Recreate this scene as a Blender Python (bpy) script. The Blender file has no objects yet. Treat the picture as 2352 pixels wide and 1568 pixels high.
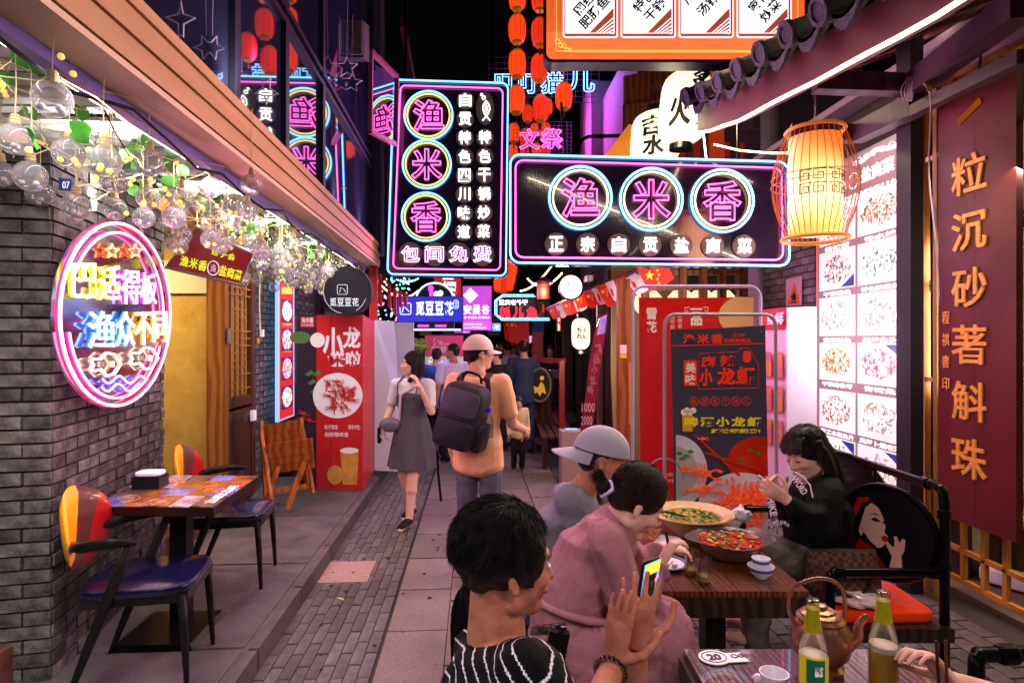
import bpy, math, random
from mathutils import Vector as V, Matrix, noise
from math import sin, cos, pi, radians
random.seed(7)
S = bpy.context.scene
COL = S.collection
# ---------------- camera, sky, exposure ----------------
YAW = 0.0614
EYE = V((0, 0, 1.7))
FW = V((sin(YAW), cos(YAW), 0)); RT = V((cos(YAW), -sin(YAW), 0)); UP = V((0, 0, 1))
cam = bpy.data.objects.new('camera', bpy.data.cameras.new('camera')); COL.objects.link(cam)
cam.location = EYE; cam.rotation_euler = (pi / 2, 0, -YAW)
cam.data.sensor_width = 36; cam.data.lens = 36 * 1400 / 2352; cam.data.clip_start = 0.05; cam.data.clip_end = 500
S.camera = cam
w = bpy.data.worlds.new('World'); S.world = w; w.use_nodes = True
sky = w.node_tree.nodes.new('ShaderNodeTexSky'); sky.sky_type = 'NISHITA'; sky.sun_disc = False
sky.sun_elevation = radians(-4); sky.sun_rotation = radians(200)
bg = w.node_tree.nodes['Background']; bg.inputs['Strength'].default_value = 0.10
w.node_tree.links.new(sky.outputs['Color'], bg.inputs['Color'])
sl = bpy.data.lights.new('sun', 'SUN'); sl.energy = 0.02; sl.angle = radians(10); sl.color = (.7, .75, 1)
so = bpy.data.objects.new('sun', sl); COL.objects.link(so); so.rotation_euler = (radians(40), 0, radians(20))
S.view_settings.view_transform = 'Standard'; S.view_settings.look = 'None'
S.view_settings.exposure = 0.0; S.view_settings.gamma = 1; S.view_settings.use_curve_mapping = False
S.render.engine = 'CYCLES'
S.cycles.max_bounces = 6; S.cycles.diffuse_bounces = 3; S.cycles.glossy_bounces = 4; S.cycles.transmission_bounces = 4
S.cycles.transparent_max_bounces = 24; S.cycles.caustics_reflective = False; S.cycles.caustics_refractive = False
S.cycles.sample_clamp_indirect = 4; S.cycles.use_denoising = True; S.cycles.use_light_tree = True

# ---------------- frames ----------------
def at(px, py, d):                      # a point seen at (px,py) of a 2352 wide view, d metres ahead
    return EYE + FW * d + RT * ((px - 1176) / 1400 * d) + UP * ((784 - py) / 1400 * d)
def hit(px, py, n, k):                  # where the line of sight meets the plane n.p = k
    r = FW + RT * ((px - 1176) / 1400) + UP * ((784 - py) / 1400)
    return EYE + r * ((k - n.dot(EYE)) / n.dot(r))
def onX(px, py, x): return hit(px, py, V((1, 0, 0)), x)
def onZ(px, py, z): return hit(px, py, V((0, 0, 1)), z)
def onY(px, py, y): return hit(px, py, V((0, 1, 0)), y)
class Fr:                               # a flat sign plane; P(x,y,z): z metres proud of it
    def __init__(s, n, k): s.n = n.normalized(); s.k = k
    def P(s, x, y, z=0): return hit(x, y, s.n, s.k) + s.n * z
def CF(d, yaw=0, px=None):              # plane facing the viewer d metres away, turned by yaw about px
    n = -(FW * cos(yaw) + RT * sin(yaw))
    p = at(px if px is not None else 1176, 784, d)
    return Fr(n, n.dot(p))
def XF(x): 
    n = V((-1 if x > 0 else 1, 0, 0)); return Fr(n, n.x * x)
def YF(y): return Fr(V((0, -1, 0)), -y)
# ---------------- materials ----------------
def hx(h, k=1.0):
    c = [int(h[i:i + 2], 16) / 255 for i in (0, 2, 4)]
    return tuple((x / 12.92 if x <= .04045 else ((x + .055) / 1.055) ** 2.4) * k for x in c)
MATS = {}
def mat(name, col, rough=.6, metal=0, col2=None, scale=8, bump=0, kind='noise', spec=.5, emit=None, es=1, coat=0, rnd=0, stretch=(1, 1, 1), sample=True, bscale=None, sheen=0, macro=0):
    if name in MATS: return MATS[name]
    if isinstance(col, str): col = hx(col)
    if isinstance(col2, str): col2 = hx(col2)
    m = bpy.data.materials.new(name); m.use_nodes = True; MATS[name] = m
    nt = m.node_tree; N = nt.nodes; L = nt.links; b = N['Principled BSDF']
    b.inputs['Base Color'].default_value = (*col, 1); b.inputs['Roughness'].default_value = rough
    b.inputs['Metallic'].default_value = metal; b.inputs['Specular IOR Level'].default_value = spec
    b.inputs['Coat Weight'].default_value = coat; b.inputs['Sheen Weight'].default_value = sheen
    tc = N.new('ShaderNodeTexCoord'); mp = N.new('ShaderNodeMapping'); L.new(tc.outputs['Object'], mp.inputs['Vector'])
    mp.inputs['Scale'].default_value = stretch
    if kind == 'wave':
        t = N.new('ShaderNodeTexWave'); t.inputs['Scale'].default_value = scale; t.inputs['Distortion'].default_value = 6
        t.inputs['Detail'].default_value = 3; t.inputs['Detail Scale'].default_value = 1.5; out = t.outputs['Fac']
    elif kind == 'voronoi':
        t = N.new('ShaderNodeTexVoronoi'); t.inputs['Scale'].default_value = scale; out = t.outputs['Distance']
    elif kind == 'checker':
        t = N.new('ShaderNodeTexChecker'); t.inputs['Scale'].default_value = scale; out = t.outputs['Fac']
    else:
        t = N.new('ShaderNodeTexNoise'); t.inputs['Scale'].default_value = scale; t.inputs['Detail'].default_value = 5
        t.inputs['Roughness'].default_value = .65; out = t.outputs['Fac']
    L.new(mp.outputs[0], t.inputs['Vector'])
    src = None
    if col2 is not None:
        r = N.new('ShaderNodeValToRGB'); e0, e1 = (.44, .56) if name.startswith('dish_') else (.35, .65); r.color_ramp.elements[0].position = e0; r.color_ramp.elements[1].position = e1
        if kind == 'checker': r.color_ramp.elements[0].position = .45; r.color_ramp.elements[1].position = .55
        r.color_ramp.elements[0].color = (*col, 1); r.color_ramp.elements[1].color = (*col2, 1)
        L.new(out, r.inputs[0]); src = r.outputs[0]; L.new(src, b.inputs['Base Color'])
    if rnd:
        oi = N.new('ShaderNodeObjectInfo'); mr = N.new('ShaderNodeMapRange'); L.new(oi.outputs['Random'], mr.inputs[0])
        mr.inputs[3].default_value = 1 - rnd; mr.inputs[4].default_value = 1 + rnd
        hs = N.new('ShaderNodeHueSaturation'); L.new(mr.outputs[0], hs.inputs['Value'])
        if src: L.new(src, hs.inputs['Color'])
        else: hs.inputs['Color'].default_value = (*col, 1)
        L.new(hs.outputs[0], b.inputs['Base Color'])
    if macro:
        ge = N.new('ShaderNodeNewGeometry'); t2 = N.new('ShaderNodeTexNoise'); t2.inputs['Scale'].default_value = 1.7; t2.inputs['Detail'].default_value = 6; t2.inputs['Roughness'].default_value = .7
        L.new(ge.outputs['Position'], t2.inputs['Vector']); m2 = N.new('ShaderNodeMapRange'); L.new(t2.outputs['Fac'], m2.inputs[0]); m2.inputs[1].default_value = .3; m2.inputs[2].default_value = .7
        m2.inputs[3].default_value = 1 - macro; m2.inputs[4].default_value = 1 + macro * .8; h2 = N.new('ShaderNodeHueSaturation'); L.new(m2.outputs[0], h2.inputs['Value'])
        lk = b.inputs['Base Color'].links
        if lk: L.new(lk[0].from_socket, h2.inputs['Color'])
        else: h2.inputs['Color'].default_value = (*col, 1)
        L.new(h2.outputs[0], b.inputs['Base Color'])
        r2 = N.new('ShaderNodeMapRange'); L.new(t2.outputs['Fac'], r2.inputs[0]); r2.inputs[3].default_value = rough - .15; r2.inputs[4].default_value = rough + .2; L.new(r2.outputs[0], b.inputs['Roughness'])
    if bump:
        bt = t; bo = out
        if bscale:
            bt = N.new('ShaderNodeTexNoise'); bt.inputs['Scale'].default_value = bscale; bt.inputs['Detail'].default_value = 4
            L.new(mp.outputs[0], bt.inputs['Vector']); bo = bt.outputs['Fac']
        bp = N.new('ShaderNodeBump'); bp.inputs['Strength'].default_value = bump; bp.inputs['Distance'].default_value = .01
        L.new(bo, bp.inputs['Height']); L.new(bp.outputs[0], b.inputs['Normal'])
    if emit is not None:
        if isinstance(emit, str): emit = hx(emit)
        b.inputs['Emission Color'].default_value = (*emit, 1); b.inputs['Emission Strength'].default_value = es
        if col2 is not None and kind != 'plain' and src and emit == col: L.new(src, b.inputs['Emission Color'])
        if not sample: m.cycles.emission_sampling = 'NONE'
    return m
def glass(name, tint=(1, 1, 1), refl=.12, rough=.03, op=0.0):   # thin clear pane or bulb wall
    if name in MATS: return MATS[name]
    m = bpy.data.materials.new(name); m.use_nodes = True; MATS[name] = m
    nt = m.node_tree; N = nt.nodes; L = nt.links; N.remove(N['Principled BSDF'])
    tr = N.new('ShaderNodeBsdfTransparent'); tr.inputs[0].default_value = (*tint, 1)
    gl = N.new('ShaderNodeBsdfGlossy'); gl.inputs['Roughness'].default_value = rough
    fr = N.new('ShaderNodeLayerWeight'); fr.inputs['Blend'].default_value = .35
    mr = N.new('ShaderNodeMapRange'); L.new(fr.outputs['Fresnel'], mr.inputs[0]); mr.inputs[3].default_value = refl; mr.inputs[4].default_value = .68
    mx = N.new('ShaderNodeMixShader'); L.new(mr.outputs[0], mx.inputs[0]); L.new(tr.outputs[0], mx.inputs[1]); L.new(gl.outputs[0], mx.inputs[2])
    if op:  # pale diffuse veil standing in for milky reflections on the glass
        tl = N.new('ShaderNodeBsdfDiffuse'); tl.inputs[0].default_value = (.9, .85, .88, 1); m3 = N.new('ShaderNodeMixShader'); m3.inputs[0].default_value = op; L.new(mx.outputs[0], m3.inputs[1]); L.new(tl.outputs[0], m3.inputs[2]); mx = m3
    L.new(mx.outputs[0], N['Material Output'].inputs[0]); return m
def neon(name, col, k=3): return mat(name, col, .4, emit=col if not isinstance(col, str) else hx(col), es=k)
def lit(name, col, k=1, col2=None, **kw):          # back-lit print
    c = hx(col) if isinstance(col, str) else col
    m = mat(name, c, .4, col2=col2, emit=c, es=k, **kw)
    if col2 is None: m.node_tree.nodes['Principled BSDF'].inputs['Base Color'].default_value = (c[0] * .35, c[1] * .35, c[2] * .35, 1)
    return m
# ---------------- mesh builder ----------------
class MB:
    def __init__(s): s.v = []; s.f = []; s.m = []; s.mi = 0; s.marks = []; s.hold = False
    def mark(s):
        if not s.hold: s.marks.append((len(s.v), len(s.f)))
        return s
    def add(s, vs, fs):
        o = len(s.v); s.v += [V(p) for p in vs]; s.f += [tuple(i + o for i in f) for f in fs]; s.m += [s.mi] * len(fs); return s
    def quad(s, a, b, c, d): return s.add([a, b, c, d], [(0, 1, 2, 3)])
    def box(s, c, sz, R=None, tap=1.0):
        c = V(c); vs = []
        for z in (-1, 1):
            for y in (-1, 1):
                for x in (-1, 1):
                    t = tap if z > 0 else 1
                    p = V((x * sz[0] / 2 * t, y * sz[1] / 2 * t, z * sz[2] / 2))
                    vs.append(c + (R @ p if R else p))
        return s.add(vs, [(0, 2, 3, 1), (4, 5, 7, 6), (0, 1, 5, 4), (2, 6, 7, 3), (0, 4, 6, 2), (1, 3, 7, 5)])
    def bar(s, a, b, wd, ht, up=V((0, 0, 1))):        # a box from a to b
        a, b = V(a), V(b); t = (b - a).normalized(); r = t.cross(up)
        if r.length < 1e-4: r = t.cross(V((0, 1, 0)))
        r.normalize(); u = r.cross(t); vs = []
        for p in (a, b):
            for i, j in ((-1, -1), (1, -1), (1, 1), (-1, 1)): vs.append(p + r * i * wd / 2 + u * j * ht / 2)
        return s.add(vs, [(0, 1, 2, 3), (7, 6, 5, 4), (0, 4, 5, 1), (1, 5, 6, 2), (2, 6, 7, 3), (3, 7, 4, 0)])
    def tube(s, pts, r, n=8, closed=False, cap=True):
        pts = [V(p) for p in pts]; k = len(pts); rr = r if isinstance(r, (list, tuple)) else [r] * k
        base = len(s.v); prev = None; vs = []; fs = []
        for i, p in enumerate(pts):
            a = pts[(i - 1) % k] if (closed or i > 0) else p; b = pts[(i + 1) % k] if (closed or i < k - 1) else p
            t = (b - a); t = t.normalized() if t.length > 1e-9 else V((0, 0, 1))
            if prev is None:
                q = t.cross(V((0, 0, 1)) if abs(t.z) < .9 else V((1, 0, 0))).normalized()
            else:
                q = prev - t * prev.dot(t); q = q.normalized() if q.length > 1e-6 else t.orthogonal().normalized()
            prev = q; u = t.cross(q)
            for j in range(n):
                A = 2 * pi * j / n; vs.append(p + (q * cos(A) + u * sin(A)) * rr[i])
        for i in range(k if closed else k - 1):
            for j in range(n):
                a = i * n + j; b = i * n + (j + 1) % n; c = ((i + 1) % k) * n + (j + 1) % n; d = ((i + 1) % k) * n + j
                fs.append((a, d, c, b))
        if cap and not closed: fs += [tuple(range(n)), tuple(range((k - 1) * n, k * n))[::-1]]
        return s.add(vs, fs)
    def ell(s, c, r, R=None, nu=14, nv=9):
        c = V(c); r = (r, r, r) if not isinstance(r, (tuple, list, V)) else r
        vs = [V((0, 0, r[2]))] + [V((r[0] * sin(pi * i / nv) * cos(2 * pi * j / nu), r[1] * sin(pi * i / nv) * sin(2 * pi * j / nu), r[2] * cos(pi * i / nv))) for i in range(1, nv) for j in range(nu)] + [V((0, 0, -r[2]))]
        fs = [(0, 1 + j, 1 + (j + 1) % nu) for j in range(nu)]
        for i in range(nv - 2):
            for j in range(nu):
                a = 1 + i * nu + j; b = 1 + i * nu + (j + 1) % nu; fs.append((a, a + nu, b + nu, b))
        e = len(vs) - 1; o = 1 + (nv - 2) * nu
        fs += [(e, o + (j + 1) % nu, o + j) for j in range(nu)]
        return s.add([c + (R @ p if R else p) for p in vs], fs)
    def cap(s, a, ra, b, rb, n=12):                   # tapered capsule
        a, b = V(a), V(b); t = b - a
        if t.length < 1e-6: return s.ell(a, ra)
        t.normalize(); pts = []; rs = []
        for i in range(5): A = pi / 2 * (1 - i / 4); pts.append(a - t * ra * sin(A)); rs.append(max(ra * cos(A), ra * .02))
        for i in range(5): A = pi / 2 * i / 4; pts.append(b + t * rb * sin(A)); rs.append(max(rb * cos(A), rb * .02))
        return s.tube(pts, rs, n)
    def lathe(s, prof, c=(0, 0, 0), n=20, ax=V((0, 0, 1)), sx=1, sy=1, closed=False, cap=True):
        ax = V(ax).normalized(); q = ax.orthogonal().normalized() if abs(ax.z) < .99 else V((1, 0, 0)); u = ax.cross(q); c = V(c)
        vs = [c + ax * z + (q * cos(2 * pi * j / n) * sx + u * sin(2 * pi * j / n) * sy) * r for r, z in prof for j in range(n)]
        k = len(prof); fs = [(i * n + j, i * n + (j + 1) % n, (i + 1) % k * n + (j + 1) % n, (i + 1) % k * n + j) for i in range(k if closed else k - 1) for j in range(n)]
        if not closed and cap:
            if prof[0][0] > 1e-4: fs.append(tuple(range(n))[::-1])
            if prof[-1][0] > 1e-4: fs.append(tuple(range((k - 1) * n, k * n)))
        return s.add(vs, fs)
    def loft(s, rings, n=16):                          # rings: (centre, axis a, axis b) with lengths
        vs = [V(c) + a * cos(2 * pi * j / n) + b * sin(2 * pi * j / n) for c, a, b in rings for j in range(n)]
        k = len(rings); fs = [(i * n + j, i * n + (j + 1) % n, (i + 1) * n + (j + 1) % n, (i + 1) * n + j) for i in range(k - 1) for j in range(n)]
        fs += [tuple(range(n))[::-1], tuple(range((k - 1) * n, k * n))]
        return s.add(vs, fs)
    def prism(s, poly, th):                            # poly: 3D points, th: thickness vector
        n = len(poly); th = V(th); vs = [V(p) for p in poly] + [V(p) + th for p in poly]
        return s.add(vs, [tuple(range(n))[::-1], tuple(range(n, 2 * n))] + [(i, (i + 1) % n, n + (i + 1) % n, n + i) for i in range(n)])
    def plate(s, F, pts, z0, z1): s.mark(); return s.prism([F.P(x, y, z0) for x, y in pts], F.n * (z1 - z0))
WM = {}
def wm(o):
    return WM.get(o.name, Matrix.Identity(4)) if o else Matrix.Identity(4)
def tag(o, label=None, category=None, group=None, kind=None):
    if label: o['label'] = label
    if category: o['category'] = category
    if group: o['group'] = group
    if kind: o['kind'] = kind
    return o
def mesh_of(mb, mats, name='m', smooth=False):
    me = bpy.data.meshes.new(name); me.from_pydata([tuple(p) for p in mb.v], [], mb.f)
    for m in (mats if isinstance(mats, (list, tuple)) else [mats]): me.materials.append(m)
    if isinstance(mats, (list, tuple)) and len(mats) > 1: me.polygons.foreach_set('material_index', mb.m)
    if smooth: me.polygons.foreach_set('use_smooth', [True] * len(me.polygons)); 
    if smooth == 'auto': me.set_sharp_from_angle(angle=radians(40))
    me.update(); return me
JOIN = {'mesh_grid', 'louvre', 'slat_gap'}
def obj(name, mb, mats, parent=None, smooth=False, local=False, bevel=0, join=False, **tg):
    mk = mb.marks
    if parent is not None and len(mk) > 1 and mk[0][0] == 0 and not join and name not in JOIN and 'kind' not in tg:
        first = None
        for (v0, f0), (v1, f1) in zip(mk, mk[1:] + [(len(mb.v), len(mb.f))]):
            if f1 <= f0: continue
            p = MB(); p.v = mb.v[v0:v1]; p.f = [tuple(i - v0 for i in f) for f in mb.f[f0:f1]]; p.m = mb.m[f0:f1]
            o = obj(name, p, mats, parent, smooth, local, bevel, **tg); first = first or o
        return first
    if parent is None and not local:
        xs = [p.x for p in mb.v]; ys = [p.y for p in mb.v]; zs = [p.z for p in mb.v]
        c = V(((min(xs) + max(xs)) / 2, (min(ys) + max(ys)) / 2, min(zs)))
        mb.v = [p - c for p in mb.v]
    elif not local:
        M = wm(parent).inverted(); mb.v = [M @ p for p in mb.v]; c = V((0, 0, 0))
    else: c = V((0, 0, 0))
    o = bpy.data.objects.new(name, mesh_of(mb, mats, name, smooth)); COL.objects.link(o); o.parent = parent
    o.location = c
    if bevel:
        b = o.modifiers.new('bevel', 'BEVEL'); b.width = bevel; b.segments = 2; b.limit_method = 'ANGLE'
    WM[o.name] = (wm(parent) if parent else Matrix.Identity(4)) @ Matrix.Translation(c)
    return tag(o, **tg)
def thing(name, label, cat, loc=(0, 0, 0), rz=0, group=None, kind=None):
    o = bpy.data.objects.new(name, None); COL.objects.link(o); o.location = loc; o.rotation_euler = (0, 0, rz); o.empty_display_size = .1
    WM[o.name] = Matrix.Translation(V(loc)) @ Matrix.Rotation(rz, 4, 'Z')
    return tag(o, label, cat, group, kind)
def kids(o): return [c for c in ALLK.get(o.name, [])]
def copy_tree(o, loc=None, rz=None, label=None, scale=None, parent=None, tree=None):
    if tree is None:
        tree = {}
        for q in COL.objects:
            if q.parent: tree.setdefault(q.parent.name, []).append(q)
    c = o.copy(); COL.objects.link(c)
    if parent is not None: c.parent = parent
    if loc is not None: c.location = loc
    if rz is not None: c.rotation_euler.z = rz
    if scale is not None: c.scale = (scale,) * 3
    if label: c['label'] = label
    for ch in tree.get(o.name, []): copy_tree(ch, parent=c, tree=tree)
    return c
def tree_map():
    t = {}
    for q in COL.objects:
        if q.parent: t.setdefault(q.parent.name, []).append(q)
    return t
# ---------------- writing ----------------
GC = {}
def glyph(st, mode, b):
    k = (st, mode, b)
    if k in GC: return GC[k]
    c = bpy.data.curves.new('t', 'FONT'); c.body = st; c.size = 1; c.resolution_u = 3
    if mode == 'line': c.offset = .022; c.fill_mode = 'NONE'; c.bevel_depth = b; c.bevel_resolution = 1
    else: c.offset = b; c.extrude = .02
    o = bpy.data.objects.new('t', c); COL.objects.link(o); bpy.context.view_layer.update()
    me = bpy.data.meshes.new_from_object(o.evaluated_get(bpy.context.evaluated_depsgraph_get()))
    vs = [v.co.copy() for v in me.vertices]; fs = [tuple(p.vertices) for p in me.polygons]
    bpy.data.objects.remove(o); bpy.data.curves.remove(c); bpy.data.meshes.remove(me)
    if not vs: vs = [V((0, 0, 0))]; 
    x0 = min(v.x for v in vs); x1 = max(v.x for v in vs); y0 = min(v.y for v in vs); y1 = max(v.y for v in vs)
    GC[k] = (vs, fs, x0, x1, y0, y1); return GC[k]
def write(mb, F, st, x0, y0, x1, y1, z=.004, mode='fill', b=0.0, skew=0, x0b=None, x1b=None, y0r=None, y1r=None):
    # letters stretched into the box x0..x1, y0..y1 (y0 top); y0r / y1r give its right edge
    mb.mark(); vs, fs, a0, a1, b0, b1 = glyph(st, mode, b)
    if a1 - a0 < 1e-5 or b1 - b0 < 1e-5: return mb
    y0r = y0 if y0r is None else y0r; y1r = y1 if y1r is None else y1r
    A, B, C, D = F.P(x0, y1), F.P(x1, y1r), F.P(x1, y0r), F.P(x0, y0)
    k = (D - A).length / (b1 - b0); out = []
    for v in vs:
        s = (v.x - a0) / (a1 - a0); t = (v.y - b0) / (b1 - b0)
        p = A * (1 - s) * (1 - t) + B * s * (1 - t) + C * s * t + D * (1 - s) * t
        out.append(p + F.n * (z + v.z * k))
    return mb.add(out, fs)
def rrect(x0, y0, x1, y1, r, n=4):
    P = []
    for cx, cy, a in ((x1 - r, y0 + r, -90), (x1 - r, y1 - r, 0), (x0 + r, y1 - r, 90), (x0 + r, y0 + r, 180)):
        for i in range(n + 1): A = radians(a + 90 * i / n); P.append((cx + r * cos(A), cy + r * sin(A)))
    return P
def circ(cx, cy, r, ry=None, n=28, a0=0, a1=360):
    ry = ry or r; m = n if a1 - a0 >= 360 else n + 1
    return [(cx + r * cos(radians(a0 + (a1 - a0) * i / n)), cy + ry * sin(radians(a0 + (a1 - a0) * i / n))) for i in range(m)]
def line(mb, F, pts, r, z=.02, closed=False, n=6): mb.mark(); return mb.tube([F.P(x, y, z) for x, y in pts], r, n, closed)
def star(cx, cy, r, k=.42, rot=-90):
    return [(cx + (r if i % 2 == 0 else r * k) * cos(radians(rot + 36 * i)), cy + (r if i % 2 == 0 else r * k) * sin(radians(rot + 36 * i))) for i in range(10)]
LK = 2.9
def area(name, p, d, sx, sy, power, col, parent=None, spread=180, gl=False):
    l = bpy.data.lights.new(name, 'AREA'); l.shape = 'RECTANGLE'; l.size = sx; l.size_y = sy; l.energy = power * LK; l.color = col; l.spread = radians(spread)
    o = bpy.data.objects.new(name, l); COL.objects.link(o); M = V(d).to_track_quat('-Z', 'Y').to_matrix().to_4x4(); M.translation = V(p)
    o.matrix_world = M; o.visible_glossy = gl
    if parent: o.parent = parent; o.matrix_parent_inverse = wm(parent).inverted()
    return o
def point(name, p, power, col, r=.05, parent=None, local=False):
    l = bpy.data.lights.new(name, 'POINT'); l.energy = power * LK; l.color = col; l.shadow_soft_size = r
    o = bpy.data.objects.new(name, l); COL.objects.link(o); o.location = p
    if parent: 
        o.parent = parent
        if not local: o.location = wm(parent).inverted() @ V(p)
    return o
# shared materials
DARK = mat('dark_frame', '14121a', .4)
BLACKM = mat('black_metal', '0c0c0e', .35, metal=.3)
REDP = mat('red_print', 'c01818', .5)
WHITEP = mat('white_print', 'e6e0e6', .5)
GOLD = mat('gold_print', 'e8b030', .5)
WOODD = mat('dark_wood', '2a150f', .5, col2='45241a', scale=3, kind='wave', bump=.15, stretch=(1, 1, .2))
WOODM = mat('brown_wood', '6e3d1c', .5, col2='8c5529', scale=4, kind='wave', bump=.15, stretch=(1, 1, .2))
NP = neon('neon_pink', (1, .12, .55), 3.2)
NB = neon('neon_blue', (.16, .52, 1), 3.2)
NW = neon('neon_white', (.95, 1, .95), 2.4)
NY = neon('neon_amber', (1, .62, .12), 2.2)
# ================= SETTING =================
M_PINKSLAB = mat('granite_slab', '6e5e58', .52, col2='584b47', scale=60, bump=.3, rnd=.16, spec=.4, macro=.28)
M_BRICKP = mat('paving_brick', '5c5350', .55, col2='443d3c', scale=30, bump=.3, rnd=.2, spec=.4, macro=.3)
M_CONC = mat('platform_concrete', '564d4c', .55, col2='423a3b', scale=5, bump=.3, bscale=70, macro=.3)
M_BASE = mat('street_joint', '38322f', .9, bump=.2, scale=40)
mb = MB().box((2, 17, -.06), (30, 46, .1))
street = obj('street', mb, M_BASE, kind='structure')
def share(name, meshes, locs, parent, mats=None, rots=None, jit=0):
    P = wm(parent).inverted() if parent else Matrix.Identity(4)
    for i, l in enumerate(locs):
        o = bpy.data.objects.new(name, meshes[i % len(meshes)]); COL.objects.link(o); o.parent = parent
        o.location = P @ V(l)
        if rots is not None: o.rotation_euler.z = rots if not isinstance(rots, list) else rots[i]
        if jit: o.rotation_euler.x = random.uniform(-jit, jit); o.rotation_euler.y = random.uniform(-jit, jit)
def boxmesh(sz, m, tap=.97):
    b = MB().box((0, 0, 0), sz, tap=tap); return mesh_of(b, m, 'piece')
locs = []
for r in range(9):
    x = -1.085 + r * .0655
    for k in range(33): locs.append((x, 2.75 + k * .245 + (.12 if r % 2 else 0), -.008 + random.uniform(-.002, .002)))
share('paving_brick', [boxmesh((.0625, .242, .03), M_BRICKP)], locs, street, jit=.004)
locs = [(-.335, 2.7 + k * .6, -.008 + random.uniform(-.002, .002)) for k in range(30)]
share('paving_slab', [boxmesh((.35, .592, .03), M_PINKSLAB, .985)], locs, street, jit=.002)
locs = [(.03 + c * .388, 2.9 + k * .6 + .2 * c, -.008 + random.uniform(-.002, .002)) for c in range(3) for k in range(28)]
share('paving_slab', [boxmesh((.38, .592, .03), M_PINKSLAB, .985)], locs, street, jit=.002)
share('paving_slab', [boxmesh((.36, .42, .034), mat('lid_slab', '94756a', .6, col2='7a5f56', scale=50, bump=.2))], [(-.93, 4.55, -.005)], street)
locs = [(1.06 + i * .105, 2.8 + k * .208 + (.1 if i % 2 else 0), -.008 + random.uniform(-.002, .002)) for i in range(19) for k in range(13)]
share('paving_brick', [boxmesh((.1, .2, .03), M_BRICKP)], locs, street, jit=.004)
# platform along the left shops
M_KERB = mat('kerb_stone', '544846', .65, col2='443a39', scale=20, bump=.4, macro=.3)
plat = obj('platform', MB().box((-3.2, 3.75, .05), (4.08, 7.1, .13)), M_CONC, kind='structure')
locs = [(-2.2 + i * 1.02, 1.6 + k * 1.2, .118) for i in range(2) for k in range(5)]
share('concrete_slab', [boxmesh((1.01, 1.19, .01), M_CONC, .995)], [(-1.69, 1.4 + k * 1.21, .119) for k in range(5)] + [(-2.71, 1.4 + k * 1.21, .119) for k in range(5)], plat)
share('kerb_stone', [boxmesh((.055, .79, .15), M_KERB, .98)], [(-1.135, 1.2 + k * .8, .048) for k in range(8)], plat)
# ----- grey brick work -----
M_BR = mat('grey_brick', '625854', .75, col2='302b2b', scale=11, bump=.8, rnd=.42, bscale=55, macro=.35)
M_MORT = mat('mortar', '2b2727', .95, bump=.3, scale=60)
def brick_wall(name, label, A, B, z0, z1, th=.25, L=.235, H=.065, other=None, cat='brick wall', limit=300, mt=None, corner=True):
    """A, B: ends of the visible face (world xy, going away from the viewer); bricks are laid proud of a mortar core."""
    A = V((*A, 0)); B = V((*B, 0)); t = (B - A).normalized(); n = V((t.y, -t.x, 0))
    if n.dot(EYE - A) < 0: n = -n
    root = thing(name, label, cat, (A + B) / 2 + V((0, 0, z0)))
    core = MB().prism([A + V((0, 0, z0)) - n * .012, B + V((0, 0, z0)) - n * .012, B + V((0, 0, z0)) - n * th, A + V((0, 0, z0)) - n * th], (0, 0, z1 - z0))
    obj('mortar_core', core, M_MORT, root)
    ln = (B - A).length; pieces = []
    rows = int((z1 - z0) / H)
    for r in range(rows):
        s = -(L / 2 if r % 2 else 0)
        while s < ln - .02:
            a = max(s, 0); b = min(s + L - .012, ln)
            if b - a > .03: pieces.append((a, b, r, random.uniform(0, .012), 0))
            s += L
    if other:                                 # second face turned towards the viewer, from A leftwards
        for r in range(rows):
            s = -(0 if r % 2 else L / 2)
            while s < other - .02:
                a = max(s, 0); b = min(s + L - .012, other)
                if b - a > .03: pieces.append((a, b, r, random.uniform(0, .012), 1))
                s += L
    pieces.sort(key=lambda p: p[2])
    rot = math.atan2(t.y, t.x); cache = {}; rest = MB(); R = Matrix.Rotation(rot, 3, 'Z')
    Pi = wm(root).inverted()
    for i, (a, b, r, pr, f) in enumerate(pieces):
        l = round(b - a, 2); z = z0 + r * H + H / 2
        if f == 0: c = A + t * (a + b) / 2 + n * (pr - .03); sz = (l, .06, H - .011)
        else: c = A - n * ((a + b) / 2) - t * (pr - .03 + .012); sz = (.06, l, H - .011)
        c.z = z
        if i < limit:
            key = (l, f)
            if key not in cache:
                q = MB().box((0, 0, 0), sz); cache[key] = mesh_of(q, mt or M_BR, 'brick')
            o = bpy.data.objects.new('brick', cache[key]); COL.objects.link(o); o.parent = root; o.location = Pi @ c; o.rotation_euler = (random.uniform(-.012, .012), random.uniform(-.01, .01), rot)
        else: rest.box(c, sz, R)
    if rest.v: obj('brick_mass', rest, mt or M_BR, root, kind='stuff')
    return root
Apil = onZ(119, 1558, .12); Bpil = at(375, 784, 4.3)
brick_wall('brick_pillar', 'grey brick pillar carrying the oval neon sign', (Apil.x, Apil.y), (Bpil.x, Bpil.y), .12, 2.62, th=.7, other=.62, cat='pillar')
LW = -2.3
yy = lambda px, x=LW: onX(px, 785, x).y
brick_wall('brick_wall', 'narrow grey brick wall beside the wooden lattice door', (LW, yy(577)), (LW, yy(640)), .12, 2.75, th=.22)
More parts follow.
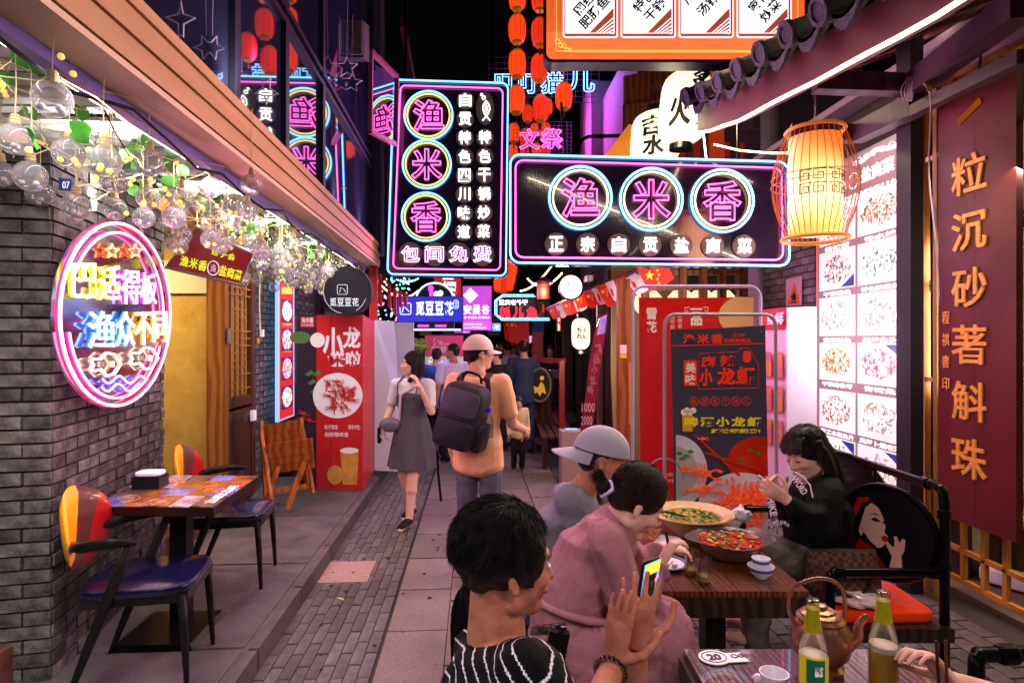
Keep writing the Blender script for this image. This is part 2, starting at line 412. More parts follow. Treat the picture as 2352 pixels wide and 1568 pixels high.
# wall parts, lintel over door, beam above the pillar
obj('wooden_beam', MB().box((-2.35, 4.3, 2.69), (.16, 4.6, .12)), WOODM, label='brown timber beam under the slatted canopy above the pillar', category='beam')
M_YEL = mat('amber_plaster', 'b8954e', .8, col2='a8823c', scale=6, bump=.2, macro=.15)
room = thing('side_room', 'small amber walled room behind the open doorway', 'room', (-3.2, 5.0, .12), kind='structure')
ya, yb = yy(375) - .2, yy(497)
bx = MB(); bx.box((-3.4, yb + .35, 1.4), (2.1, .06, 2.56)); bx.box((-4.4, yb - .6, 1.4), (.06, 2.2, 2.56)); bx.box((-3.4, yb - .6, 2.75), (2.1, 2.2, .06))
obj('wall', bx, M_YEL, room)
obj('head_board', MB().box((-2.9, yb + .30, 2.3), (1.0, .04, .3)), mat('pale_board', 'c8c0a0', .6), room)
lm = area('room_lamp', (-3.2, yb - .5, 2.66), (0, .15, -1), .5, .5, 24, (1, .76, .42))
obj('ceiling_lamp', MB().box((-3.2, yb - .5, 2.69), (.5, .5, .03)), lit('warm_lamp', 'ffd890', 3), label='square ceiling lamp inside the amber side room', category='lamp')
obj('door_jamb', MB().box((LW, yy(500), 1.42), (.16, .09, 2.6)), WOODM, label='brown wooden door jamb with steel hinges', category='door frame')
# lattice door leaf
ld = thing('lattice_door', 'carved wooden lattice door standing open beside the brick wall', 'door', (LW, yy(535), .12))
y0, y1 = yy(506), yy(572); x = LW + .02
fr = MB()
for y in (y0, y1): fr.box((x, y, 1.3), (.05, .09, 2.3))
for z in (.2, 1.0, 1.12, 2.4): fr.box((x, (y0 + y1) / 2, z), (.045, y1 - y0 - .09, .09))
obj('frame', fr, WOODD, ld)
obj('panel', MB().box((x, (y0 + y1) / 2, .6), (.02, y1 - y0 - .08, .72)), WOODD, ld)
obj('paper', MB().box((x - .03, (y0 + y1) / 2, 1.76), (.006, y1 - y0 - .08, 1.18)), lit('door_paper', 'c08a3c', .25), ld)
lt = MB(); wdt = y1 - y0 - .09
for i in range(1, 5): lt.box((x, y0 + .045 + wdt * i / 5, 1.76), (.018, .012, 1.19))
for j in range(1, 17):
    a = random.choice((0, .2, .4)); b = random.choice((.6, .8, 1)); lt.box((x + .001, y0 + .045 + wdt * (a + b) / 2, 1.17 + j * .07), (.02, wdt * (b - a), .012))
obj('lattice', lt, WOODM, ld)
hg = MB().box((LW + .1, yy(499), 1.75), (.01, .07, .13)); obj('hinge', hg, mat('steel', 'b0b0b4', .3, metal=.9), ld)
obj('hinge', MB().box((LW + .1, yy(499), 2.38), (.01, .07, .13)), MATS['steel'], ld)
# shop walls behind the red screens, further along on the left
brick_wall('brick_wall', 'dark brick wall behind the dark round shop sign', (LW, yy(640) + .05), (LW, yy(640) + 1.6), 1.2, 2.7, th=.2, L=.3)
obj('timber_partition', MB().box((LW + .02, yy(640) + .85, .65), (.1, 1.5, 1.05)), WOODD, label='dark timber panel under the brick wall behind the red screens', category='wall panel')
ls = thing('storefront', 'dark shop front beyond the canopy on the left', 'building', (-2.3, 14, 0))
obj('wall', MB().box((-2.9, 15.4, 2.6), (.5, 13.6, 5.2)), mat('dark_plaster', '2a2530', .8, bump=.2), ls)
for k in range(6):
    y = 9.3 + k * 2.1; f = obj('window', MB().box((-2.63, y, 1.5), (.05, 1.3, 1.6)), WOODD, ls)
    obj('pane', MB().box((-2.60, y, 1.5), (.01, 1.15, 1.45)), lit('shop_glow' + str(k % 3), ('7a5a3c', '34445c', '5a3448')[k % 3], .5), f)
# ----- canopy on the left -----
M_SLAT = mat('white_slat', 'cfc9cc', .5, spec=.4, rnd=.05)
can = thing('slatted_canopy', 'white slatted canopy over the terrace with orange ribbed fascia', 'canopy', (-1.4, 4.6, 2.7))
CH = 2.86
sm = mesh_of(MB().box((0, 0, 0), (2.7, .085, .02)), M_SLAT, 'slat')
share('slat', [sm], [(-2.78, 1.5 + k * .13, CH) for k in range(50)], can, jit=.02)
bm_ = MB()
for xx in (-1.62, -2.4, -3.3): bm_.box((xx, 4.7, CH + .04), (.05, 6.6, .05))
obj('carrier', bm_, mat('grey_steel', '6a6670', .5, metal=.4), can)
obj('cover_sheet', MB().box((-2.8, 4.7, CH + .3), (2.9, 6.7, .02)), mat('canopy_sheet', '3c3a48', .7), can)
M_FAS = mat('orange_fascia', '9a7248', .5, col2='8a6038', scale=5, stretch=(1, .1, 1), spec=.4)
for i in range(5):
    z = 2.735 + i * .054; obj('fascia_board', MB().box((-1.25 - .012 * (i % 2), 4.85, z), (.022, 6.5, .05)), M_FAS, can)
obj('fascia_core', MB().box((-1.29, 4.85, 2.85), (.03, 6.48, .27)), mat('fascia_gap', '7a3e10', .8), can)
obj('soffit', MB().box((-1.33, 4.85, 2.69), (.17, 6.5, .025)), mat('cream_soffit', 'a88a6a', .5), can)
obj('rail', MB().box((-1.45, 4.85, 2.66), (.06, 6.5, .05)), mat('violet_rail', '6a5c94', .35, metal=.3), can)
obj('red_post', MB().box((-1.31, 8.02, 2.2), (.1, .07, 1.1)), mat('red_paint', '9a1c18', .5), can)
cb = [(-1.40 + random.uniform(-.03, .03), 1.6 + k * .32, 2.64 - .03 * (k % 3)) for k in range(20)]
obj('cable', MB().tube(cb, .008, 5), BLACKM, can)
M_TUBE = neon('tube_white', (.93, 1, .9), 9)
for k in range(-3, 5):  # the lamps behind the viewer are added to light the foreground
    tb = thing('tube_lamp', ('nearest', '2nd nearest', '3rd', '4th', 'farthest')[max(k, 0)] + ' white tube lamp of the row under the canopy edge' if k >= 0 else 'added tube lamp behind the viewer lighting the foreground', 'lamp', (-1.56, 2.1 + k * 1.28, 2.70), group='white tube lamps along the canopy edge')
    obj('tube', MB().tube([(-1.56, 1.5 + k * 1.28, 2.70), (-1.56, 2.72 + k * 1.28, 2.70)], .016, 8), M_TUBE, tb)
    obj('holder', MB().box((-1.56, 2.11 + k * 1.28, 2.73), (.05, 1.24, .02)), mat('white_paint', 'd8d8d8', .5), tb)
    area('tube_light', (-1.60, 2.1 + k * 1.28, 2.67), (-.35, 0, -1), .05, 1.2, 11 if k >= 0 else 20, (.98, .96, .97), tb)
    area('tube_light_up', (-1.60, 2.1 + k * 1.28, 2.74), (-.8, 0, 1), .05, 1.2, 6, (.93, 1, .88), tb, spread=96)
obj('light_blocker', MB().box((-1.40, 4.85, 2.982), (.24, 6.5, .01)), MATS['grey_steel'], can)  # added strip that blocks stray tube light above the fascia
# ----- upper glazed storey on the left -----
GX = -1.34
up_ = thing('glazed_upper_storey', 'dark glazed upper storey above the canopy reflecting the neon signs', 'building', (GX, 5, 3.0))
M_MIR = mat('dark_window_glass', (.012, .012, .03), .02, spec=1.0, coat=1.0)
n = M_MIR.node_tree.nodes['Principled BSDF']; n.inputs['IOR'].default_value = 2.6
M_FRM = mat('window_frame', '1c1826', .35, spec=.6)
ys = [1.2, 2.3, yy(535, GX), yy(652, GX), yy(738, GX), yy(845, GX) + .2]
for a, b in zip(ys[:-1], ys[1:]):
    for z0, z1 in ((2.98, 3.98), (4.02, 6.5)):
        f = MB()
        for y in (a + .02, b - .02): f.box((GX + .01, y, (z0 + z1) / 2), (.035, .04, z1 - z0))
        for z in (z0 + .03, z1 - .03): f.box((GX + .009, (a + b) / 2, z), (.033, b - a - .06, .04))
        fo = obj('window', f, M_FRM, up_); fo['label'] = 'tall dark framed window'
        obj('pane', MB().box((GX - .01, (a + b) / 2, (z0 + z1) / 2), (.01, b - a - .1, z1 - z0 - .08)), M_MIR, fo)
obj('wall', MB().box((GX - .25, 4.8, 4.8), (.3, 7, 3.7)), mat('night_wall', '181422', .9), up_)
obj('pillar', MB().box((GX + .02, yy(845, GX) + .42, 4.7), (.2, .35, 3.7)), mat('blue_grey_wall', '34323f', .8), up_)
obj('downpipe', MB().tube([(GX + .2, yy(845, GX) + .42, 2.7), (GX + .2, yy(845, GX) + .42, 5)], .03, 8), mat('pipe_grey', '8a8490', .5), up_)
# open casement
cs = thing('open_casement', 'open casement window swung out over the street beside the vertical sign', 'window', at(850, 312, 7.0))
c4 = [at(852, 118, 6.9), at(912, 178, 7.5), at(909, 332, 7.5), at(850, 302, 6.9)]
f = MB()
for i in range(4): f.bar(c4[i], c4[(i + 1) % 4], .05, .05)
obj('frame', f, mat('rose_frame', '6a3048', .35, spec=.6), cs)
obj('pane', MB().quad(*c4), glass('casement_glass', (.55, .5, .75), .35, .02), cs)
# vent unit and stars
vt = thing('vent_unit', 'square ribbed vent unit hanging between the open windows', 'vent', at(795, 118, 6.2))
F = CF(6.2, .3); q = MB()
for i in range(8): r = 38 - i * 4.4; line(q, F, [(795 - r, 88 - r), (795 + r, 88 - r), (795 + r, 88 + r), (795 - r, 88 + r)], .009, .01 + .003 * i, True, 4)
obj('louvre', q, mat('vent_plastic', '9c8a86', .5), vt)
obj('housing', MB().plate(F, [(755, 48), (835, 48), (835, 132), (755, 132)], -.12, 0), mat('vent_dark', '4a4248', .6), vt)
M_STAR = mat('star_plastic', 'b8a0b0', .3, emit=hx('c8a0c0'), es=.12)
for i, (sx, sy, r, d) in enumerate([(797, 155, 26, 6.0), (808, 190, 24, 6.4), (405, 45, 44, 2.8), (488, 110, 28, 3.1), (606, 210, 34, 3.95), (778, 428, 20, 6.3)]):
    F = CF(d); q = MB(); line(q, F, star(sx, sy, r, .45, -90 + i * 7), .006 if d > 3.5 else .004, 0, True, 5)
    g = obj('star', q, M_STAR, label=('large hanging star outline near the top edge', 'smaller tilted star outline hanging on wires')[i > 0] if i < 0 else ['wire star hanging by the vent, the higher one', 'wire star hanging lowest below the vent unit', 'largest wire star in the nearest upper window', 'wire star cut by the black window frame', 'wire star hanging over the green neon fish reflection', 'small glinting star low in the far window'][i], category='star decoration')
    s2 = MB().tube([F.P(sx, sy - r), F.P(sx + 2, max(sy - r - 130, -40))], .0015, 4); W_ = WM[g.name]; s2.v = [W_.inverted() @ p for p in s2.v]
    o = bpy.data.objects.new('wire', mesh_of(s2, M_STAR)); COL.objects.link(o); o.parent = g
# far roofs, left and right of the sky gap
M_TILE = mat('dark_roof_tile', '34303a', .7, bump=.3, scale=20, rnd=.15)
M_RED = mat('old_red_timber', '5a1a20', .5, col2='431218', scale=3, kind='wave', stretch=(1, .2, 1))
lr = thing('left_roof', 'dark overhanging roof with red rafters on the left against the night sky', 'roof', (-1.4, 10, 5))
rf = MB(); rf.prism([(-1.75, 8.2, 5.2), (-.85, 9.4, 4.75), (-.85, 15, 4.75), (-1.75, 15, 5.6)], (0, 0, .1)); obj('deck', rf, M_TILE, lr)
for k in range(6): obj('rafter', MB().bar((-2.3, 8.6 + k, 5.2), (-.88, 9.0 + k, 4.7), .09, .12), M_RED, lr)
obj('fascia', MB().bar((-.95, 8.1, 5.9), (-.86, 14, 4.62), .06, .16), M_RED, lr)
lb = thing('upper_building', 'dark upper storeys on the left behind the vertical neon sign', 'building', (-2.3, 12, 2.7))
obj('wall', MB().box((-2.5, 12.3, 4.6), (1.1, 7.5, 3.2)), mat('violet_dark_wall', '282034', .8, bump=.1), lb)
for k in range(5): obj('window', MB().box((-1.93, 9.3 + k * 1.4, 4.4), (.04, .9, 1.3)), M_MIR, lb)
# right side: violet lit building, its timber bay and pipes
M_VIO = mat('pale_plaster', '9c93a6', .8, bump=.15, scale=10)
rb = thing('pale_building', 'pale plastered building glowing violet on the right behind the lanterns', 'building', (4, 11, 0))
obj('wall', MB().box((4.6, 12.2, 3.5), (3.6, 5, 7)), M_VIO, rb)
obj('tower', MB().box((3.05, 13.9, 3.7), (1.0, 1.4, 7.4)), M_VIO, rb)
for k in range(4): obj('rafter', MB().bar((2.0, 10.5 + k * .9, 4.6 + .2 * k), (3.4, 10.3 + k * .9, 5.3 + .2 * k), .16, .2), M_RED, rb)
for k in range(2):
    f = obj('window', MB().box((2.76, 10.5 + k * 1.5, 4.3), (.08, .9, 1.4)), mat('brown_window', '43302c', .6), rb)
    obj('pane', MB().box((2.71, 10.5 + k * 1.5, 4.3), (.01, .74, 1.24)), mat('violet_pane', '5a4890', .3, emit=hx('7050b0'), es=.35), f)
F = CF(9.4); q = MB(); q.tube([F.P(1318, 360), F.P(1335, 322), F.P(1352, 314), F.P(1430, 312)], .03, 7); obj('handrail', q, BLACKM, rb)
tb = thing('timber_bay', 'brown timber bay window hung with paper lanterns above the wide neon sign', 'bay window', at(1500, 360, 8.6))
F = CF(8.6, .35, 1500)
for (a, b, c, d_, z) in ((1440, 195, 1500, 262, .3), (1470, 165, 1560, 212, .2), (1440, 262, 1520, 330, .35), (1500, 215, 1600, 360, .02)):
    obj('board', MB().plate(F, [(a, b), (c, b - 12), (c, d_ - 16), (a, d_)], z - .12, z), WOODM, tb)
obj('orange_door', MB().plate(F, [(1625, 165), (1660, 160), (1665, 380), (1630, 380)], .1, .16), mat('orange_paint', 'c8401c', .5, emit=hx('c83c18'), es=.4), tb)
obj('door_post', MB().plate(F, [(1608, 165), (1626, 165), (1630, 380), (1612, 380)], .1, .2), WOODM, tb)
obj('timber_post', MB().plate(F, [(1662, 165), (1740, 165), (1745, 300), (1666, 300)], .0, .12), mat('grey_timber', '6a5c5e', .7, kind='wave', col2='50464a', scale=2), tb)
obj('round_pipe', MB().tube([F.P(1766, 130, .2), F.P(1768, 420, .2)], .12, 14), mat('pipe_white', 'a8a0b0', .4), tb)
q = MB(); [q.plate(F, [(1560 + i * 34, 330), (1574 + i * 34, 330), (1574 + i * 34, 372), (1560 + i * 34, 372)], .0, .06) for i in range(5)]
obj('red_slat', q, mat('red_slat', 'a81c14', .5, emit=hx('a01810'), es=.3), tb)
# right restaurant shell
RX = 3.24
M_BR2 = mat('violet_grey_brick', '746a70', .8, col2='544a50', scale=11, bump=.8, rnd=.3, bscale=55, macro=.3)
brick_wall('brick_wall', 'grey brick wall with the flame warning notice on the right', (RX, 5.62), (RX, 7.4), .05, 3.5, th=.2, L=.25, H=.075, mt=M_BR2)
rw = thing('restaurant', 'dark beamed restaurant front on the right', 'building', (RX, 4.5, 0))
obj('wall', MB().box((RX + .22, 4.85, 1.9), (.1, 1.5, 3.8)), mat('dark_wood_wall', '2a1c1c', .7), rw)
obj('column', MB().box((2.96, 3.98, 1.9), (.09, .14, 3.8)), mat('black_column', '17121a', .45), rw)
obj('back_wall', MB().box((5.4, 3.6, 1.9), (.1, 6.5, 3.8)), mat('pale_green_wall', 'b4aa70', .8, bump=.1), rw)
obj('floor', MB().box((4.3, 3.6, .0), (2.1, 6.5, .06)), mat('interior_floor', '6a5848', .5), rw)
obj('ceiling', MB().box((4.6, 3.6, 3.78), (2.8, 6.5, .06)), mat('plaster_ceiling', '8a7a80', .8), rw)
q = MB()
for (a, b) in (((1872, 190), (2098, 196)),): q.bar(at(*a, 4.0), at(*b, 3.95), .1, .12)
q.bar(at(1815, 305, 4.7), at(1966, 308, 4.6), .1, .12)
q.bar(at(1966, 308, 4.6), at(2105, 240, 3.9), .1, .14); q.bar(at(2100, 195, 3.9), at(2352, 5, 2.9), .12, .14); q.bar(at(2100, 255, 3.9), at(2352, 130, 3.0), .07, .07)
obj('beam', q, mat('beam_wood', '2a1822', .5, kind='wave', col2='3a2430', scale=2), rw)
obj('upper_panel', MB().box((3.5, 4.6, 3.45), (.1, 2.3, .6)), mat('panel_violet', '5a4250', .7), rw)
area('dining_light', (4.3, 3.4, 3.7), (-.15, 0, -1), 1.2, 3.5, 95, (1, .9, .62), rw)
obj('ceiling_light', MB().box((4.3, 3.4, 3.73), (.5, 3.0, .03)), lit('dining_lamp', 'ffe6b0', 3), rw)
# eave with tiles
EP = [(1.2, 3.04), (1.9, 3.03), (2.4, 3.05), (2.85, 3.10), (3.3, 3.16), (3.8, 3.23), (4.3, 3.3), (4.8, 3.4), (5.15, 3.5)]
EX = 1.92
def ez(y):
    for (a, za), (b, zb) in zip(EP[:-1], EP[1:]):
        if y <= b: return za + (zb - za) * (y - a) / (b - a)
    return EP[-1][1]
ev = thing('tiled_eave', 'upturned grey tiled eave with a glowing light strip on the right', 'roof', (EX, 3.5, 3.2))
q = MB()
for (a, za), (b, zb) in zip(EP[:-1], EP[1:]): q.prism([(EX, a, za), (EX, b, zb), (EX, b, zb + .24), (EX, a, za + .24)], (.05, 0, 0))
obj('fascia', q, mat('maroon_fascia', '57262c', .45, col2='48202a', scale=4), ev)
q = MB()
for (a, za), (b, zb) in zip(EP[:-1], EP[1:]): q.prism([(EX + .05, a, za + .2), (EX + .05, b, zb + .2), (EX + 1.6, b, zb + .75), (EX + 1.6, a, za + .75)], (0, 0, .05))
obj('deck', q, mat('soffit_board', '6a3c3c', .6, col2='50282c', scale=3), ev)
M_TL = mat('grey_clay_tile', '5a5650', .75, col2='44423e', scale=25, bump=.3); M_TE = mat('tile_end', '3a3646', .7, bump=.5, kind='voronoi', scale=60)
for k in range(11):
    y = 1.75 + k * .335; z = ez(y) + .3; d = V((1.5, 0, .55)).normalized()
    t = obj('roof_tile', MB().tube([V((EX - .1, y, z)), V((EX - .1, y, z)) + d * 1.5], .072, 14), M_TL, ev)
    q = MB().lathe([(.0, -.012), (.05, -.012), (.055, -.02), (.078, -.02), (.08, .012), (0, .012)], V((EX - .11, y, z)), 18, ax=d); obj('end_disc', q, M_TE, t)
    if k < 10:
        ym = y + .1675; zm = ez(ym) + .25; pts = [V((EX - .08, ym + .12 * a, zm + .05 * a * a - .02)) for a in (-1, -.6, -.2, .2, .6, 1)]
        low = [V((EX - .08, ym + .11 * a, zm - .02 - .09 * (1 - a * a))) for a in (.9, .5, 0, -.5, -.9)]
        t2 = obj('drip_tile', MB().prism(pts + low, d * .03), M_TE, ev)
        obj('pan_tile', MB().prism([p for p in pts] + [p - V((0, 0, .02)) for p in pts[::-1]], d * 1.5), M_TL, ev)
q = MB()
for k in range(9): q.bar((EX + .08, 1.6 + k * .42, ez(1.6 + k * .42) + .16), (EX + 1.55, 1.6 + k * .42, ez(1.6 + k * .42) + .7), .06, .07)
obj('rafter', q, M_RED, ev)
pts = [V((EX - .02, y, z - .01 + .006 * (i % 2))) for i, (y, z) in enumerate(EP)]; pts[-1].z += .01
pts = [p for a, b in zip(pts[:-1], pts[1:]) for p in (a, (a + b) / 2 + V((0, 0, random.uniform(-.005, .005))))] + [pts[-1]]
stp = obj('light_strip', MB().tube(pts, .011, 6), neon('strip_white', (1, .86, .52), 7), label='glowing warm light strip along the edge of the tiled eave', category='light strip')
area('eave_area_light', (EX - .05, 3.2, 3.12), (-.4, 0, -1), .05, 3.2, 12, (1, .85, .6), gl=True)
area('eave_area_light', (EX - .05, -.6, 3.1), (-.4, .1, -1), .05, 3.6, 46, (1, .82, .86))  # added unseen fill behind the viewer, brightens the foreground
# drooping strips to the right and down
for i, (P_, lb_) in enumerate([([(1640, 332, 5.2), (1700, 346, 5.1), (1770, 352, 5), (1830, 352, 4.9)], 'thin glowing light strip drooping towards the bamboo lantern'), ([(1592, 292, 5.25), (1585, 250, 5.3), (1590, 215, 5.35), (1620, 225, 5.3), (1615, 300, 5.25), (1622, 362, 5.2)], 'looped light strip hanging from the tip of the tiled eave')]):
    obj('light_strip', MB().tube([at(*p) for p in P_], .008, 5), MATS['strip_white'], label=lb_, category='light strip')
# timber shelf front and far right shops
sf = thing('timber_storefront', 'open timber shop front with cream lanterns behind the red banner', 'shop front', at(1650, 1000, 7.4))
F = CF(7.4); q = MB()
for x in (1480, 1565, 1612, 1655, 1700, 1745): q.plate(F, [(x - 8, 600), (x + 8, 600), (x + 8, 1130), (x - 8, 1130)], 0, .09)
obj('post', q, WOODM, sf); q = MB()
for y in (628, 662, 700): q.plate(F, [(1480, y - 5), (1750, y - 9), (1750, y + 3), (1480, y + 6)], .02, .07)
obj('shelf', q, WOODM, sf)
obj('back_wall', MB().plate(F, [(1440, 560), (1800, 560), (1800, 1130), (1440, 1130)], -1.2, -1.1), mat('warm_back', '8a6a48', .8, emit=hx('8a6238'), es=.15), sf)
for x in (1510, 1590, 1640, 1690):
    o = obj('paper_lantern', MB().lathe([(.0, -.16), (.1, -.16), (.17, -.08), (.18, 0), (.17, .08), (.1, .16), (0, .16)], F.P(x, 690, -.5), 16, closed=False), lit('cream_paper', 'ffe9b8', 1.1), label=['cream paper lantern at the left end of the timber front', 'second cream lantern from the left in the timber front', 'third cream lantern from the left in the timber front', 'cream paper lantern at the right end of the timber front'][(1510, 1590, 1640, 1690).index(x)], category='lantern')
obj('downpipe', MB().tube([at(1735, 610, 6.6), at(1735, 1000, 6.6)], .075, 14), mat('violet_pipe', '8a7a96', .45), label='thick pale drain pipe beside the brick wall', category='pipe')
# far right fronts and end of lane
rs = thing('shop_row', 'row of dark timber shop fronts along the far right side', 'building', (3, 12, 0))
obj('wall', MB().box((3.4, 13.8, 1.5), (1.0, 11.4, 3.0)), mat('dark_brick_far', '2c2a30', .8, col2='1c1a20', scale=20, bump=.3), rs)
for k in range(5):
    obj('post', MB().box((2.1, 9.3 + k * 1.5, 1.4), (.12, .12, 2.8)), WOODD, rs)
    obj('window', MB().box((2.87, 10.0 + k * 1.5, 1.5), (.05, 1.0, 1.4)), lit('far_glow' + str(k % 2), ('d8a060', 'a04848')[k % 2], .5), rs)
er = thing('sloping_roof', 'small dark sloping roof hung with little red flags', 'roof', at(1400, 640, 8))
ra, rbb = at(1262, 712, 10.2), at(1512, 612, 6.6)
obj('deck', MB().prism([ra, rbb, rbb + V((.9, 0, .42)), ra + V((.9, 0, .42))], (0, 0, .06)), M_TILE, er)
obj('gutter', MB().tube([ra + V((-.03, 0, .02)), rbb + V((-.03, 0, .02))], .035, 8), mat('gutter_violet', '565064', .4), er)
end = thing('far_building', 'dark building closing the far end of the lane', 'building', (0, 26, 0))
obj('wall', MB().box((0, 26, 4), (16, .5, 8)), mat('far_wall', '1e1a26', .9), end)
for k in range(14):
    x = -3 + (k % 7) * .95; z = .8 + (k // 7) * 1.6; obj('window', MB().box((x, 25.72, z), (.5, .05, .9)), lit('far_pane' + str(k % 4), ('6a4a30', '2a3458', '502838', '3a3050')[k % 4], .35), end)
# ================= SIGNS =================
class Q4:                                # a flat frame given by a 3D origin and two directions, used like Fr
    def __init__(s, o, u, v): s.o, s.u, s.v = V(o), V(u), V(v); s.n = s.u.cross(s.v).normalized()
    def P(s, x, y, z=0): return s.o + s.u * x + s.v * y + s.n * z
def rot_text(mb, F, st, cx, cy, w_, h_, ang, z=.004, b=0.02, mode='fill'):
    mb.mark(); c, s_ = cos(radians(ang)), sin(radians(ang)); vs, fs, a0, a1, b0, b1 = glyph(st, mode, b)
    out = []
    for v in vs:
        x = ((v.x - a0) / (a1 - a0) - .5) * w_; y = -((v.y - b0) / (b1 - b0) - .5) * h_
        out.append(F.P(cx + x * c - y * s_, cy + x * s_ + y * c, z))
    return mb.add(out, fs)
M_BOARD = mat('sign_board', (.012, .006, .018), .12, spec=.7, coat=.6)
M_DISC = mat('smoky_disc', '5a4e48', .5)
def ring(q, F, cx, cy, r, tr, z, ry=None): return line(q, F, circ(cx, cy, r, ry, 40), tr, z, True)
FISH = [(0, -22), (9, -10), (11, 4), (6, 18), (-3, 30), (-12, 40)]
def fish(q, F, cx, cy, k, tr, z, mir=1):
    q.mark(); q.hold = True
    L_ = [(cx + mir * k * (3 + x), cy + k * y) for x, y in FISH]; R_ = [(cx + mir * k * (3 - x), cy + k * y) for x, y in FISH]
    line(q, F, L_, tr, z); line(q, F, R_, tr, z)
    line(q, F, [(cx + mir * k * 3, cy - 12 * k), (cx + mir * k * 3, cy + 16 * k)], tr * .7, z)
    for j in range(3): line(q, F, [(cx + mir * k * -2, cy + k * (-4 + j * 6)), (cx + mir * k * 8, cy + k * (-4 + j * 6))], tr * .6, z)
    ring(q, F, cx - mir * 5 * k, cy - 32 * k, 5 * k, tr * .8, z); ring(q, F, cx - mir * 12 * k, cy - 42 * k, 3 * k, tr * .8, z); q.hold = False
def mirror_free(F): return F
# ---- vertical neon sign ----
F = CF(7.7)
vs_ = thing('vertical_neon_sign', 'tall dark neon sign with three pink characters in rings hung over the street', 'neon sign', F.P(1030, 632))
def quadr(TL, TR, BR, BL, r):            # rounded quad
    P = []; C = [TL, TR, BR, BL]
    for i in range(4):
        p = V((*C[i], 0)); a = V((*C[i - 1], 0)); b = V((*C[(i + 1) % 4], 0)); da = (a - p).normalized(); db = (b - p).normalized()
        c = p + (da + db) * r
        for j in range(6):
            A = (j / 5) * pi / 2; P.append(tuple((c - db * r * cos(A) - da * r * sin(A))[:2]))
    return P
O = quadr((906, 186), (1167, 194), (1162, 634), (891, 630), 14); I = quadr((921, 199), (1155, 206), (1149, 621), (904, 617), 12)
obj('board', MB().plate(F, quadr((902, 182), (1171, 190), (1166, 638), (887, 634), 14), -.14, 0), M_BOARD, vs_)
q = MB(); line(q, F, O, .0105, .035, True); 
for cx, cy in ((985, 267), (981, 379), (979, 499)): ring(q, F, cx, cy, 55, .012, .035)
obj('blue_tube', q, NB, vs_); q = MB(); line(q, F, I, .009, .035, True)
for st, cx, cy in (('渔', 985, 267), ('米', 981, 379), ('香', 979, 499)): write(q, F, st, cx - 36, cy - 36, cx + 36, cy + 36, .035, 'line', .017)
obj('pink_tube', q, NP, vs_); q = MB()
for cx, cy in ((985, 267), (981, 379), (979, 499)): ring(q, F, cx, cy, 48.5, .009, .035)
obj('amber_tube', q, NY, vs_); q = MB(); dq = MB()
for k, c in enumerate('自贡特色四川味道'): x, y = 1069 - .5 * k, 232 + 43 * k; write(q, F, c, x - 14, y - 15, x + 14, y + 15, .03, 'fill', .022); dq.plate(F, circ(x, y, 20), .002, .02)
for k, c in enumerate('特色干锅炒菜'): x, y = 1114 - .6 * k, 317 + 43 * k; write(q, F, c, x - 14, y - 15, x + 14, y + 15, .03, 'fill', .022); dq.plate(F, circ(x, y, 20), .002, .02)
fish(q, F, 1115, 250, .72, .008, .03); dq.plate(F, circ(1114, 250, 21, 38), .002, .02)
obj('white_character', q, NW, vs_); q = MB()
for k, c in enumerate('包间免费'): x, y = 943 + 55 * k, 584; write(q, F, c, x - 22, y - 19, x + 22, y + 19, .03, 'line', .022); dq.plate(F, circ(x, y, 27), .002, .02)
obj('outline_character', q, neon('neon_lilac', (.9, .6, 1), 2.2), vs_); obj('letter_disc', dq, M_DISC, vs_)
q = MB()
for px in (930, 1130): q.tube([F.P(px, 190, -.07), F.P(px, -40, -.07)], .02, 6)
obj('hanger', q, BLACKM, vs_)
area('neon_glow', F.P(1030, 410, .12), -FW, 1.3, 2.2, 70, (.95, .32, .85), vs_)
# ---- wide neon sign ----
F = CF(5.35)
hs_ = thing('wide_neon_sign', 'wide dark neon sign with three pink characters in blue rings over the tables', 'neon sign', F.P(1490, 610))
O = quadr((1172, 357), (1806, 374), (1810, 611), (1172, 604), 22); I = quadr((1184, 370), (1791, 388), (1795, 598), (1184, 592), 18)
obj('board', MB().plate(F, quadr((1168, 353), (1810, 370), (1814, 615), (1168, 608), 22), -.1, 0), M_BOARD, hs_)
C3 = ((1332, 456), (1494, 460), (1656, 463)); q = MB(); line(q, F, O, .0095, .03, True)
for c in C3: ring(q, F, *c, 71, .011, .035)
obj('blue_tube', q, NB, hs_); q = MB(); line(q, F, I, .0075, .03, True)
for st, (cx, cy) in zip('渔米香', C3): write(q, F, st, cx - 45, cy - 46, cx + 45, cy + 46, .035, 'line', .017)
obj('pink_tube', q, NP, hs_); q = MB()
for c in C3: ring(q, F, *c, 62.5, .008, .035)
obj('amber_tube', q, neon('neon_cream', (1, .72, .38), 3), hs_); q = MB(); dq = MB()
for k, c in enumerate('正宗自贡盐商菜'): x, y = 1277 + 71.7 * k, 561 + k * .8; write(q, F, c, x - 16, y - 17, x + 16, y + 17, .03, 'fill', .022); dq.plate(F, circ(x, y, 26), .002, .02)
obj('white_character', q, NW, hs_); obj('letter_disc', dq, M_DISC, hs_)
q = MB()
for (a, b) in (((1300, 360), (1290, 230)), ((1700, 372), (1700, 180))): q.tube([F.P(*a, -.05), F.P(*b, -.05)], .012, 6)
obj('hanger', q, BLACKM, hs_)
area('neon_glow', F.P(1490, 480, .12), -FW + V((0, 0, -.25)), 2.2, .8, 60, (1, .46, .78), hs_)
